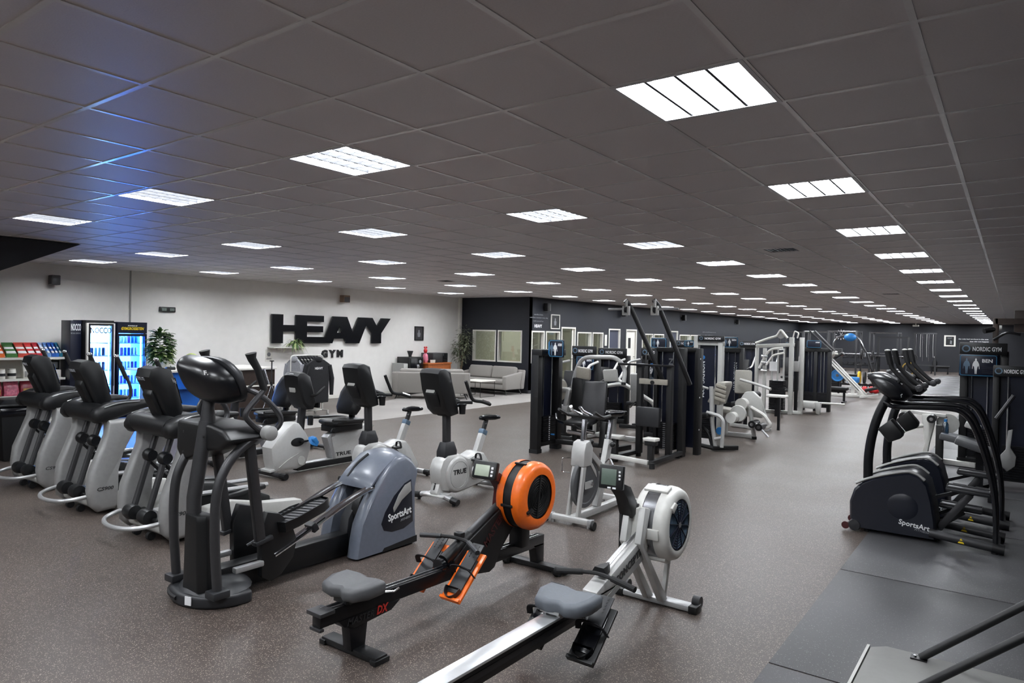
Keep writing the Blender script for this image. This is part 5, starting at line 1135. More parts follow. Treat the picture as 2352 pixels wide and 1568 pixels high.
# ================================================================ recumbent bikes
def recumbent(XC, lab):
    b = thing('recumbent_bike', lab, 'exercise bike', (XC, 6.0, 0), 'silver recumbent bikes')
    ft = part('front_foot', MB().tube([(XC-.32, 5.12, .045), (XC+.32, 5.12, .045)], .03, 10), 'gunmetal', b)
    for s in (-1, 1): part('foot_cap', MB().tube([(XC+s*.24, 5.12, .045), (XC+s*.34, 5.12, .045)], .038, 10), 'black_plastic', ft); part('leveller', MB().cyl((XC+s*.28, 5.12, 0), (XC+s*.28, 5.12, .02), .02, 8), 'black_rubber', ft)
    part('foot_shield', MB().prism([(5.06, .1), (5.2, .12), (5.2, .08), (5.06, .07)], 'x', XC-.1, XC+.1), 'silver_paint', b, .008)
    body = [(5.12, .09), (5.09, .2), (5.07, .37), (5.14, .46), (5.3, .6), (5.4, .66), (5.47, .65), (5.58, .52), (5.66, .38), (5.66, .3), (5.58, .1), (5.45, .06)]
    bs = part('body_shell', MB().loft([[(XC+dx, 5.38+(y-5.38)*k, .34+(z-.34)*k) for y, z in body] for dx, k in ((-.12, .85), (-.1, .97), (-.03, 1), (.03, 1), (.1, .97), (.12, .85))]), 'silver_paint', b, ang=40)
    part('body_crease', MB().tube(smooth_path([(XC+.118, 5.17, .12), (XC+.12, 5.3, .2), (XC+.118, 5.45, .26), (XC+.11, 5.6, .33)]), .006, 6), 'light_plastic', bs)
    part('wheel_boss', disc_x(MB(), (5.5, .17), XC+.1, XC+.125, .055, 24), 'light_plastic', bs)
    text('info_mark', 'i', 'print_black', bs, (XC-.012, 5.105, .16), (1, 0, 0), (0, -.05, 1), .022, .08, .003, .03)
    part('crank_eye', MB().loft([[(XC+x, 5.44+.1*k*math.cos(a), .41+.055*k*math.sin(a)) for a in [2*PI*i/20 for i in range(20)]] for x, k in ((XC*0+.1, 1), (.124, 1), (.127, .8))]), 'black_plastic', bs)
    for s, a in ((1, .05), (-1, .05+PI)):
        cx = XC+s*.145; py, pz = 5.46+.15*math.cos(a), .41+.15*math.sin(a)
        part('crank', MB().bar((cx, 5.46, .41), (cx, py, pz), .02, .03, (1, 0, 0)), 'dark_metal', b, .004)
        pd = part('pedal', MB().box((cx+s*.08, py, pz), (.1, .06, .1), (.5, 0, 0)), 'blue_plastic', b, .012, label='blue pedal')
        part('strap', MB().tube(smooth_path([(cx+s*.03, py+.02, pz+.05), (cx+s*.06, py-.05, pz+.04), (cx+s*.1, py-.05, pz-.02), (cx+s*.13, py+.02, pz-.05)]), .007, 6, flat=(1, 3)), 'blue_plastic', pd)
    part('main_rail', MB().mm((XC-.05, 5.5, .025), (XC+.05, 7.0, .1)), 'black_plastic', b, .006)
    part('rail_cover', MB().mm((XC-.055, 5.6, .1), (XC+.055, 6.9, .112)), 'silver', b, .003)
    part('mast', MB().bar((XC, 5.56, .5), (XC, 5.6, .9), .06, .09, (0, 1, 0)), 'gunmetal', b, .01); part('bottle_cage', MB().lathe([(0, 0), (.035, 0), (.04, .12), (.034, .12), (.03, .01), (0, .01)], (XC+.08, 5.66, .6), n=12), 'black_plastic', b)
    c = [(5.58, .8), (5.5, .88), (5.42, 1.1), (5.4, 1.25), (5.44, 1.29), (5.52, 1.29), (5.6, 1.24), (5.66, 1.05), (5.7, .88), (5.66, .8)]
    cn_ = part('console', MB().loft([[(XC+dx, 5.55+(y-5.55)*k, 1.05+(z-1.05)*kz) for y, z in c] for dx, k, kz in ((-.16, .75, .8), (-.14, .95, .95), (-.06, 1, 1), (.06, 1, 1), (.14, .95, .95), (.16, .75, .8))]), 'black_plastic', b, ang=40)
    text('lettering', 'TRUE', 'print_grey', cn_, (XC-.06, 5.425, 1.15), (1, 0, 0), (0, -.1, 1), .13, .03, .003, .02)
    part('console_trim', MB().tube(smooth_path([(XC-.13, 5.43, 1.25), (XC, 5.42, 1.265), (XC+.13, 5.43, 1.25)]), .008, 6), 'light_plastic', cn_); part('spine_cap', MB().prism([(5.43, 1.03), (5.42, 1.09), (5.47, 1.09)], 'x', XC-.05, XC+.07), 'light_plastic', cn_, .004)
    hb = part('handlebar', MB().tube(smooth_path([(XC-.25, 5.75, 1.1), (XC-.22, 5.62, 1.0), (XC, 5.62, .98), (XC+.22, 5.62, 1.0), (XC+.25, 5.75, 1.1)]), .018, 8), 'black_rubber', b)
    frame = [(5.98, .36), (5.96, .41), (6.0, .44), (6.2, .46), (6.5, .5), (6.74, .52), (6.78, .48), (6.6, .42), (6.5, .32), (6.52, .22), (6.66, .12), (6.9, .1), (6.1, .1), (6.06, .2)]
    sf = part('seat_frame', MB().prism(frame, 'x', XC-.06, XC+.06), 'silver_paint', b, .012)
    text('lettering', 'TRUE', 'print_black', sf, (XC+.0605, 6.1, .135), (0, 1, 0), (0, 0, 1), .26, .05, .002, .03)
    part('frame_front', MB().prism([(5.95, .4), (5.99, .44), (6.1, .46), (6.08, .41), (6.02, .4), (6.1, .11), (6.05, .11)], 'x', XC-.065, XC+.065), 'silver', sf, .005)
    part('seat_base', MB().mm((XC-.14, 6.0, .47), (XC+.14, 6.5, .56)), 'black_plastic', b, .015)
    part('seat_cushion', MB().loft([[(XC+x*k, 6.25+y*k, z) for x, y in ((-.2, -.24), (0, -.3), (.2, -.24), (.21, .2), (0, .24), (-.21, .2))] for k, z in ((.9, .555), (1, .575), (1, .61), (.9, .63))]), 'vinyl_black', b, .01)
    bk = [(-.16, -.2), (.16, -.2), (.215, -.12), (.2, .1), (.12, .24), (.06, .28), (-.06, .28), (-.12, .24), (-.2, .1), (-.215, -.12)]
    sb = part('backrest', MB().loft([[(XC+x*k, 6.38+(z)*.28+dy, .88+z*k) for x, z in bk] for k, dy in ((.85, .06), (1, .04), (1, -.01), (.92, -.04), (.7, -.05))]), 'vinyl_black', b, ang=50)
    part('lumbar_boss', MB().ell((XC, 6.44, .93), (.06, .03, .07), 14, 8), 'charcoal', sb)
    part('seat_post', MB().bar((XC, 6.42, .56), (XC, 6.42, .73), .08, .05, (0, 1, 0)), 'dark_metal', b, .008)
    for s in (-1, 1):
        part('side_handle', MB().tube(fillet([(XC+s*.12, 6.5, .6), (XC+s*.27, 6.45, .62), (XC+s*.28, 6.0, .64), (XC+s*.28, 5.9, .65)], .08), .016, 8), 'dark_metal', b)
        part('handle_grip', MB().tube([(XC+s*.28, 6.08, .636), (XC+s*.28, 5.86, .652)], .021, 8), 'black_rubber', b)
    part('seat_lever', MB().tube(smooth_path([(XC+.12, 6.05, .52), (XC+.16, 5.96, .53), (XC+.16, 5.93, .49)]), .008, 6), 'black_plastic', b)
    rf = part('rear_foot', MB().tube([(XC-.28, 6.95, .045), (XC+.28, 6.95, .045)], .032, 10), 'gunmetal', b)
    for s in (-1, 1): part('leveller', MB().cyl((XC+s*.25, 6.95, 0), (XC+s*.25, 6.95, .02), .02, 8), 'black_rubber', rf)
    return b
r1 = recumbent(-7.4, 'silver recumbent exercise bike with blue pedals and black back pad')
dup(r1, (-8.75, 5.9, 0), 'second recumbent bike partly hidden behind the charcoal elliptical')

# ================================================================ spin bike
XC = -3.42
b = thing('spin_bike', 'silver spin bike with solid flywheel behind the two rowers', 'exercise bike', (XC, 6.2, 0))
ff = part('front_foot', MB().bar((XC-.24, 5.72, .055), (XC+.24, 5.72, .055), .06, .05), 'silver_paint', b, .006)
for s in (-1, 1): part('transport_wheel', MB().cyl((XC+s*.25, 5.69, .04), (XC+s*.28, 5.69, .04), .04, 14), 'black_rubber', ff); part('foot_cap', MB().mm((XC+s*.22-.02, 5.685, .02), (XC+s*.22+.02, 5.755, .085)), 'silver', ff, .004); part('leveller', MB().cyl((XC+s*.2, 5.72, 0), (XC+s*.2, 5.72, .03), .02, 10), 'silver', ff)
rf = part('rear_foot', MB().bar((XC-.26, 6.78, .055), (XC+.3, 6.78, .055), .06, .06), 'silver_paint', b, .006)
for s in (-1, 1): part('leveller', MB().cyl((XC+s*.22, 6.78, 0), (XC+s*.22, 6.78, .03), .02, 10), 'silver', rf)
part('base_tube', MB().bar((XC, 5.75, .055), (XC, 6.75, .055), .07, .06), 'silver_paint', b, .006)
for s in (-1, 1): part('fork_blade', MB().bar((XC+s*.055, 5.76, .06), (XC+s*.05, 5.9, .72), .028, .06, (0, 1, 0)), 'silver_paint', b, .004)
part('head_block', MB().prism([(5.82, .55), (5.98, .55), (6.0, .72), (5.94, .8), (5.86, .78), (5.83, .7)], 'x', XC-.075, XC+.075), 'silver_paint', b, .008)
part('flywheel', MB().lathe([(0, -.015), (.2, -.015), (.21, -.022), (.245, -.022), (.25, -.018), (.25, .018), (.245, .022), (.21, .022), (.2, .015), (0, .015)], (XC, 5.98, .37), 'x', 48), 'vinyl_grey', b)
part('wheel_axle', MB().cyl((XC-.08, 5.98, .37), (XC+.09, 5.98, .37), .02, 12), 'steel', b); part('axle_plate', MB().mm((XC+.07, 5.86, .33), (XC+.08, 6.0, .4)), 'silver_paint', b)
part('down_tube', MB().bar((XC, 5.95, .72), (XC, 6.36, .42), .06, .08, (1, 0, 0)), 'silver_paint', b, .006)
part('stem_stay', MB().bar((XC+.0, 6.0, .62), (XC, 6.2, .4), .04, .04, (1, 0, 0)), 'silver_paint', b, .004)
part('seat_tube', MB().bar((XC, 6.22, .08), (XC, 6.36, .42), .06, .09, (0, 1, 0)).bar((XC, 6.33, .36), (XC, 6.46, .74), .06, .09, (0, 1, 0)), 'silver_paint', b, .006)
part('bracket_shell', MB().cyl((XC-.06, 6.33, .4), (XC+.06, 6.33, .4), .055, 18), 'silver_paint', b)
part('chain_case', MB().prism([(6.33, .3), (6.42, .35), (6.42, .45), (6.33, .5), (5.98, .42), (5.94, .37), (5.98, .32)], 'x', XC-.1, XC-.075), 'silver_paint', b, .006)
for s, a in ((1, -1.1), (-1, -1.1+PI)):
    cx = XC+s*.09; py, pz = 6.33+.16*math.cos(a), .4+.16*math.sin(a)
    part('crank', MB().bar((cx, 6.33, .4), (cx, py, pz), .018, .03, (1, 0, 0)), 'steel', b, .004)
    pd = part('pedal', MB().box((cx+s*.06, py, pz), (.09, .08, .02)), 'black_plastic', b, .005); part('toe_cage', MB().tube(smooth_path([(cx+s*.03, py-.04, pz), (cx+s*.04, py-.1, pz+.02), (cx+s*.08, py-.1, pz+.02), (cx+s*.09, py-.04, pz)]), .006, 6), 'steel', pd)
part('seat_post', MB().bar((XC, 6.43, .66), (XC, 6.51, .96), .035, .05, (0, 1, 0)), 'steel', b, .004); part('post_knob', MB().ell((XC+.07, 6.42, .7), (.03, .03, .03), 10, 6).cyl((XC, 6.45, .7), (XC+.07, 6.42, .7), .008, 6), 'black_plastic', b)
part('seat_slider', MB().mm((XC-.02, 6.42, .95), (XC+.02, 6.62, .98)), 'dark_metal', b, .004)
sd = [(0, -.17), (.03, -.13), (.045, -.03), (.09, .05), (.1, .09), (.07, .11), (0, .1), (-.07, .11), (-.1, .09), (-.09, .05), (-.045, -.03), (-.03, -.13)]
part('saddle', MB().loft([[(XC+p[0]*k, 6.54+p[1]*k, 1.0+dz) for p in sd] for k, dz in ((.6, -.02), (.95, 0), (1, .02), (.9, .035), (.5, .04))]), 'black_gloss', b, ang=60)
part('stem_post', MB().bar((XC, 5.92, .74), (XC, 5.95, 1.0), .035, .05, (0, 1, 0)), 'steel', b, .004); part('stem_knob', MB().ell((XC+.06, 5.98, .78), (.03, .03, .03), 10, 6).cyl((XC, 5.94, .78), (XC+.06, 5.98, .78), .008, 6), 'black_plastic', b)
hb = part('handlebar', MB().tube(fillet([(XC-.2, 5.95, 1.03), (XC+.2, 5.95, 1.03)], .02), .016, 8).tube(fillet([(XC-.2, 5.78, 1.1), (XC-.2, 5.95, 1.03), (XC-.2, 6.1, 1.04)], .05), .016, 8).tube(fillet([(XC+.2, 5.78, 1.1), (XC+.2, 5.95, 1.03), (XC+.2, 6.1, 1.04)], .05), .016, 8), 'black_plastic', b)
for s in (-1, 1): part('aero_grip', MB().tube([(XC+s*.06, 5.98, 1.04), (XC+s*.06, 5.8, 1.1), (XC+s*.05, 5.76, 1.14)], .017, 8), 'chrome', hb)
part('bottle_rack', MB().tube(fillet([(XC-.08, 5.85, .62), (XC-.16, 5.8, .62), (XC-.16, 5.8, .48), (XC-.08, 5.83, .48)], .02), .005, 6), 'chrome', b)

# ================================================================ stair climbers on the right
def climber(lab):
    Y0, Y1 = 7.3, 7.82; YC = 7.56
    c = thing('stair_climber', lab, 'stepper', (-.65, YC, 0), 'navy stair climbers')
    prof = [(-1.19, .03), (-1.25, .12), (-1.255, .28), (-1.22, .4), (-1.15, .475), (-1.05, .53), (-.9, .58), (-.76, .615), (-.67, .6), (-.6, .53), (-.56, .38), (-.53, .2), (-.52, .03)]
    bd = part('body_shell', MB().loft([[(-.88+(x+.88)*k, y, .3+(z-.3)*kz) for x, z in prof] for y, k, kz in ((Y0+.02, .93, .95), (Y0+.045, .985, .99), (Y0+.1, 1, 1), (Y1-.1, 1, 1), (Y1-.045, .985, .99), (Y1-.02, .93, .95))]), 'navy_plastic', c, ang=40)
    part('side_bulge', MB().ell((-.8, Y0+.035, .3), (.15, .03, .14), 20, 12), 'navy_plastic', bd)
    for y in (Y0+.06, Y1-.06): part('top_trim', MB().tube(smooth_path([(-1.2, y, .46), (-1.1, y, .515), (-.95, y, .575), (-.78, y, .625), (-.7, y, .615), (-.63, y, .565)]), .02, 8, flat=(.7, 1.4)), 'pale_grey', bd)
    text('lettering', 'SportsArt', 'print_white', bd, (-.83, Y0+.018, .125), (1, 0, -.12), (.12, 0, 1), .25, .062, .003, .02)
    text('lettering', 'FITNESS', 'print_grey', bd, (-.7, Y0+.018, .1), (1, 0, -.12), (.12, 0, 1), .12, .018, .003, .01, .3)
    for y in (Y0+.1, Y1-.1):
        wb = part('wheel_boss', MB().lathe([(0, -.04), (.05, -.035), (.058, 0), (.05, .035), (0, .04)], (-1.2, y-.06, .06), 'y', 16), 'charcoal', c)
        part('transport_wheel', MB().cyl((-1.28, y-.08, .045), (-1.28, y-.05, .045), .035, 14), 'maroon', wb)
    part('foot_pad', MB().cyl((-1.1, Y0+.1, 0), (-1.1, Y0+.1, .04), .03, 10).cyl((-1.1, Y1-.1, 0), (-1.1, Y1-.1, .04), .03, 10), 'black_rubber', c)
    part('mast', MB().tube(smooth_path([(-1.11, Y0+.14, .5), (-1.11, Y0+.14, .72), (-1.08, Y0+.14, .95), (-1.02, Y0+.15, 1.17), (-.93, Y0+.17, 1.36), (-.86, Y0+.18, 1.47)]), .042, 14), 'dark_metal', c)
    part('magazine_box', MB().prism([(-1.03, 1.0), (-.92, 1.1), (-.82, .98), (-.83, .93), (-.93, .88)], 'y', Y0+.05, Y0+.25), 'black_plastic', c, .012)
    lens = [(-1.15, 1.5), (-1.1, 1.53), (-1.0, 1.52), (-.9, 1.47), (-.8, 1.38), (-.77, 1.32), (-.82, 1.27), (-.92, 1.27), (-1.02, 1.34), (-1.1, 1.43)]
    cn_ = part('console', MB().loft([[(-.95+(x+.95)*k, y, 1.4+(z-1.4)*k) for x, z in lens] for y, k in ((Y0+.04, .6), (Y0+.08, .9), (Y0+.16, 1), (Y1-.16, 1), (Y1-.08, .9), (Y1-.04, .6))]), 'console_black', c, ang=50)
    part('console_rim', MB().tube(smooth_path([(-1.14, Y0+.16, 1.515), (-1.0, Y0+.15, 1.53), (-.9, Y0+.15, 1.48), (-.84, Y0+.15, 1.43)]), .01, 6), 'silver', cn_)
    text('emblem', 'F.', 'print_white', cn_, (-.86, Y0+.05, 1.33), (1, 0, -.6), (.6, 0, 1), .03, .03, .003, .03)
    for y in (Y0+.02, Y1-.02):
        h_ = part('upper_handle', MB().tube(smooth_path([(-.95, y, 1.72), (-.925, y, 1.62), (-.91, y, 1.58), (-.83, y, 1.49), (-.75, y, 1.42), (-.7, y, 1.405)]), .021, 10), 'black_rubber', c)
        part('grip', MB().tube([(-.93, y, 1.62), (-.955, y, 1.74)], .027, 10), 'black_rubber', h_); part('grip_tip', MB().ell((-.957, y, 1.75), (.026, .026, .012), 10, 6), 'light_plastic', h_)
        part('handle_end', MB().lathe([(0, -.03), (.03, -.025), (.033, 0), (.03, .025), (0, .03)], (-.69, y, 1.41), 'y', 12), 'gunmetal', h_)
        part('side_rail', MB().tube(smooth_path([(-.98, YC+(y-YC)*.6, 1.25), (-.88, y, 1.225), (-.65, y, 1.235), (-.45, y, 1.24), (-.35, y, 1.21), (-.27, y, 1.1), (-.18, y, .84), (-.115, y, .55), (-.09, y, .3), (-.085, y, .06)]), .021, 10), 'black_gloss', c)
        bb = part('base_bar', MB().tube([(-.58, y, .1), (-.06, y, .055)], .04, 12), 'gunmetal', c)
        part('end_cap', MB().tube([(-.11, y, .06), (-.02, y, .052)], .046, 12), 'black_plastic', bb); part('leveller', MB().cyl((-.09, y, 0), (-.09, y, .03), .025, 10), 'black_rubber', bb)
        part('warning_mark', MB().add([(-.36, y-.039, .06), (-.31, y-.039, .056), (-.335, y-.0385, .105)], [(0, 1, 2)]), 'print_yellow', bb)
    part('rear_cross_bar', MB().tube([(-.08, Y0+.02, .055), (-.08, Y1-.02, .055)], .03, 10), 'black_plastic', c)
    for y, px, pz in ((Y0+.16, -.3, .5), (Y1-.16, -.36, .3)):
        p_ = part('pedal', MB().box((px, y, pz), (.34, .16, .04), (0, .05, 0)), 'charcoal', c, .016)
        part('pedal_rim', MB().tube([(px-.16, y-.075, pz+.03), (px+.16, y-.075, pz+.014), (px+.165, y+.075, pz+.014), (px-.16, y+.075, pz+.03)], .01, 6, closed=True), 'gunmetal', p_)
        part('pedal_arm', MB().bar((-.52, y, .12), (px+.02, y, pz-.03), .05, .06), 'gunmetal', c, .008)
        part('pedal_link', MB().bar((-.55, y+.05, pz-.1), (px-.05, y+.05, pz-.02), .02, .03), 'dark_metal', c)
    return c
c1 = climber('nearest navy stair climber on the right with white side lettering')
dup(c1, (-.62, 8.56, 0), 'second navy stair climber directly behind the nearest one')

# ---- grey plate with two black bars at the bottom right corner
t = thing('exercise_platform', 'grey plate with two black bars at the lower right corner', 'platform', (-.2, 4.1, 0))
mat('plate_grey', (118, 117, 115), .5, var=.04)
part('plate', MB().prism([(-.6, 3.5), (-.64, 3.9), (-.635, 4.5), (-.56, 4.57), (.4, 4.57), (.4, 3.5)], 'z', .006, .05), 'plate_grey', t, .006)
part('plate_edge', MB().prism([(-.66, 3.9), (-.655, 4.52), (-.64, 4.52), (-.645, 3.9)], 'z', .006, .052), 'light_plastic', t)
for y, a, b_ in ((4.5, (-.38, .06), (.4, .76)), (4.08, (-.36, .06), (.4, .74))):
    br = part('bar', MB().tube([(a[0], y, a[1]), (b_[0], y, b_[1])], .022, 12), 'black_plastic', t)
    part('bar_foot', MB().mm((a[0]-.05, y-.03, .05), (a[0]+.03, y+.03, .058)), 'dark_metal', br); part('bolt', MB().cyl((a[0]-.03, y, .055), (a[0]-.03, y, .066), .009, 8), 'chrome', br)

# ================================================================ strength machines
TP = lambda pts, r=.025, f=.07, n=8: MB().tube(fillet(pts, f), r, n)
def pad(name, c, d, t, m='vinyl_black', rot=None, bev=.02): return part(name, MB().box(c, d, rot), m, t, bev, seg=2)
def figure_icon(x, y, z, h):
    """front view of a body outline, flat print"""
    o = [(-.05, 0), (-.06, .22), (-.09, .45), (-.15, .5), (-.17, .3), (-.2, .32), (-.17, .62), (-.1, .78), (-.04, .82), (-.05, .9), (0, 1), (.05, .9), (.04, .82), (.1, .78), (.17, .62), (.2, .32), (.17, .3), (.15, .5), (.09, .45), (.06, .22), (.05, 0), (.01, 0), (0, .35), (-.01, 0)]
    return [(x+p[0]*h, z+p[1]*h) for p in o]
def placard(t, x, y, z, w_, h_, txt=None, face=-1, figs=True):
    """instruction board facing the camera side"""
    b = part('instruction_board', MB().mm((x-w_/2, y, z-h_/2), (x+w_/2, y+.025, z+h_/2)), 'navy_panel', t, .01)
    e = .008; m = MB().tube(fillet([(x-w_/2+.015, y-.002, z), (x-w_/2+.015, y-.002, z+h_/2-.015), (x+w_/2-.015, y-.002, z+h_/2-.015), (x+w_/2-.015, y-.002, z-h_/2+.015), (x-w_/2+.015, y-.002, z-h_/2+.015), (x-w_/2+.015, y-.002, z)], .03), .004, 5)
    part('board_border', m, 'teal_line', b)
    if figs:
        part('printed_figure', MB().prism(figure_icon(x-w_*.3, y, z-h_*.38, h_*.72), 'y', y-.003, y-.001), 'steel_blue', b, smooth=False)
        part('printed_figure', MB().prism(figure_icon(x-w_*.06, y, z-h_*.38, h_*.72), 'y', y-.003, y-.001), 'print_white', b, smooth=False)
    if txt: text('lettering', txt, 'print_white', b, (x+w_*.1, y-.001, z+h_*.14), (1, 0, 0), (0, 0, 1), w_*.27, h_*.16, .002, .03)
    lm = MB()
    for k in range(4): lm.mm((x+w_*.1, y-.002, z-h_*.06-k*h_*.09), (x+w_*.4, y-.001, z-h_*.06-k*h_*.09+.006))
    part('text_lines', lm, 'charcoal', b)
    return b
def name_board(t, x0, x1, y, z0, z1, m='black_plastic'):
    b = part('name_board', MB().mm((x0, y, z0), (x1, y+.05, z1)), m, t, .01)
    w_ = (x1-x0); text('lettering', 'NORDIC GYM', 'print_white', b, (x0+w_*.28, y-.001, z0+(z1-z0)*.3), (1, 0, 0), (0, 0, 1), w_*.6, (z1-z0)*.36, .002, .02)
    part('emblem', MB().lathe([((z1-z0)*.2, 0), ((z1-z0)*.3, 0), ((z1-z0)*.3, -.002), ((z1-z0)*.2, -.002)], (x0+w_*.14, y, (z0+z1)/2), 'y', 14), 'steel_blue', b)
    return b
def weights(t, x, y, z0, n, w_, d_, pitch=.032, m='dark_metal'):
    """selector stack: separate plates, guide rods, numbered strip, pin"""
    for k in range(n): part('weight_plate', MB().mm((x-w_/2, y-d_/2, z0+k*pitch), (x+w_/2, y+d_/2, z0+k*pitch+pitch*.86)), m, t)
def vtext(t, x, y, ztop, ln, h, txt='NORDIC GYM', m='print_white'):
    text('lettering', txt, m, t, (x, y, ztop), (0, 0, -1), (1, 0, 0), ln, h, .002, .02)

# ---- near machine with the tall black tower (left of the strength area)
m1 = thing('leg_press_machine', 'black weight stack machine with silver arch and large grey back pad', 'weight machine', (-5.5, 9.3, 0))
X0, X1, Y0, Y1 = -6.0, -5.86, 8.75, 9.45
part('front_post', MB().mm((X0, Y0, .05), (X1, Y0+.12, 1.52)), 'print_black', m1, .01)
part('rear_post', MB().mm((X0, Y1-.12, .05), (X1, Y1, 1.52)), 'print_black', m1, .01)
part('rubber_foot', MB().mm((X0-.005, Y0-.005, 0), (X1+.005, Y0+.125, .06)), 'black_rubber', m1); part('rubber_foot', MB().mm((X0-.005, Y1-.125, 0), (X1+.005, Y1+.005, .06)), 'black_rubber', m1)
part('top_cover', MB().mm((X0, Y0, 1.5), (X1+.06, Y1, 1.6)), 'print_black', m1, .012)
part('back_shroud', MB().mm((X0, Y0+.12, .1), (X0+.02, Y1-.12, 1.5)), 'navy_panel', m1)
part('tower_base', MB().mm((X0, Y0+.1, .1), (X1, Y1-.1, .16)), 'print_black', m1)
for y in (8.98, 9.22): part('guide_rod', MB().cyl((-5.92, y, .16), (-5.92, y, 1.5), .012, 8), 'chrome', m1)
weights(m1, -5.915, 9.1, .17, 12, .1, .36)
ns = MB()
for k in range(12): ns.mm((-5.864, 9.08, .175+.032*k), (-5.862, 9.11, .19+.032*k))
part('number_strip', ns, 'print_white', m1); part('selector_pin', MB().cyl((-5.87, 9.15, .26), (-5.8, 9.15, .26), .012, 8), 'blue_plastic', m1)
text('lettering', 'NORDIC GYM', 'print_grey', m1, (X1+.061, 8.9, 1.535), (0, 1, 0), (0, 0, 1), .3, .03, .002, .02)
placard(m1, -5.62, 8.86, 1.62, .27, .27, 'ARM'); part('board_edge', MB().mm((-5.78, 8.885, 1.52), (-5.73, 8.92, 1.72)), 'blue_plastic', m1, .01)
part('board_arm', MB().bar((-5.86, 8.95, 1.56), (-5.62, 8.9, 1.56), .04, .04), 'black_plastic', m1)
part('floor_beam', MB().bar((-5.86, 9.3, .13), (-4.86, 9.5, .13), .09, .07), 'print_black', m1, .008)
part('floor_beam', MB().bar((-4.95, 9.2, .09), (-4.85, 9.85, .09), .09, .08), 'print_black', m1, .008)
part('rubber_foot', MB().mm((-5.0, 9.16, 0), (-4.88, 9.28, .06)), 'black_rubber', m1)
part('upright', MB().bar((-5.55, 9.4, .1), (-5.55, 9.4, .62), .1, .1, (0, 1, 0)), 'print_black', m1, .008); part('upright', MB().bar((-5.08, 9.4, .1), (-5.08, 9.45, .5), .1, .1, (0, 1, 0)), 'print_black', m1, .008)
part('arch_tube', TP([(-5.76, 9.6, .95), (-5.72, 9.6, 1.2), (-5.6, 9.6, 1.48), (-4.98, 9.6, 1.5), (-4.82, 9.6, 1.34), (-4.82, 9.55, 1.12)], .034, .16, 12), 'silver_paint', m1)
part('arch_end', MB().cyl((-4.82, 9.55, 1.12), (-4.82, 9.545, 1.08), .036, 12), 'black_plastic', m1)
pad('shoulder_pad', (-5.5, 9.5, 1.23), (.25, .06, .19), m1, 'beige_grey', (.15, .1, 0)); pad('shoulder_pad', (-5.02, 9.5, 1.22), (.24, .06, .19), m1, 'light_plastic', (.15, -.1, 0))
part('weight_disc', MB().lathe([(0, -.02), (.16, -.02), (.17, -.01), (.17, .01), (.16, .02), (0, .02)], (-5.97, 9.6, .93), 'x', 32), 'beige_grey', m1)
part('disc_hub', MB().cyl((-5.95, 9.6, .93), (-5.75, 9.6, .93), .045, 14), 'silver_paint', m1)
part('lever_arm', MB().bar((-5.8, 9.58, .95), (-5.86, 9.55, .62), .07, .09, (0, 1, 0)), 'silver_paint', m1, .01); part('lever_pivot', MB().cyl((-5.94, 9.55, .62), (-5.78, 9.55, .62), .075, 18), 'silver_paint', m1)
part('body_housing', MB().loft([[(-5.62+x, 9.62+y, z) for x, y in ((-.1*k, -.12), (.1*k, -.12), (.1*k, .12), (-.1*k, .12))] for k, z in ((1, .55), (1.1, .8), (.9, 1.15))]), 'print_black', m1, .02)
pad('back_pad', (-5.25, 9.42, .82), (.38, .1, .6), m1, 'gunmetal', (-.2, 0, .25), .04)
pad('seat_pad', (-5.35, 9.2, .5), (.42, .4, .08), m1, 'vinyl_black', (.1, 0, .1), .03)
part('seat_tube', TP([(-5.75, 9.1, .6), (-5.7, 9.05, .5), (-5.4, 9.0, .46), (-5.1, 9.1, .48)], .02), 'black_gloss', m1)
for y in (9.25, 9.55): part('foot_peg', MB().cyl((-5.5, y-.2, .35), (-5.2, y-.2, .33), .03, 10), 'chrome', m1)

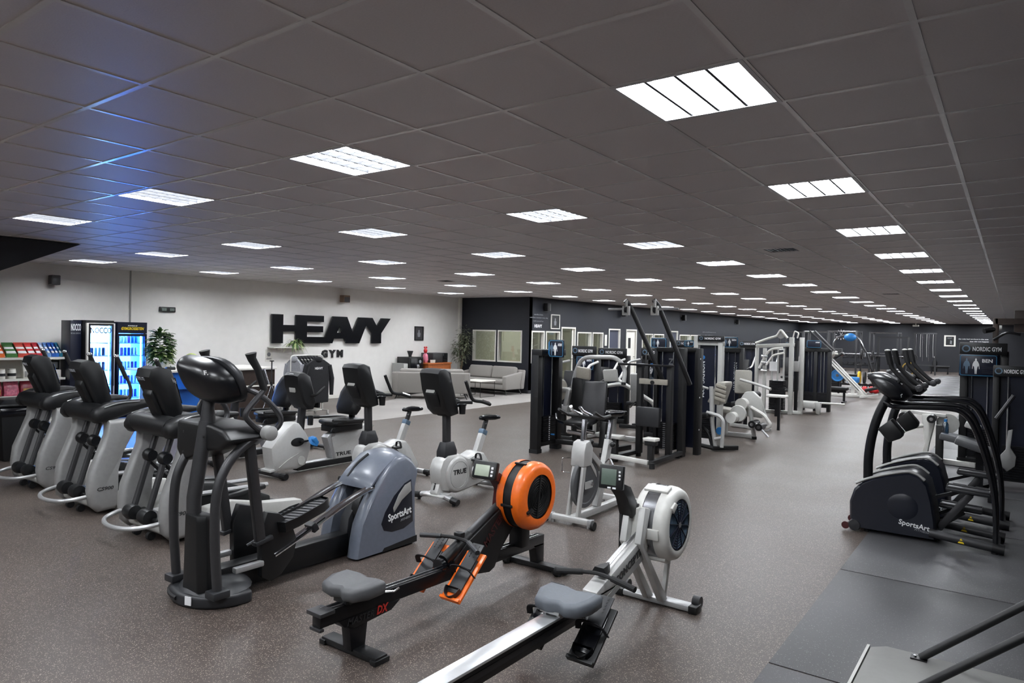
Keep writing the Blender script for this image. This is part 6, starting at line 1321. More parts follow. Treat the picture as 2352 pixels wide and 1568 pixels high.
# ---- machines behind it
def stack_machine(lab, x, y, h, board='BEN', frame='print_black', pads='vinyl_black', w_=.5, grp=None, arms=True, nb=True, weights_n=10, side=1):
    """selector machine: tower at the back facing the aisle, seat in front"""
    t = thing('weight_machine', lab, 'weight machine', (x, y, 0), grp)
    for s in (-1, 1):
        part('tower_post', MB().mm((x+s*w_/2-.035, y-.05, .0), (x+s*w_/2+.035, y+.09, h)), frame, t, .008)
    part('tower_top', MB().mm((x-w_/2, y-.05, h-.1), (x+w_/2, y+.09, h)), frame, t, .008)
    part('tower_base', MB().mm((x-w_/2, y-.1, .0), (x+w_/2, y+.14, .1)), frame, t, .008)
    part('shroud', MB().mm((x-w_/2+.04, y+.05, .1), (x+w_/2-.04, y+.07, h-.1)), 'navy_panel', t)
    for s in (-1, 1): part('guide_rod', MB().cyl((x+s*w_*.18, y, .1), (x+s*w_*.18, y, h-.1), .011, 6), 'chrome', t)
    weights(t, x, y, .11, weights_n, w_*.6, .1)
    if nb: name_board(t, x-w_/2-.02, x+w_/2+.02, y-.1, h-.02, h+.15)
    if board: placard(t, x+(.05 if nb else 0), y-.13, h-.16 if nb else h+.12, w_*.8, w_*.55, board)
    if arms:
        yb = y-.75*side
        part('floor_beam', MB().bar((x, y, .07), (x, yb-.2, .07), .08, .08), frame, t, .008); part('cross_foot', MB().bar((x-.3, yb-.2, .05), (x+.3, yb-.2, .05), .08, .07), frame, t, .008)
        part('seat_post', MB().bar((x, yb, .1), (x, yb, .46), .08, .08, (0, 1, 0)), frame, t, .006)
        pad('seat_pad', (x, yb, .5), (.36, .38, .08), t, pads); pad('back_pad', (x, yb+.25*side, .88), (.32, .09, .62), t, pads, (-.12*side, 0, 0))
        for s in (-1, 1):
            part('press_arm', TP([(x+s*.3, y-.1*side, 1.35), (x+s*.36, yb+.25*side, 1.3), (x+s*.36, yb-.1*side, 1.0), (x+s*.3, yb-.35*side, .92)], .024), 'silver_paint', t)
            part('handle_grip', MB().tube([(x+s*.34, yb-.25*side, .955), (x+s*.28, yb-.4*side, .9)], .026, 8), 'black_rubber', t)
    return t
stack_machine('black stack machine with a white BEN board behind the silver arch', -6.38, 11.1, 1.48, 'BEN', w_=.46)
stack_machine('black NORDIC GYM machine behind the shoulder pads, below the navy door', -6.8, 13.0, 1.42, None, w_=.62)
stack_machine('black NORDIC GYM machine half hidden behind the tall pulldown uprights', -6.0, 13.3, 1.44, None, w_=.5)
# low silver row machine between the arch and the pulldown
t = thing('rowing_bench_machine', 'silver tube machine with pale chest pads behind the spin bike', 'weight machine', (-5.0, 10.9, 0))
part('main_frame', TP([(-5.75, 10.9, .05), (-5.7, 10.9, .9), (-5.2, 10.9, 1.0), (-4.6, 10.9, .7), (-4.4, 10.9, .05)], .035, .12), 'silver_paint', t); part('floor_beam', MB().bar((-5.75, 10.9, .05), (-4.4, 10.9, .05), .08, .07), 'silver_paint', t, .008)
part('diagonal_tube', MB().tube([(-5.3, 10.8, 1.1), (-4.55, 10.8, .72)], .026, 8), 'white_paint', t); pad('chest_pad', (-4.85, 10.75, .95), (.22, .1, .5), t, 'pale_grey', (.15, 0, .3)); pad('seat_pad', (-5.2, 10.6, .5), (.36, .34, .08), t, 'vinyl_black')
part('seat_post', MB().bar((-5.2, 10.6, .05), (-5.2, 10.6, .46), .07, .07, (0, 1, 0)), 'silver_paint', t)
for s in (-1, 1): part('handle_bar', TP([(-5.2+s*.25, 10.7, .62), (-5.1+s*.3, 10.45, .68), (-4.95+s*.3, 10.3, .75)], .018), 'black_gloss', t); part('cross_foot', MB().bar((-5.1+s*.62, 10.65, .05), (-5.1+s*.62, 11.15, .05), .07, .06), 'silver_paint', t, .006)

t.location.x -= .32
# ---- dual arm pulldown with the two tall black uprights
lp = thing('pulldown_machine', 'tall black pulldown machine with two leaning arms and silver pulleys', 'weight machine', (-4.3, 9.5, 0))
for x in (-4.57, -4.09): part('upright', MB().mm((x-.04, 9.56, .06), (x+.04, 9.66, 1.42)), 'print_black', lp, .008)
part('top_bar', MB().mm((-4.75, 9.5, 1.39), (-4.0, 9.53, 1.42)), 'dark_metal', lp, .006); part('top_bar_tip', MB().cyl((-4.9, 9.515, 1.405), (-4.75, 9.515, 1.405), .02, 10), 'black_rubber', lp)
for xa, xb in ((-4.4, -4.8), (-3.98, -4.33)):
    part('leaning_arm', MB().tube(fillet([(xa+.06, 9.95, 1.12), (xa, 9.85, 1.35), (xb+.02, 9.62, 2.3), (xb-.03, 9.56, 2.38)], .06), .036, 10), 'print_black', lp)
    pl = part('pulley_block', MB().mm((xb-.05, 9.5, 2.16), (xb-.02, 9.56, 2.29)).mm((xb+.03, 9.5, 2.16), (xb+.06, 9.56, 2.29)).mm((xb-.05, 9.5, 2.15), (xb+.06, 9.56, 2.175)).mm((xb-.01, 9.51, 2.28), (xb+.02, 9.55, 2.38)), 'light_plastic', lp, .004)
    part('pulley_wheel', MB().cyl((xb-.015, 9.53, 2.23), (xb+.025, 9.53, 2.23), .04, 16), 'print_black', pl)
for x0, x1 in ((-5.1, -4.85), (-4.28, -3.95)): part('pull_handle', MB().cyl((x0, 9.53, 2.24), (x1, 9.53, 2.245), .018, 10), 'silver', lp)
part('cross_bar', MB().mm((-4.55, 9.52, 1.12), (-4.1, 9.56, 1.2)), 'beige_grey', lp, .004); part('pivot_knob', MB().cyl((-4.33, 9.5, 1.15), (-4.33, 9.53, 1.15), .03, 14), 'print_black', lp)
pad('back_pad', (-4.36, 9.46, .64), (.38, .09, .29), lp, 'charcoal', (0, 0, 0), .025)
part('seat_post', MB().mm((-4.13, 8.95, .05), (-4.05, 9.03, .36)), 'print_black', lp, .006); pad('seat_pad', (-4.09, 9.0, .385), (.19, .16, .045), lp, 'white_paint', None, .01); part('seat_clamp', MB().mm((-4.17, 8.94, .3), (-4.01, 9.06, .36)), 'print_black', lp, .008)
part('seat_post', MB().mm((-4.7, 8.96, .0), (-4.62, 9.04, .34)), 'print_black', lp, .006); pad('seat_pad', (-4.66, 9.0, .365), (.25, .18, .05), lp, 'light_plastic', None, .012)
part('front_rail', MB().bar((-4.7, 8.95, .085), (-4.1, 8.93, .065), .06, .06), 'white_paint', lp, .006)
part('side_rail', MB().bar((-4.04, 8.88, .07), (-4.06, 10.0, .07), .07, .06), 'print_black', lp, .006); part('side_rail', MB().bar((-4.66, 8.95, .07), (-4.62, 9.7, .07), .07, .06), 'print_black', lp, .006)
for x, y in ((-4.01, 8.86), (-4.08, 9.92), (-4.6, 9.66)): part('rubber_foot', MB().cyl((x, y, 0), (x, y, .08), .04, 14), 'black_rubber', lp)
# its towers
for x0, x1, y in ((-4.5, -4.1, 10.0), (-4.2, -3.98, 10.35)):
    part('tower_post', MB().mm((x0-.03, y, .0), (x0+.03, y+.14, 1.66)), 'print_black', lp, .01); part('tower_post', MB().mm((x1-.03, y, .0), (x1+.06, y+.14, 1.66)), 'print_black', lp, .01)
    part('tower_top', MB().mm((x0, y, 1.6), (x1, y+.14, 1.67)), 'print_black', lp, .01); part('shroud', MB().mm((x0, y+.08, .1), (x1, y+.1, 1.6)), 'navy_panel', lp)
weights(lp, -4.3, 10.03, .1, 13, .26, .1); part('guide_rod', MB().cyl((-4.4, 10.03, .1), (-4.4, 10.03, 1.6), .011, 8), 'chrome', lp); part('guide_rod', MB().cyl((-4.22, 10.03, .1), (-4.22, 10.03, 1.6), .011, 8), 'chrome', lp)
vtext(lp, -4.32, 10.078, 1.5, .9, .07, m='print_grey'); ns = MB()
for k in range(13): ns.mm((-4.35, 9.975, .105+.032*k), (-4.31, 9.979, .118+.032*k))
part('number_strip', ns, 'print_grey', lp); part('side_rivet', MB().cyl((-3.92, 10.36, 1.5), (-3.915, 10.36, 1.5), .012, 8).cyl((-3.92, 10.36, .9), (-3.915, 10.36, .9), .012, 8).cyl((-3.92, 10.36, .4), (-3.915, 10.36, .4), .012, 8), 'print_white', lp)
bt = thing('water_bottle', 'clear blue water bottle hanging beside the pulldown uprights', 'bottle', (-4.36, 9.6, 1.2)); glass_mat('bottle_clear', (150, 190, 220), .1, .6)
part('bottle_body', MB().lathe([(0, 0), (.035, 0), (.038, .02), (.038, .14), (.015, .18), (.015, .2), (0, .2)], (-4.36, 9.54, 1.2), n=14), 'bottle_clear', bt); part('cap', MB().cyl((-4.36, 9.54, 1.4), (-4.36, 9.54, 1.43), .018, 12), 'blue_plastic', bt)
for lab, x, y, z, w_, tx in (('navy instruction board left of the pulldown arm, edged in teal blue', -5.1, 11.5, 1.72, .3, None), ('navy instruction board with ARM heading beside the pulldown tower', -4.72, 11.95, 1.72, .2, 'ARM')):
    stack_machine('black stack machine under the %s' % lab, x-.08, y+.1, 1.5, None, w_=.4, arms=False, nb=False)
    t = D.objects[[o.name for o in D.objects if o.name.startswith('weight_machine')][-1]]
    placard(t, x, y-.06, z, w_, w_*.62, tx); part('board_post', MB().mm((x-.02, y-.03, 1.45), (x+.02, y+.0, z)), 'print_black', t)

# ---- leg extension with white tower frame
d1 = thing('leg_extension_machine', 'silver and white leg extension with slatted beige backrest and NORDIC GYM shroud', 'weight machine', (-4.1, 11.2, 0))
for x in (-4.46, -4.03): part('tower_post', MB().mm((x-.04, 11.55, 0), (x+.04, 11.66, 1.86)), 'light_plastic', d1, .008)
part('tower_top', MB().mm((-4.46, 11.56, 1.7), (-3.98, 11.65, 1.77)), 'light_plastic', d1, .008); nb_ = name_board(d1, -4.42, -3.96, 11.52, 1.77, 1.87)
part('shroud', MB().mm((-4.41, 11.62, .1), (-4.08, 11.64, 1.7)), 'navy_panel', d1); vtext(d1, -4.385, 11.619, 1.42, .62, .07)
part('emblem', MB().lathe([(0, 0), (.035, 0), (.035, -.002), (0, -.002)], (-4.35, 11.619, 1.49), 'y', 16), 'blue_plastic', d1)
for x in (-4.42, -4.12): part('guide_rod', MB().cyl((x, 11.59, .1), (x, 11.59, 1.7), .012, 8), 'chrome', d1)
weights(d1, -4.25, 11.58, .1, 12, .24, .06); part('instruction_sheet', MB().mm((-4.53, 11.535, .95), (-4.41, 11.545, 1.15)), 'print_white', d1, .003)
mat('pad_beige', (150, 147, 139), .6, var=.05)
part('backrest', MB().prism([(-4.02, .78), (-3.86, 1.12), (-3.72, 1.12), (-3.72, 1.06), (-3.82, .74)], 'y', 10.95, 11.3), 'pad_beige', d1, .02)
for k in range(4): part('backrest_slat', MB().box((-3.8+.02*k*.2, 10.94, .84+.07*k), (.18, .02, .05), (0, .25, 0)), 'beige_grey', d1, .006)
pad('seat_pad', (-4.15, 10.95, .55), (.4, .34, .08), d1, 'vinyl_black', (0, -.12, 0)); pad('head_pad', (-4.28, 11.1, .98), (.14, .24, .16), d1, 'vinyl_black', (0, .3, 0), .03)
part('arm_tube', TP([(-4.42, 11.0, .92), (-4.28, 11.0, 1.06), (-4.02, 11.0, 1.0)], .02), 'silver_paint', d1)
part('side_frame', TP([(-3.95, 10.95, 1.04), (-3.93, 10.95, .5), (-3.86, 10.95, .06)], .034, .1), 'silver_paint', d1); part('side_frame', TP([(-4.0, 10.9, .62), (-3.78, 10.9, .58), (-3.72, 10.9, .5), (-3.74, 10.9, .08)], .03, .08), 'silver_paint', d1); part('side_frame', MB().tube([(-3.86, 10.9, .2), (-3.72, 10.9, .24)], .025, 8), 'silver_paint', d1)
part('curved_leg', TP([(-4.45, 10.95, .45), (-4.15, 10.95, .42), (-3.98, 10.95, .3), (-3.9, 10.95, .04)], .03, .12), 'dark_metal', d1); part('floor_beam', MB().tube(fillet([(-4.6, 11.1, .06), (-4.35, 11.0, .09), (-3.88, 10.92, .05)], .1), .035, 8), 'print_black', d1); part('floor_foot', MB().bar((-3.9, 10.9, .05), (-3.6, 11.25, .05), .07, .07), 'print_black', d1, .006)
part('cam_disc', MB().lathe([(0, -.03), (.13, -.03), (.14, 0), (.13, .03), (0, .03)], (-3.68, 11.5, .58), 'y', 28), 'light_plastic', d1); part('cam_hub', MB().cyl((-3.74, 11.3, .52), (-3.74, 11.46, .52), .09, 20), 'white_paint', d1)
part('ankle_wheel', MB().lathe([(0, -.02), (.06, -.02), (.065, 0), (.06, .02), (0, .02)], (-3.88, 11.2, .3), 'y', 20), 'blue_plastic', d1)
# ---- leg curl behind with roller pads
e1 = thing('leg_curl_machine', 'silver leg curl with black roller pads reaching into the aisle', 'weight machine', (-3.95, 12.8, 0))
part('cam_housing', MB().prism([(-4.2, .4), (-4.14, .62), (-4.0, .84), (-3.86, .86), (-3.72, .74), (-3.66, .5), (-3.68, .38)], 'y', 12.85, 12.95), 'light_plastic', e1, .02); part('cam_boss', MB().cyl((-4.02, 12.7, .62), (-4.02, 12.86, .62), .11, 22), 'white_paint', e1)
part('upright', TP([(-3.86, 12.75, .6), (-3.84, 12.75, .35), (-3.78, 12.75, .04)], .04, .1), 'silver_paint', e1); part('lever_tube', TP([(-3.84, 12.72, .58), (-3.6, 12.7, .46), (-3.48, 12.7, .3), (-3.52, 12.7, .24), (-3.66, 12.7, .22)], .032, .06), 'white_paint', e1)
for x, z in ((-3.74, .3), (-3.62, .26)): part('roller_pad', MB().cyl((x, 12.45, z), (x, 12.75, z), .065, 18), 'vinyl_black', e1); part('roller_cap', MB().cyl((x, 12.44, z), (x, 12.45, z), .03, 12), 'chrome', e1)
part('adjust_rod', MB().tube([(-3.68, 12.5, .32), (-3.46, 12.5, .1)], .018, 8), 'silver', e1); part('floor_beam', MB().bar((-4.5, 12.8, .05), (-3.78, 12.8, .05), .08, .07), 'silver_paint', e1, .008); part('rubber_foot', MB().cyl((-3.78, 12.75, 0), (-3.78, 12.75, .05), .045, 14), 'black_rubber', e1)
pad('seat_pad', (-4.2, 12.6, .5), (.5, .36, .08), e1, 'pad_beige', (0, .1, 0)); pad('back_pad', (-4.45, 12.6, .8), (.1, .36, .55), e1, 'vinyl_black', (0, -.2, 0)); part('frame_post', MB().bar((-4.3, 12.7, .05), (-4.3, 12.7, .46), .08, .08, (0, 1, 0)), 'silver_paint', e1)
stack_machine('navy NORDIC GYM stack machine with BEN board left of the cable station', -4.95, 14.95, 1.62, 'BEN', w_=.42, nb=False, arms=False)
vtext(D.objects[[o.name for o in D.objects if o.name.startswith('weight_machine')][-1]], -4.92, 14.998, 1.3, .6, .07)
# ---- abductor style machine beyond
a1 = thing('hip_machine', 'grey seated hip machine with blue ended roller near the cable station', 'weight machine', (-4.3, 14.3, 0))
pad('back_pad', (-4.55, 14.5, .92), (.34, .1, .5), a1, 'pad_beige', (-.2, 0, .3), .04); pad('seat_pad', (-4.4, 14.1, .5), (.4, .44, .09), a1, 'vinyl_black')
part('lever_tube', TP([(-4.55, 14.3, .98), (-4.1, 14.1, .9), (-3.85, 14.0, .84)], .028), 'silver_paint', a1); part('roller_pad', MB().cyl((-4.15, 13.75, .72), (-4.1, 14.0, .72), .07, 18), 'vinyl_black', a1); part('roller_cap', MB().cyl((-4.152, 13.74, .72), (-4.15, 13.75, .72), .05, 14), 'blue_plastic', a1)
part('stand_leg', MB().tube([(-4.1, 14.0, .72), (-3.84, 14.0, .05)], .03, 8), 'silver_paint', a1); part('stand_leg', MB().tube([(-4.4, 14.2, .46), (-4.4, 14.2, 0)], .04, 8), 'dark_metal', a1); part('floor_beam', MB().bar((-4.7, 14.2, .05), (-3.84, 14.0, .04), .08, .06), 'silver_paint', a1, .006)
part('arm_rest', MB().mm((-3.95, 14.3, .66), (-3.62, 14.4, .7)), 'white_paint', a1, .01); part('arm_post', MB().bar((-3.78, 14.35, .0), (-3.78, 14.35, .66), .05, .05, (0, 1, 0)), 'dark_metal', a1)

# ---- white cable station
f_ = thing('cable_station', 'white framed cable crossover station with angled pulley arms on top', 'weight machine', (-4.5, 17.4, 0))
for x, y in ((-4.36, 17.55), (-4.17, 17.75)): part('tall_post', MB().mm((x-.05, y-.05, 0), (x+.05, y+.05, 1.88)), 'light_plastic', f_, .01)
for x, y in ((-4.95, 17.4), (-5.2, 17.6)): part('tall_post', MB().mm((x-.04, y-.04, 0), (x+.04, y+.04, 1.6)), 'light_plastic', f_, .01)
part('top_beam', MB().bar((-5.2, 17.5, 1.64), (-4.3, 17.55, 1.7), .09, .09), 'light_plastic', f_, .01)
part('pulley_arm', TP([(-5.15, 17.3, 1.72), (-4.85, 17.3, 1.84), (-4.65, 17.3, 1.9), (-4.56, 17.3, 2.06), (-4.4, 17.3, 1.86)], .03, .05), 'white_paint', f_); part('pulley_plate', MB().cyl((-4.55, 17.28, 1.93), (-4.55, 17.32, 1.93), .09, 20), 'pale_grey', f_); part('pulley_fork', TP([(-4.3, 17.4, 1.85), (-4.26, 17.4, 2.03), (-4.17, 17.4, 1.98), (-4.2, 17.4, 1.86)], .018, .03), 'white_paint', f_)
part('curved_arm', TP([(-4.5, 17.3, 1.62), (-4.8, 17.3, 1.58), (-4.95, 17.3, 1.35), (-5.05, 17.3, 1.1)], .03, .1), 'white_paint', f_); part('curved_arm', TP([(-4.45, 17.2, 1.5), (-4.7, 17.2, 1.44), (-4.85, 17.2, 1.2)], .025, .08), 'white_paint', f_)
for x in (-4.8, -4.66, -4.52): part('inner_rod', MB().cyl((x, 17.5, .3), (x, 17.5, 1.6), .022, 8), 'silver_paint', f_)
weights(f_, -4.66, 17.5, .1, 16, .34, .2, .045); part('instruction_sheet', MB().mm((-4.82, 17.35, 1.05), (-4.64, 17.36, 1.28)), 'print_white', f_); part('floor_beam', MB().bar((-5.2, 17.5, .04), (-4.15, 17.7, .04), .12, .07), 'light_plastic', f_, .01)
for z in (1.05, 1.25, 1.4): part('chrome_roller', MB().cyl((-5.0, 17.3, z), (-4.86, 17.3, z), .035, 12), 'chrome', f_)
pad('bench_pad', (-4.5, 16.9, .48), (.45, .3, .06), f_, 'white_paint'); part('bench_leg', MB().bar((-4.5, 16.9, 0), (-4.5, 16.9, .45), .08, .08, (0, 1, 0)), 'dark_metal', f_)
part('centre_column', MB().mm((-4.3, 17.62, .1), (-4.22, 17.68, 1.8)), 'dark_metal', f_, .006); part('column_weight', MB().mm((-4.31, 17.58, 1.05), (-4.2, 17.7, 1.3)), 'pale_grey', f_, .006)
# ---- black towers after it
g_ = thing('cable_row_machine', 'black twin tower cable row with ARM board and white low bench', 'weight machine', (-4.1, 19.0, 0))
for x in (-4.4, -4.1, -3.78): part('tower_post', MB().mm((x-.04, 18.9, 0), (x+.04, 19.05, 1.56)), 'print_black', g_, .01)
part('tower_top', MB().mm((-4.4, 18.9, 1.52), (-3.74, 19.05, 1.62)), 'print_black', g_, .01); part('shroud', MB().mm((-4.4, 19.0, .1), (-3.8, 19.02, 1.52)), 'navy_panel', g_); placard(g_, -4.14, 18.85, 1.72, .36, .2, 'ARM', figs=False)
for x in (-4.28, -4.2, -3.98, -3.9): part('guide_rod', MB().cyl((x, 18.95, .1), (x, 18.95, 1.52), .012, 6), 'chrome', g_)
weights(g_, -4.24, 18.95, .1, 12, .24, .1); weights(g_, -3.94, 18.95, .1, 12, .24, .1)
for d in (0, .12): part('leaning_bar', MB().tube([(-4.28+d, 19.0, 2.06), (-3.72+d*.6, 18.9, 1.56)], .025, 8), 'gunmetal', g_)
part('low_bench', MB().mm((-4.35, 17.95, .14), (-3.9, 18.4, .3)), 'light_plastic', g_, .02); part('bench_end', MB().prism([(-3.92, .3), (-3.78, .3), (-3.8, .0), (-3.88, .02)], 'y', 18.05, 18.2), 'light_plastic', g_, .01); part('foot_bar', MB().cyl((-3.9, 18.5, .25), (-3.4, 18.9, .22), .025, 10), 'white_paint', g_)

# ================================================================ machines on the right behind the climbers
n1 = thing('glute_machine', 'black NORDIC GYM tower with large BEN instruction board at the right', 'weight machine', (-.35, 12.5, 0))
for x in (-.6, -.1): part('tower_post', MB().mm((x-.05, 12.52, 0), (x+.05, 12.66, 1.72)), 'print_black', n1, .01)
name_board(n1, -.66, -.07, 12.46, 1.66, 1.84); placard(n1, -.42, 12.42, 1.5, .48, .33, 'BEN')
part('shroud', MB().mm((-.56, 12.62, .1), (-.12, 12.64, 1.66)), 'navy_panel', n1)
for x in (-.5, -.3): part('guide_rod', MB().cyl((x, 12.58, .1), (x, 12.58, 1.66), .013, 8), 'chrome', n1)
weights(n1, -.36, 12.57, .1, 14, .34, .08); part('tower_base', MB().mm((-.66, 12.48, 0), (-.04, 12.7, .09)), 'print_black', n1)
n2 = thing('calf_machine', 'second black NORDIC GYM tower at the right frame edge', 'weight machine', (0, 10.8, 0))
part('tower_post', MB().mm((-.2, 10.7, 0), (-.13, 10.84, 1.5)), 'print_black', n2, .01); part('tower_post', MB().mm((.3, 10.7, 0), (.38, 10.84, 1.5)), 'print_black', n2, .01); name_board(n2, -.2, .2, 10.66, 1.42, 1.56)
part('shroud', MB().mm((-.14, 10.8, .1), (.3, 10.82, 1.42)), 'navy_panel', n2); part('guide_rod', MB().cyl((-.04, 10.76, .1), (-.04, 10.76, 1.42), .013, 8), 'chrome', n2); weights(n2, .08, 10.76, .1, 14, .34, .08)
part('crank_plate', MB().prism([(-.03, .76), (.02, .78), (.0, .55), (.06, .45), (.05, .33), (-.03, .25), (-.09, .32), (-.1, .45), (-.05, .52)], 'y', 10.5, 10.54), 'pale_grey', n2, .008); part('push_lever', MB().tube([(-.15, 10.5, .9), (.02, 10.5, 1.2)], .025, 8), 'gunmetal', n2); part('floor_beam', MB().bar((-.15, 10.75, .05), (-.15, 9.6, .05), .1, .08), 'print_black', n2, .008)
pad('knee_pad', (-.35, 10.1, .58), (.42, .3, .08), n2, 'vinyl_grey', (0, .3, 0)); part('pad_post', MB().bar((-.3, 10.2, .05), (-.3, 10.2, .54), .08, .08, (0, 1, 0)), 'dark_metal', n2); part('side_beam', MB().bar((-.3, 10.2, .06), (-.15, 10.6, .06), .07, .07), 'print_black', n2)
w1 = thing('seated_leg_machine', 'white leg machine with round rollers seen between the climber rails', 'weight machine', (-.95, 12.3, 0))
part('main_post', MB().prism([(-1.12, .72), (-.98, .74), (-.94, .6), (-1.0, .3), (-1.04, .02), (-1.12, .02), (-1.06, .3)], 'y', 12.25, 12.4), 'white_paint', w1, .015); part('roller_pad', MB().cyl((-1.34, 12.1, .68), (-1.34, 12.4, .68), .07, 18), 'vinyl_black', w1); part('roller_cap', MB().cyl((-1.34, 12.09, .68), (-1.34, 12.1, .68), .028, 12), 'chrome', w1)
part('roller_pad', MB().cyl((-.97, 12.05, .68), (-.97, 12.3, .68), .06, 18), 'vinyl_black', w1); part('roller_cap', MB().cyl((-.97, 12.04, .68), (-.97, 12.05, .68), .026, 12), 'chrome', w1)
part('top_arm', MB().bar((-1.4, 12.32, .76), (-.8, 12.32, .72), .06, .05), 'white_paint', w1, .008); part('lever_tube', TP([(-1.46, 12.2, .36), (-1.25, 12.2, .52), (-1.05, 12.3, .56)], .03, .05), 'white_paint', w1); part('cam_disc', MB().lathe([(0, -.02), (.15, -.02), (.15, .02), (0, .02)], (-.78, 12.4, .6), 'y', 26), 'light_plastic', w1)
pad('seat_pad', (-.6, 12.0, .42), (.5, .36, .1), w1, 'vinyl_grey', (0, .18, 0), .03); part('frame_post', MB().bar((-.86, 12.1, .02), (-.86, 12.1, .6), .1, .1, (0, 1, 0)), 'print_black', w1, .01); part('floor_beam', MB().bar((-1.1, 12.3, .05), (-.4, 12.1, .05), .08, .07), 'white_paint', w1, .008); pad('hand_pad', (-.45, 12.1, .62), (.2, .24, .08), w1, 'light_plastic', (0, .3, 0), .02)
bt = thing('water_bottle', 'clear bottle with blue cap on the white leg machine', 'bottle', (-.78, 11.95, .5)); part('bottle_body', MB().lathe([(0, 0), (.04, 0), (.042, .02), (.042, .13), (.02, .17), (0, .17)], (-.78, 11.95, .5), n=14), 'bottle_clear', bt); part('cap', MB().cyl((-.78, 11.95, .67), (-.78, 11.95, .71), .022, 12), 'blue_plastic', bt)
t = thing('punch_bag', 'red hanging bag at the right frame edge', 'bag', (.25, 13.0, .7)); part('bag_body', MB().lathe([(0, 0), (.13, .02), (.15, .08), (.15, .42), (.12, .46), (0, .46)], (.25, 13.0, .7), n=18), 'red', t); part('strap', MB().tube([(.25, 13.0, 1.15), (.25, 13.0, 2.0)], .012, 6).mm((.2, 12.95, 1.99), (.3, 13.05, 2.03)).mm((.22, 12.97, 2.0), (.28, 13.03, HC)), 'black_cloth', t)
# tall dark rig at the right edge
t = thing('storage_rig', 'dark brown tall rig standing at the right frame edge', 'rig', (.25, 16.0, 0))
for x, y in ((-.28, 15.7), (.8, 15.7), (-.28, 16.6), (.8, 16.6)): part('rig_post', MB().mm((x-.04, y-.04, 0), (x+.04, y+.04, 2.3)), 'wood_dark', t, .006)
for y in (15.7, 16.6): part('rig_beam', MB().mm((-.28, y-.04, 2.2), (.8, y+.04, 2.3)), 'wood_dark', t)
part('rig_board', MB().mm((.0, 15.72, 2.05), (.8, 16.58, 2.45)), 'wood_dark', t, .01); part('lamp_head', MB().cyl((-.45, 15.6, 2.06), (-.3, 15.7, 2.1), .05, 12), 'dark_metal', t); part('crank_arm', TP([(-.3, 15.6, 1.9), (-.1, 15.5, 2.05), (.1, 15.5, 2.0)], .025), 'dark_metal', t); part('pulley', MB().cyl((-.22, 15.6, 2.12), (-.18, 15.6, 2.12), .05, 14), 'light_plastic', t)

# ================================================================ free weights and racks at the far end
lp2 = thing('sled_leg_press', 'white sled leg press with two long sloping rails beyond the black towers', 'weight machine', (-4.4, 24.5, 0))
for y in (24.3, 24.75): part('slope_rail', MB().bar((-5.0, y, 1.32), (-3.82, y, .07), .07, .1, (0, 0, 1)), 'white_paint', lp2, .008)
part('rail_slot', MB().bar((-4.9, 24.262, 1.24), (-3.95, 24.262, .235), .004, .02), 'print_black', lp2)
part('foot_plate', MB().box((-4.82, 24.5, 1.3), (.06, .5, .4), (0, .6, 0)), 'light_plastic', lp2, .01); part('sled_frame', TP([(-5.05, 24.3, 1.3), (-4.85, 24.3, 1.42), (-4.6, 24.3, 1.38)], .03), 'white_paint', lp2); pad('sled_pad', (-4.58, 24.45, 1.33), (.3, .3, .09), lp2, 'vinyl_black', (0, -.6, 0))
part('floor_beam', MB().bar((-5.4, 24.5, .05), (-3.82, 24.5, .05), .1, .08), 'white_paint', lp2, .008); part('back_post', MB().bar((-5.0, 24.5, .05), (-5.0, 24.5, 1.3), .1, .1, (0, 1, 0)), 'white_paint', lp2); part('front_foot', MB().bar((-3.9, 24.2, .04), (-3.45, 24.55, .12), .08, .07), 'white_paint', lp2, .006)
pad('seat_pad', (-3.6, 24.5, .3), (.4, .4, .1), lp2, 'vinyl_black', (0, -.3, 0))
def bench(lab, x, y, L_=1.1, rot=0., m='vinyl_black'):
    t = thing('flat_bench', lab, 'bench', (x, y, 0), 'benches in the free weight area'); c, s = math.cos(rot), math.sin(rot)
    P_ = lambda u, v: (x+u*c-v*s, y+u*s+v*c)
    part('bench_pad', MB().box((x, y, .42), (L_, .28, .09), (0, 0, rot)), m, t, .02)
    part('spine', MB().box((x, y, .34), (L_*.9, .07, .07), (0, 0, rot)), 'dark_metal', t)
    for u in (-L_*.4, L_*.4):
        a = P_(u, 0); part('leg', MB().mm((a[0]-.03, a[1]-.03, .05), (a[0]+.03, a[1]+.03, .32)), 'dark_metal', t); p0, p1 = P_(u, -.24), P_(u, .24); part('foot', MB().bar((p0[0], p0[1], .03), (p1[0], p1[1], .03), .06, .05), 'dark_metal', t)
    return t
bench('long low black bench in the aisle before the sled leg press', -4.35, 21.9, 1.0)
bench('black bench standing far out beside the floor mats', -3.55, 30.5, 1.0, .4)
bench('far bench under the framed poster on the end wall', -3.4, 46.5, 1.0)
def plate_disc(mb, x, y, z, r, ax='x', th=.03): return mb.lathe([(.025, -th), (r*.55, -th*.6), (r*.8, -th*.6), (r*.85, -th), (r, -th), (r, th), (r*.85, th), (r*.8, th*.6), (r*.55, th*.6), (.025, th)], (x, y, z), ax, 28)
mat('plate_black', (24, 24, 26), .5, var=.1)
rk_ = thing('plate_rack', 'low black frame holding a row of weight plates', 'rack', (-4.5, 27.2, 0))
part('rack_rail', MB().bar((-5.4, 27.2, .25), (-3.8, 27.2, .25), .06, .06).bar((-5.4, 27.5, .25), (-3.8, 27.5, .25), .06, .06), 'dark_metal', rk_); 
for x in (-5.4, -3.8): part('rack_foot', MB().bar((x, 27.0, .04), (x, 27.7, .04), .07, .07).bar((x, 27.35, .04), (x, 27.35, .25), .06, .06, (0, 1, 0)), 'dark_metal', rk_)
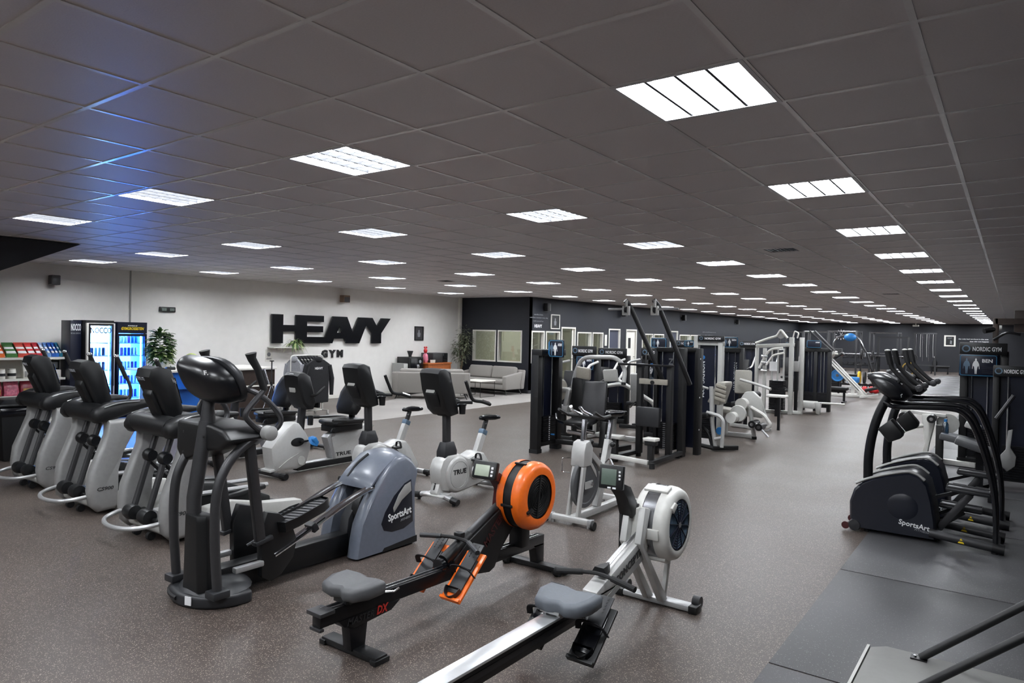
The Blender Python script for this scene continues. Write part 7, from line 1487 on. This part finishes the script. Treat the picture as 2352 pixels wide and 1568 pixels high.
for i, (x, m_, lab, r) in enumerate(((-5.15, 'plate_black', 'black', .25), (-4.95, 'plate_black', 'second black', .25), (-4.45, 'yellow', 'bright yellow', .225), (-4.28, 'plate_black', 'dark', .22), (-4.0, 'gold_plate', 'brass coloured', .22), (-3.86, 'plate_black', 'end black', .2))):
    solo('weight_plate', plate_disc(MB(), x, 27.35, .28+r, r), m_, '%s weight plate standing in the low rack' % lab, 'weight plate', 'plates in the low rack', (x, 27.35, .28))
for lab, x, y, z, r, m_ in (('blue bumper plate leaning under the sloping rail', -4.72, 24.95, .66, .2, 'blue_plastic'), ('yellow bumper plate behind the black towers', -4.98, 23.2, .95, .22, 'gold_plate')):
    t = thing('bumper_plate', lab, 'weight plate', (x, y, z-r)); part('plate', plate_disc(MB(), x, y, z, r, 'y'), m_, t); part('hub', MB().cyl((x, y-.035, z), (x, y+.035, z), .05, 14), 'steel', t); part('storage_peg', MB().bar((x, y+.03, z), (x, y+.25, z), .04, .04).bar((x, y+.25, 0), (x, y+.25, z), .06, .06, (0, 1, 0)), 'dark_metal', t)
t = thing('blue_stool', 'blue seat on a white stand under the sloping rails', 'stool', (-4.35, 25.6, 0)); pad('seat', (-4.35, 25.6, .5), (.36, .3, .2), t, 'blue_plastic', None, .04); part('stand', MB().bar((-4.35, 25.6, .03), (-4.35, 25.6, .42), .1, .1, (0, 1, 0)).mm((-4.5, 25.45, 0), (-4.2, 25.75, .04)), 'white_paint', t)
for i, (x, y) in enumerate(((-4.15, 26.6), (-3.95, 26.7), (-3.8, 26.55))):
    t = thing('kettlebell', ['pink red kettlebell left of three by the plate rack', 'crimson kettlebell in the middle of three by the plate rack', 'red kettlebell right of three by the plate rack'][i], 'kettlebell', (x, y, 0), 'kettlebells'); part('bell', MB().ell((x, y, .13), (.11, .11, .12), 14, 10), 'red', t); part('handle', TP([(x-.07, y, .2), (x-.08, y, .33), (x+.08, y, .33), (x+.07, y, .2)], .018, .05), 'dark_metal', t)
def power_rack(lab, x, y, w_=1.15, d_=1.2, h=2.25, m='gunmetal'):
    t = thing('power_rack', lab, 'rack', (x, y, 0), 'power racks at the far end')
    for sx in (-1, 1):
        for sy in (0, 1): part('upright', MB().mm((x+sx*w_/2-.035, y+sy*d_-.035, 0), (x+sx*w_/2+.035, y+sy*d_+.035, h)), m, t, .004)
        part('side_beam', MB().mm((x+sx*w_/2-.03, y, h-.07), (x+sx*w_/2+.03, y+d_, h)), m, t); part('safety_arm', MB().mm((x+sx*w_/2-.02, y, .72), (x+sx*w_/2+.02, y+d_, .78)), 'dark_metal', t)
    part('pull_up_bar', MB().cyl((x-w_/2, y, h-.03), (x+w_/2, y, h-.03), .022, 8), 'steel', t); part('rear_beam', MB().mm((x-w_/2, y+d_-.03, h-.07), (x+w_/2, y+d_+.03, h)), m, t)
    bb = part('barbell', MB().cyl((x-1.0, y-.06, 1.25), (x+1.0, y-.06, 1.25), .015, 8), 'steel', t)
    for sx in (-1, 1): part('bar_plate', plate_disc(MB(), x+sx*.82, y-.06, 1.25, .22), 'plate_black', t)
    return t
pr1 = power_rack('nearest grey power rack beyond the plate rack', -6.1, 33.0)
dup(pr1, (-4.95, 36.5, 0), 'middle grey power rack in front of the end wall'); dup(pr1, (-7.8, 36.0, 0), 'left grey power rack in the far free weight area'); dup(pr1, (-9.6, 38.5, 0), 'leftmost grey power rack below the starburst clock')
# arched cable frame with blue pad
t = thing('arched_trainer', 'grey arched trainer frame with a blue pad on top', 'weight machine', (-5.2, 29.5, 0))
part('arch', TP([(-5.75, 29.5, .0), (-5.75, 29.5, 1.8), (-5.5, 29.5, 2.02), (-5.0, 29.5, 2.05), (-4.75, 29.5, 1.8), (-4.6, 29.4, 1.2)], .035, .2), 'steel', t); part('blue_hood', MB().ell((-5.15, 29.45, 1.95), (.22, .14, .16), 14, 8), 'blue_plastic', t); part('lever', TP([(-4.75, 29.4, 1.7), (-4.5, 29.2, 1.3), (-4.3, 29.1, .7), (-4.2, 29.1, .05)], .035), 'dark_metal', t); pad('seat_pad', (-4.9, 29.1, .5), (.4, .4, .1), t); part('seat_post', MB().bar((-4.9, 29.1, 0), (-4.9, 29.1, .46), .1, .1, (0, 1, 0)), 'dark_metal', t); part('weight_housing', MB().mm((-5.85, 29.4, 0), (-5.45, 29.7, 1.5)), 'print_black', t, .01)
t = thing('smith_machine', 'black smith machine with slanted arms near the floor mats', 'weight machine', (-4.1, 32.5, 0))
for x in (-4.65, -3.55): part('upright', MB().bar((x, 32.5, 0), (x+.05, 32.7, 2.0), .08, .08, (0, 1, 0)), 'print_black', t); part('slant_arm', MB().tube([(x, 32.2, .05), (x+.03, 32.6, 1.3)], .035, 8), 'dark_metal', t)
part('top_beam', MB().mm((-4.65, 32.66, 1.95), (-3.5, 32.74, 2.03)), 'print_black', t); part('bar', MB().cyl((-4.9, 32.5, 1.2), (-3.3, 32.5, 1.2), .02, 8), 'steel', t)
for x in (-4.8, -3.4): part('bar_plate', plate_disc(MB(), x, 32.5, 1.2, .2), 'plate_black', t)
# strap rack and bar holder against the end wall
t = thing('strap_rack', 'grey rack of hanging bands and bars in front of the end wall', 'rack', (-3.95, 44.2, 0))
for x in (-4.45, -3.45): part('upright', MB().mm((x-.035, 44.2, 0), (x+.035, 44.27, 2.32)), 'gunmetal', t)
part('top_bar', MB().mm((-4.5, 44.18, 2.26), (-3.4, 44.28, 2.33)), 'gunmetal', t); part('lower_bar', MB().mm((-4.45, 44.2, .5), (-3.45, 44.26, .56)), 'gunmetal', t)
for k in range(9): part('hanging_band', MB().tube([(-4.36+.1*k, 44.12, 2.25), (-4.37+.1*k, 44.1, 1.5), (-4.35+.1*k, 44.12, .75+.12*(k % 3))], .018, 6, flat=(1, 1.6)), ('steel', 'charcoal', 'pale_grey')[k % 3], t)
t = thing('plate_tree', 'plate tree loaded with black and pale ringed plates near the far mats', 'rack', (-4.0, 37.8, 0))
part('post', MB().mm((-4.04, 37.8, 0), (-3.96, 37.88, 1.3)), 'dark_metal', t); part('foot', MB().bar((-4.4, 37.84, .04), (-3.6, 37.84, .04), .08, .07), 'dark_metal', t)
for x, z, r, m_ in ((-4.0, .55, .3, 'gold_plate'), (-4.0, .55, .24, 'plate_black'), (-3.85, 1.05, .2, 'plate_black')): part('loaded_plate', plate_disc(MB(), x, 37.72-(.06 if r < .3 else 0), z, r, 'y'), m_, t)
t = thing('dumbbell_rack', 'dark dumbbell rack along the far end of the navy wall', 'rack', (-9.0, 46.0, 0))
part('rack_frame', MB().mm((-11.0, 46.2, .3), (-6.5, 46.7, .36)).mm((-11.0, 46.3, .75), (-6.5, 46.8, .81)).mm((-11.0, 46.3, 0), (-10.9, 46.8, 1.0)).mm((-6.6, 46.3, 0), (-6.5, 46.8, 1.0)), 'dark_metal', t)
for z in (.36, .81):
    for k in range(14):
        x = -10.75+.31*k; t2 = thing('dumbbell', 'black dumbbell on the %s tier of the far rack' % ('lower' if z < .5 else 'upper'), 'dumbbell', (x, 46.5, z), 'dumbbells on the %s tier' % ('lower' if z < .5 else 'upper'))
        part('handle', MB().cyl((x, 46.36, z+.08), (x, 46.64, z+.08), .017, 6), 'steel', t2); part('head', MB().cyl((x, 46.3, z+.08), (x, 46.4, z+.08), .08, 10), 'plate_black', t2); part('head', MB().cyl((x, 46.6, z+.08), (x, 46.7, z+.08), .08, 10), 'plate_black', t2)
stack_machine('dark stack machine under the far row of lamps left of the cable station', -7.0, 17.5, 1.6, None, w_=.5)
stack_machine('dark stack machine behind the cable station towards the navy wall', -6.6, 21.5, 1.6, None, w_=.5)
stack_machine('dark stack machine far behind the black cable row towers', -6.4, 26.0, 1.6, None, w_=.5)
# end wall: poster, slogan, starburst clock, coat hooks
t = thing('framed_picture', 'white framed dark poster on the far end wall', 'picture', (-3.15, YF, 1.6))
part('frame', MB().mm((-3.46, YF-.05, 1.58), (-2.86, YF, 1.66)).mm((-3.46, YF-.05, 2.18), (-2.86, YF, 2.26)).mm((-3.46, YF-.05, 1.66), (-3.37, YF, 2.18)).mm((-2.95, YF-.05, 1.66), (-2.86, YF, 2.18)), 'white_trim', t); part('print', MB().mm((-3.37, YF-.03, 1.66), (-2.95, YF-.02, 2.18)), 'print_black', t); part('printed_figure', MB().prism([(-3.16, 1.75), (-3.06, 1.72), (-3.05, 1.92), (-3.14, 1.96)], 'y', YF-.034, YF-.031), 'print_grey', t); text('lettering', 'EASY', 'print_grey', t, (-3.28, YF-.032, 2.05), (1, 0, 0), (0, 0, 1), .24, .07, .002, .02)
t = thing('wall_lettering', 'white three line slogan beside the poster on the end wall', 'lettering', (-2.0, YF, 1.8))
for s_, x, z, wd in (('the only bad workout is the one', -2.72, 2.0, 1.5), ('that did not happen', -2.15, 1.86, .95), ('so get up and train', -2.1, 1.74, .9)): text('line_of_text', s_, 'print_white', t, (x, YF-.002, z), (1, 0, 0), (0, 0, 1), wd, .08, .002, .02)
t = thing('wall_clock', 'starburst clock of small pale dots high on the end wall', 'clock', (-9.3, YF, 2.2))
part('clock_face', MB().cyl((-9.3, YF-.03, 2.2), (-9.3, YF, 2.2), .06, 14), 'print_black', t)
for k in range(12): a = k*PI/6; part('hour_mark', MB().box((-9.3+.3*math.sin(a), YF-.02, 2.2+.3*math.cos(a)), (.035, .02, .1), (0, a, 0)), 'print_white', t)
part('hand', MB().bar((-9.3, YF-.04, 2.18), (-9.38, YF-.04, 2.36), .01, .03).bar((-9.3, YF-.04, 2.18), (-9.18, YF-.04, 2.36), .01, .03), 'print_white', t)
t = thing('fire_extinguisher', 'dark cylinder standing below the poster on the end wall', 'extinguisher', (-3.9, YF-.3, 0)); part('cylinder', MB().lathe([(0, 0), (.12, 0), (.13, .04), (.13, .6), (.05, .75), (.04, .85), (0, .85)], (-3.9, YF-.3, 0), n=16), 'print_black', t); part('valve', MB().mm((-3.95, YF-.36, .85), (-3.85, YF-.24, .95)), 'light_plastic', t)
t = thing('projector_lamp', 'small pale projector hanging from the ceiling near the end wall', 'projector', (-4.6, 46, 2.7)); part('body', MB().box((-4.6, 46, 2.75), (.3, .24, .1)), 'white_trim', t, .01); part('drop_rod', MB().cyl((-4.6, 46, 2.8), (-4.6, 46, HC), .02, 8), 'white_trim', t)
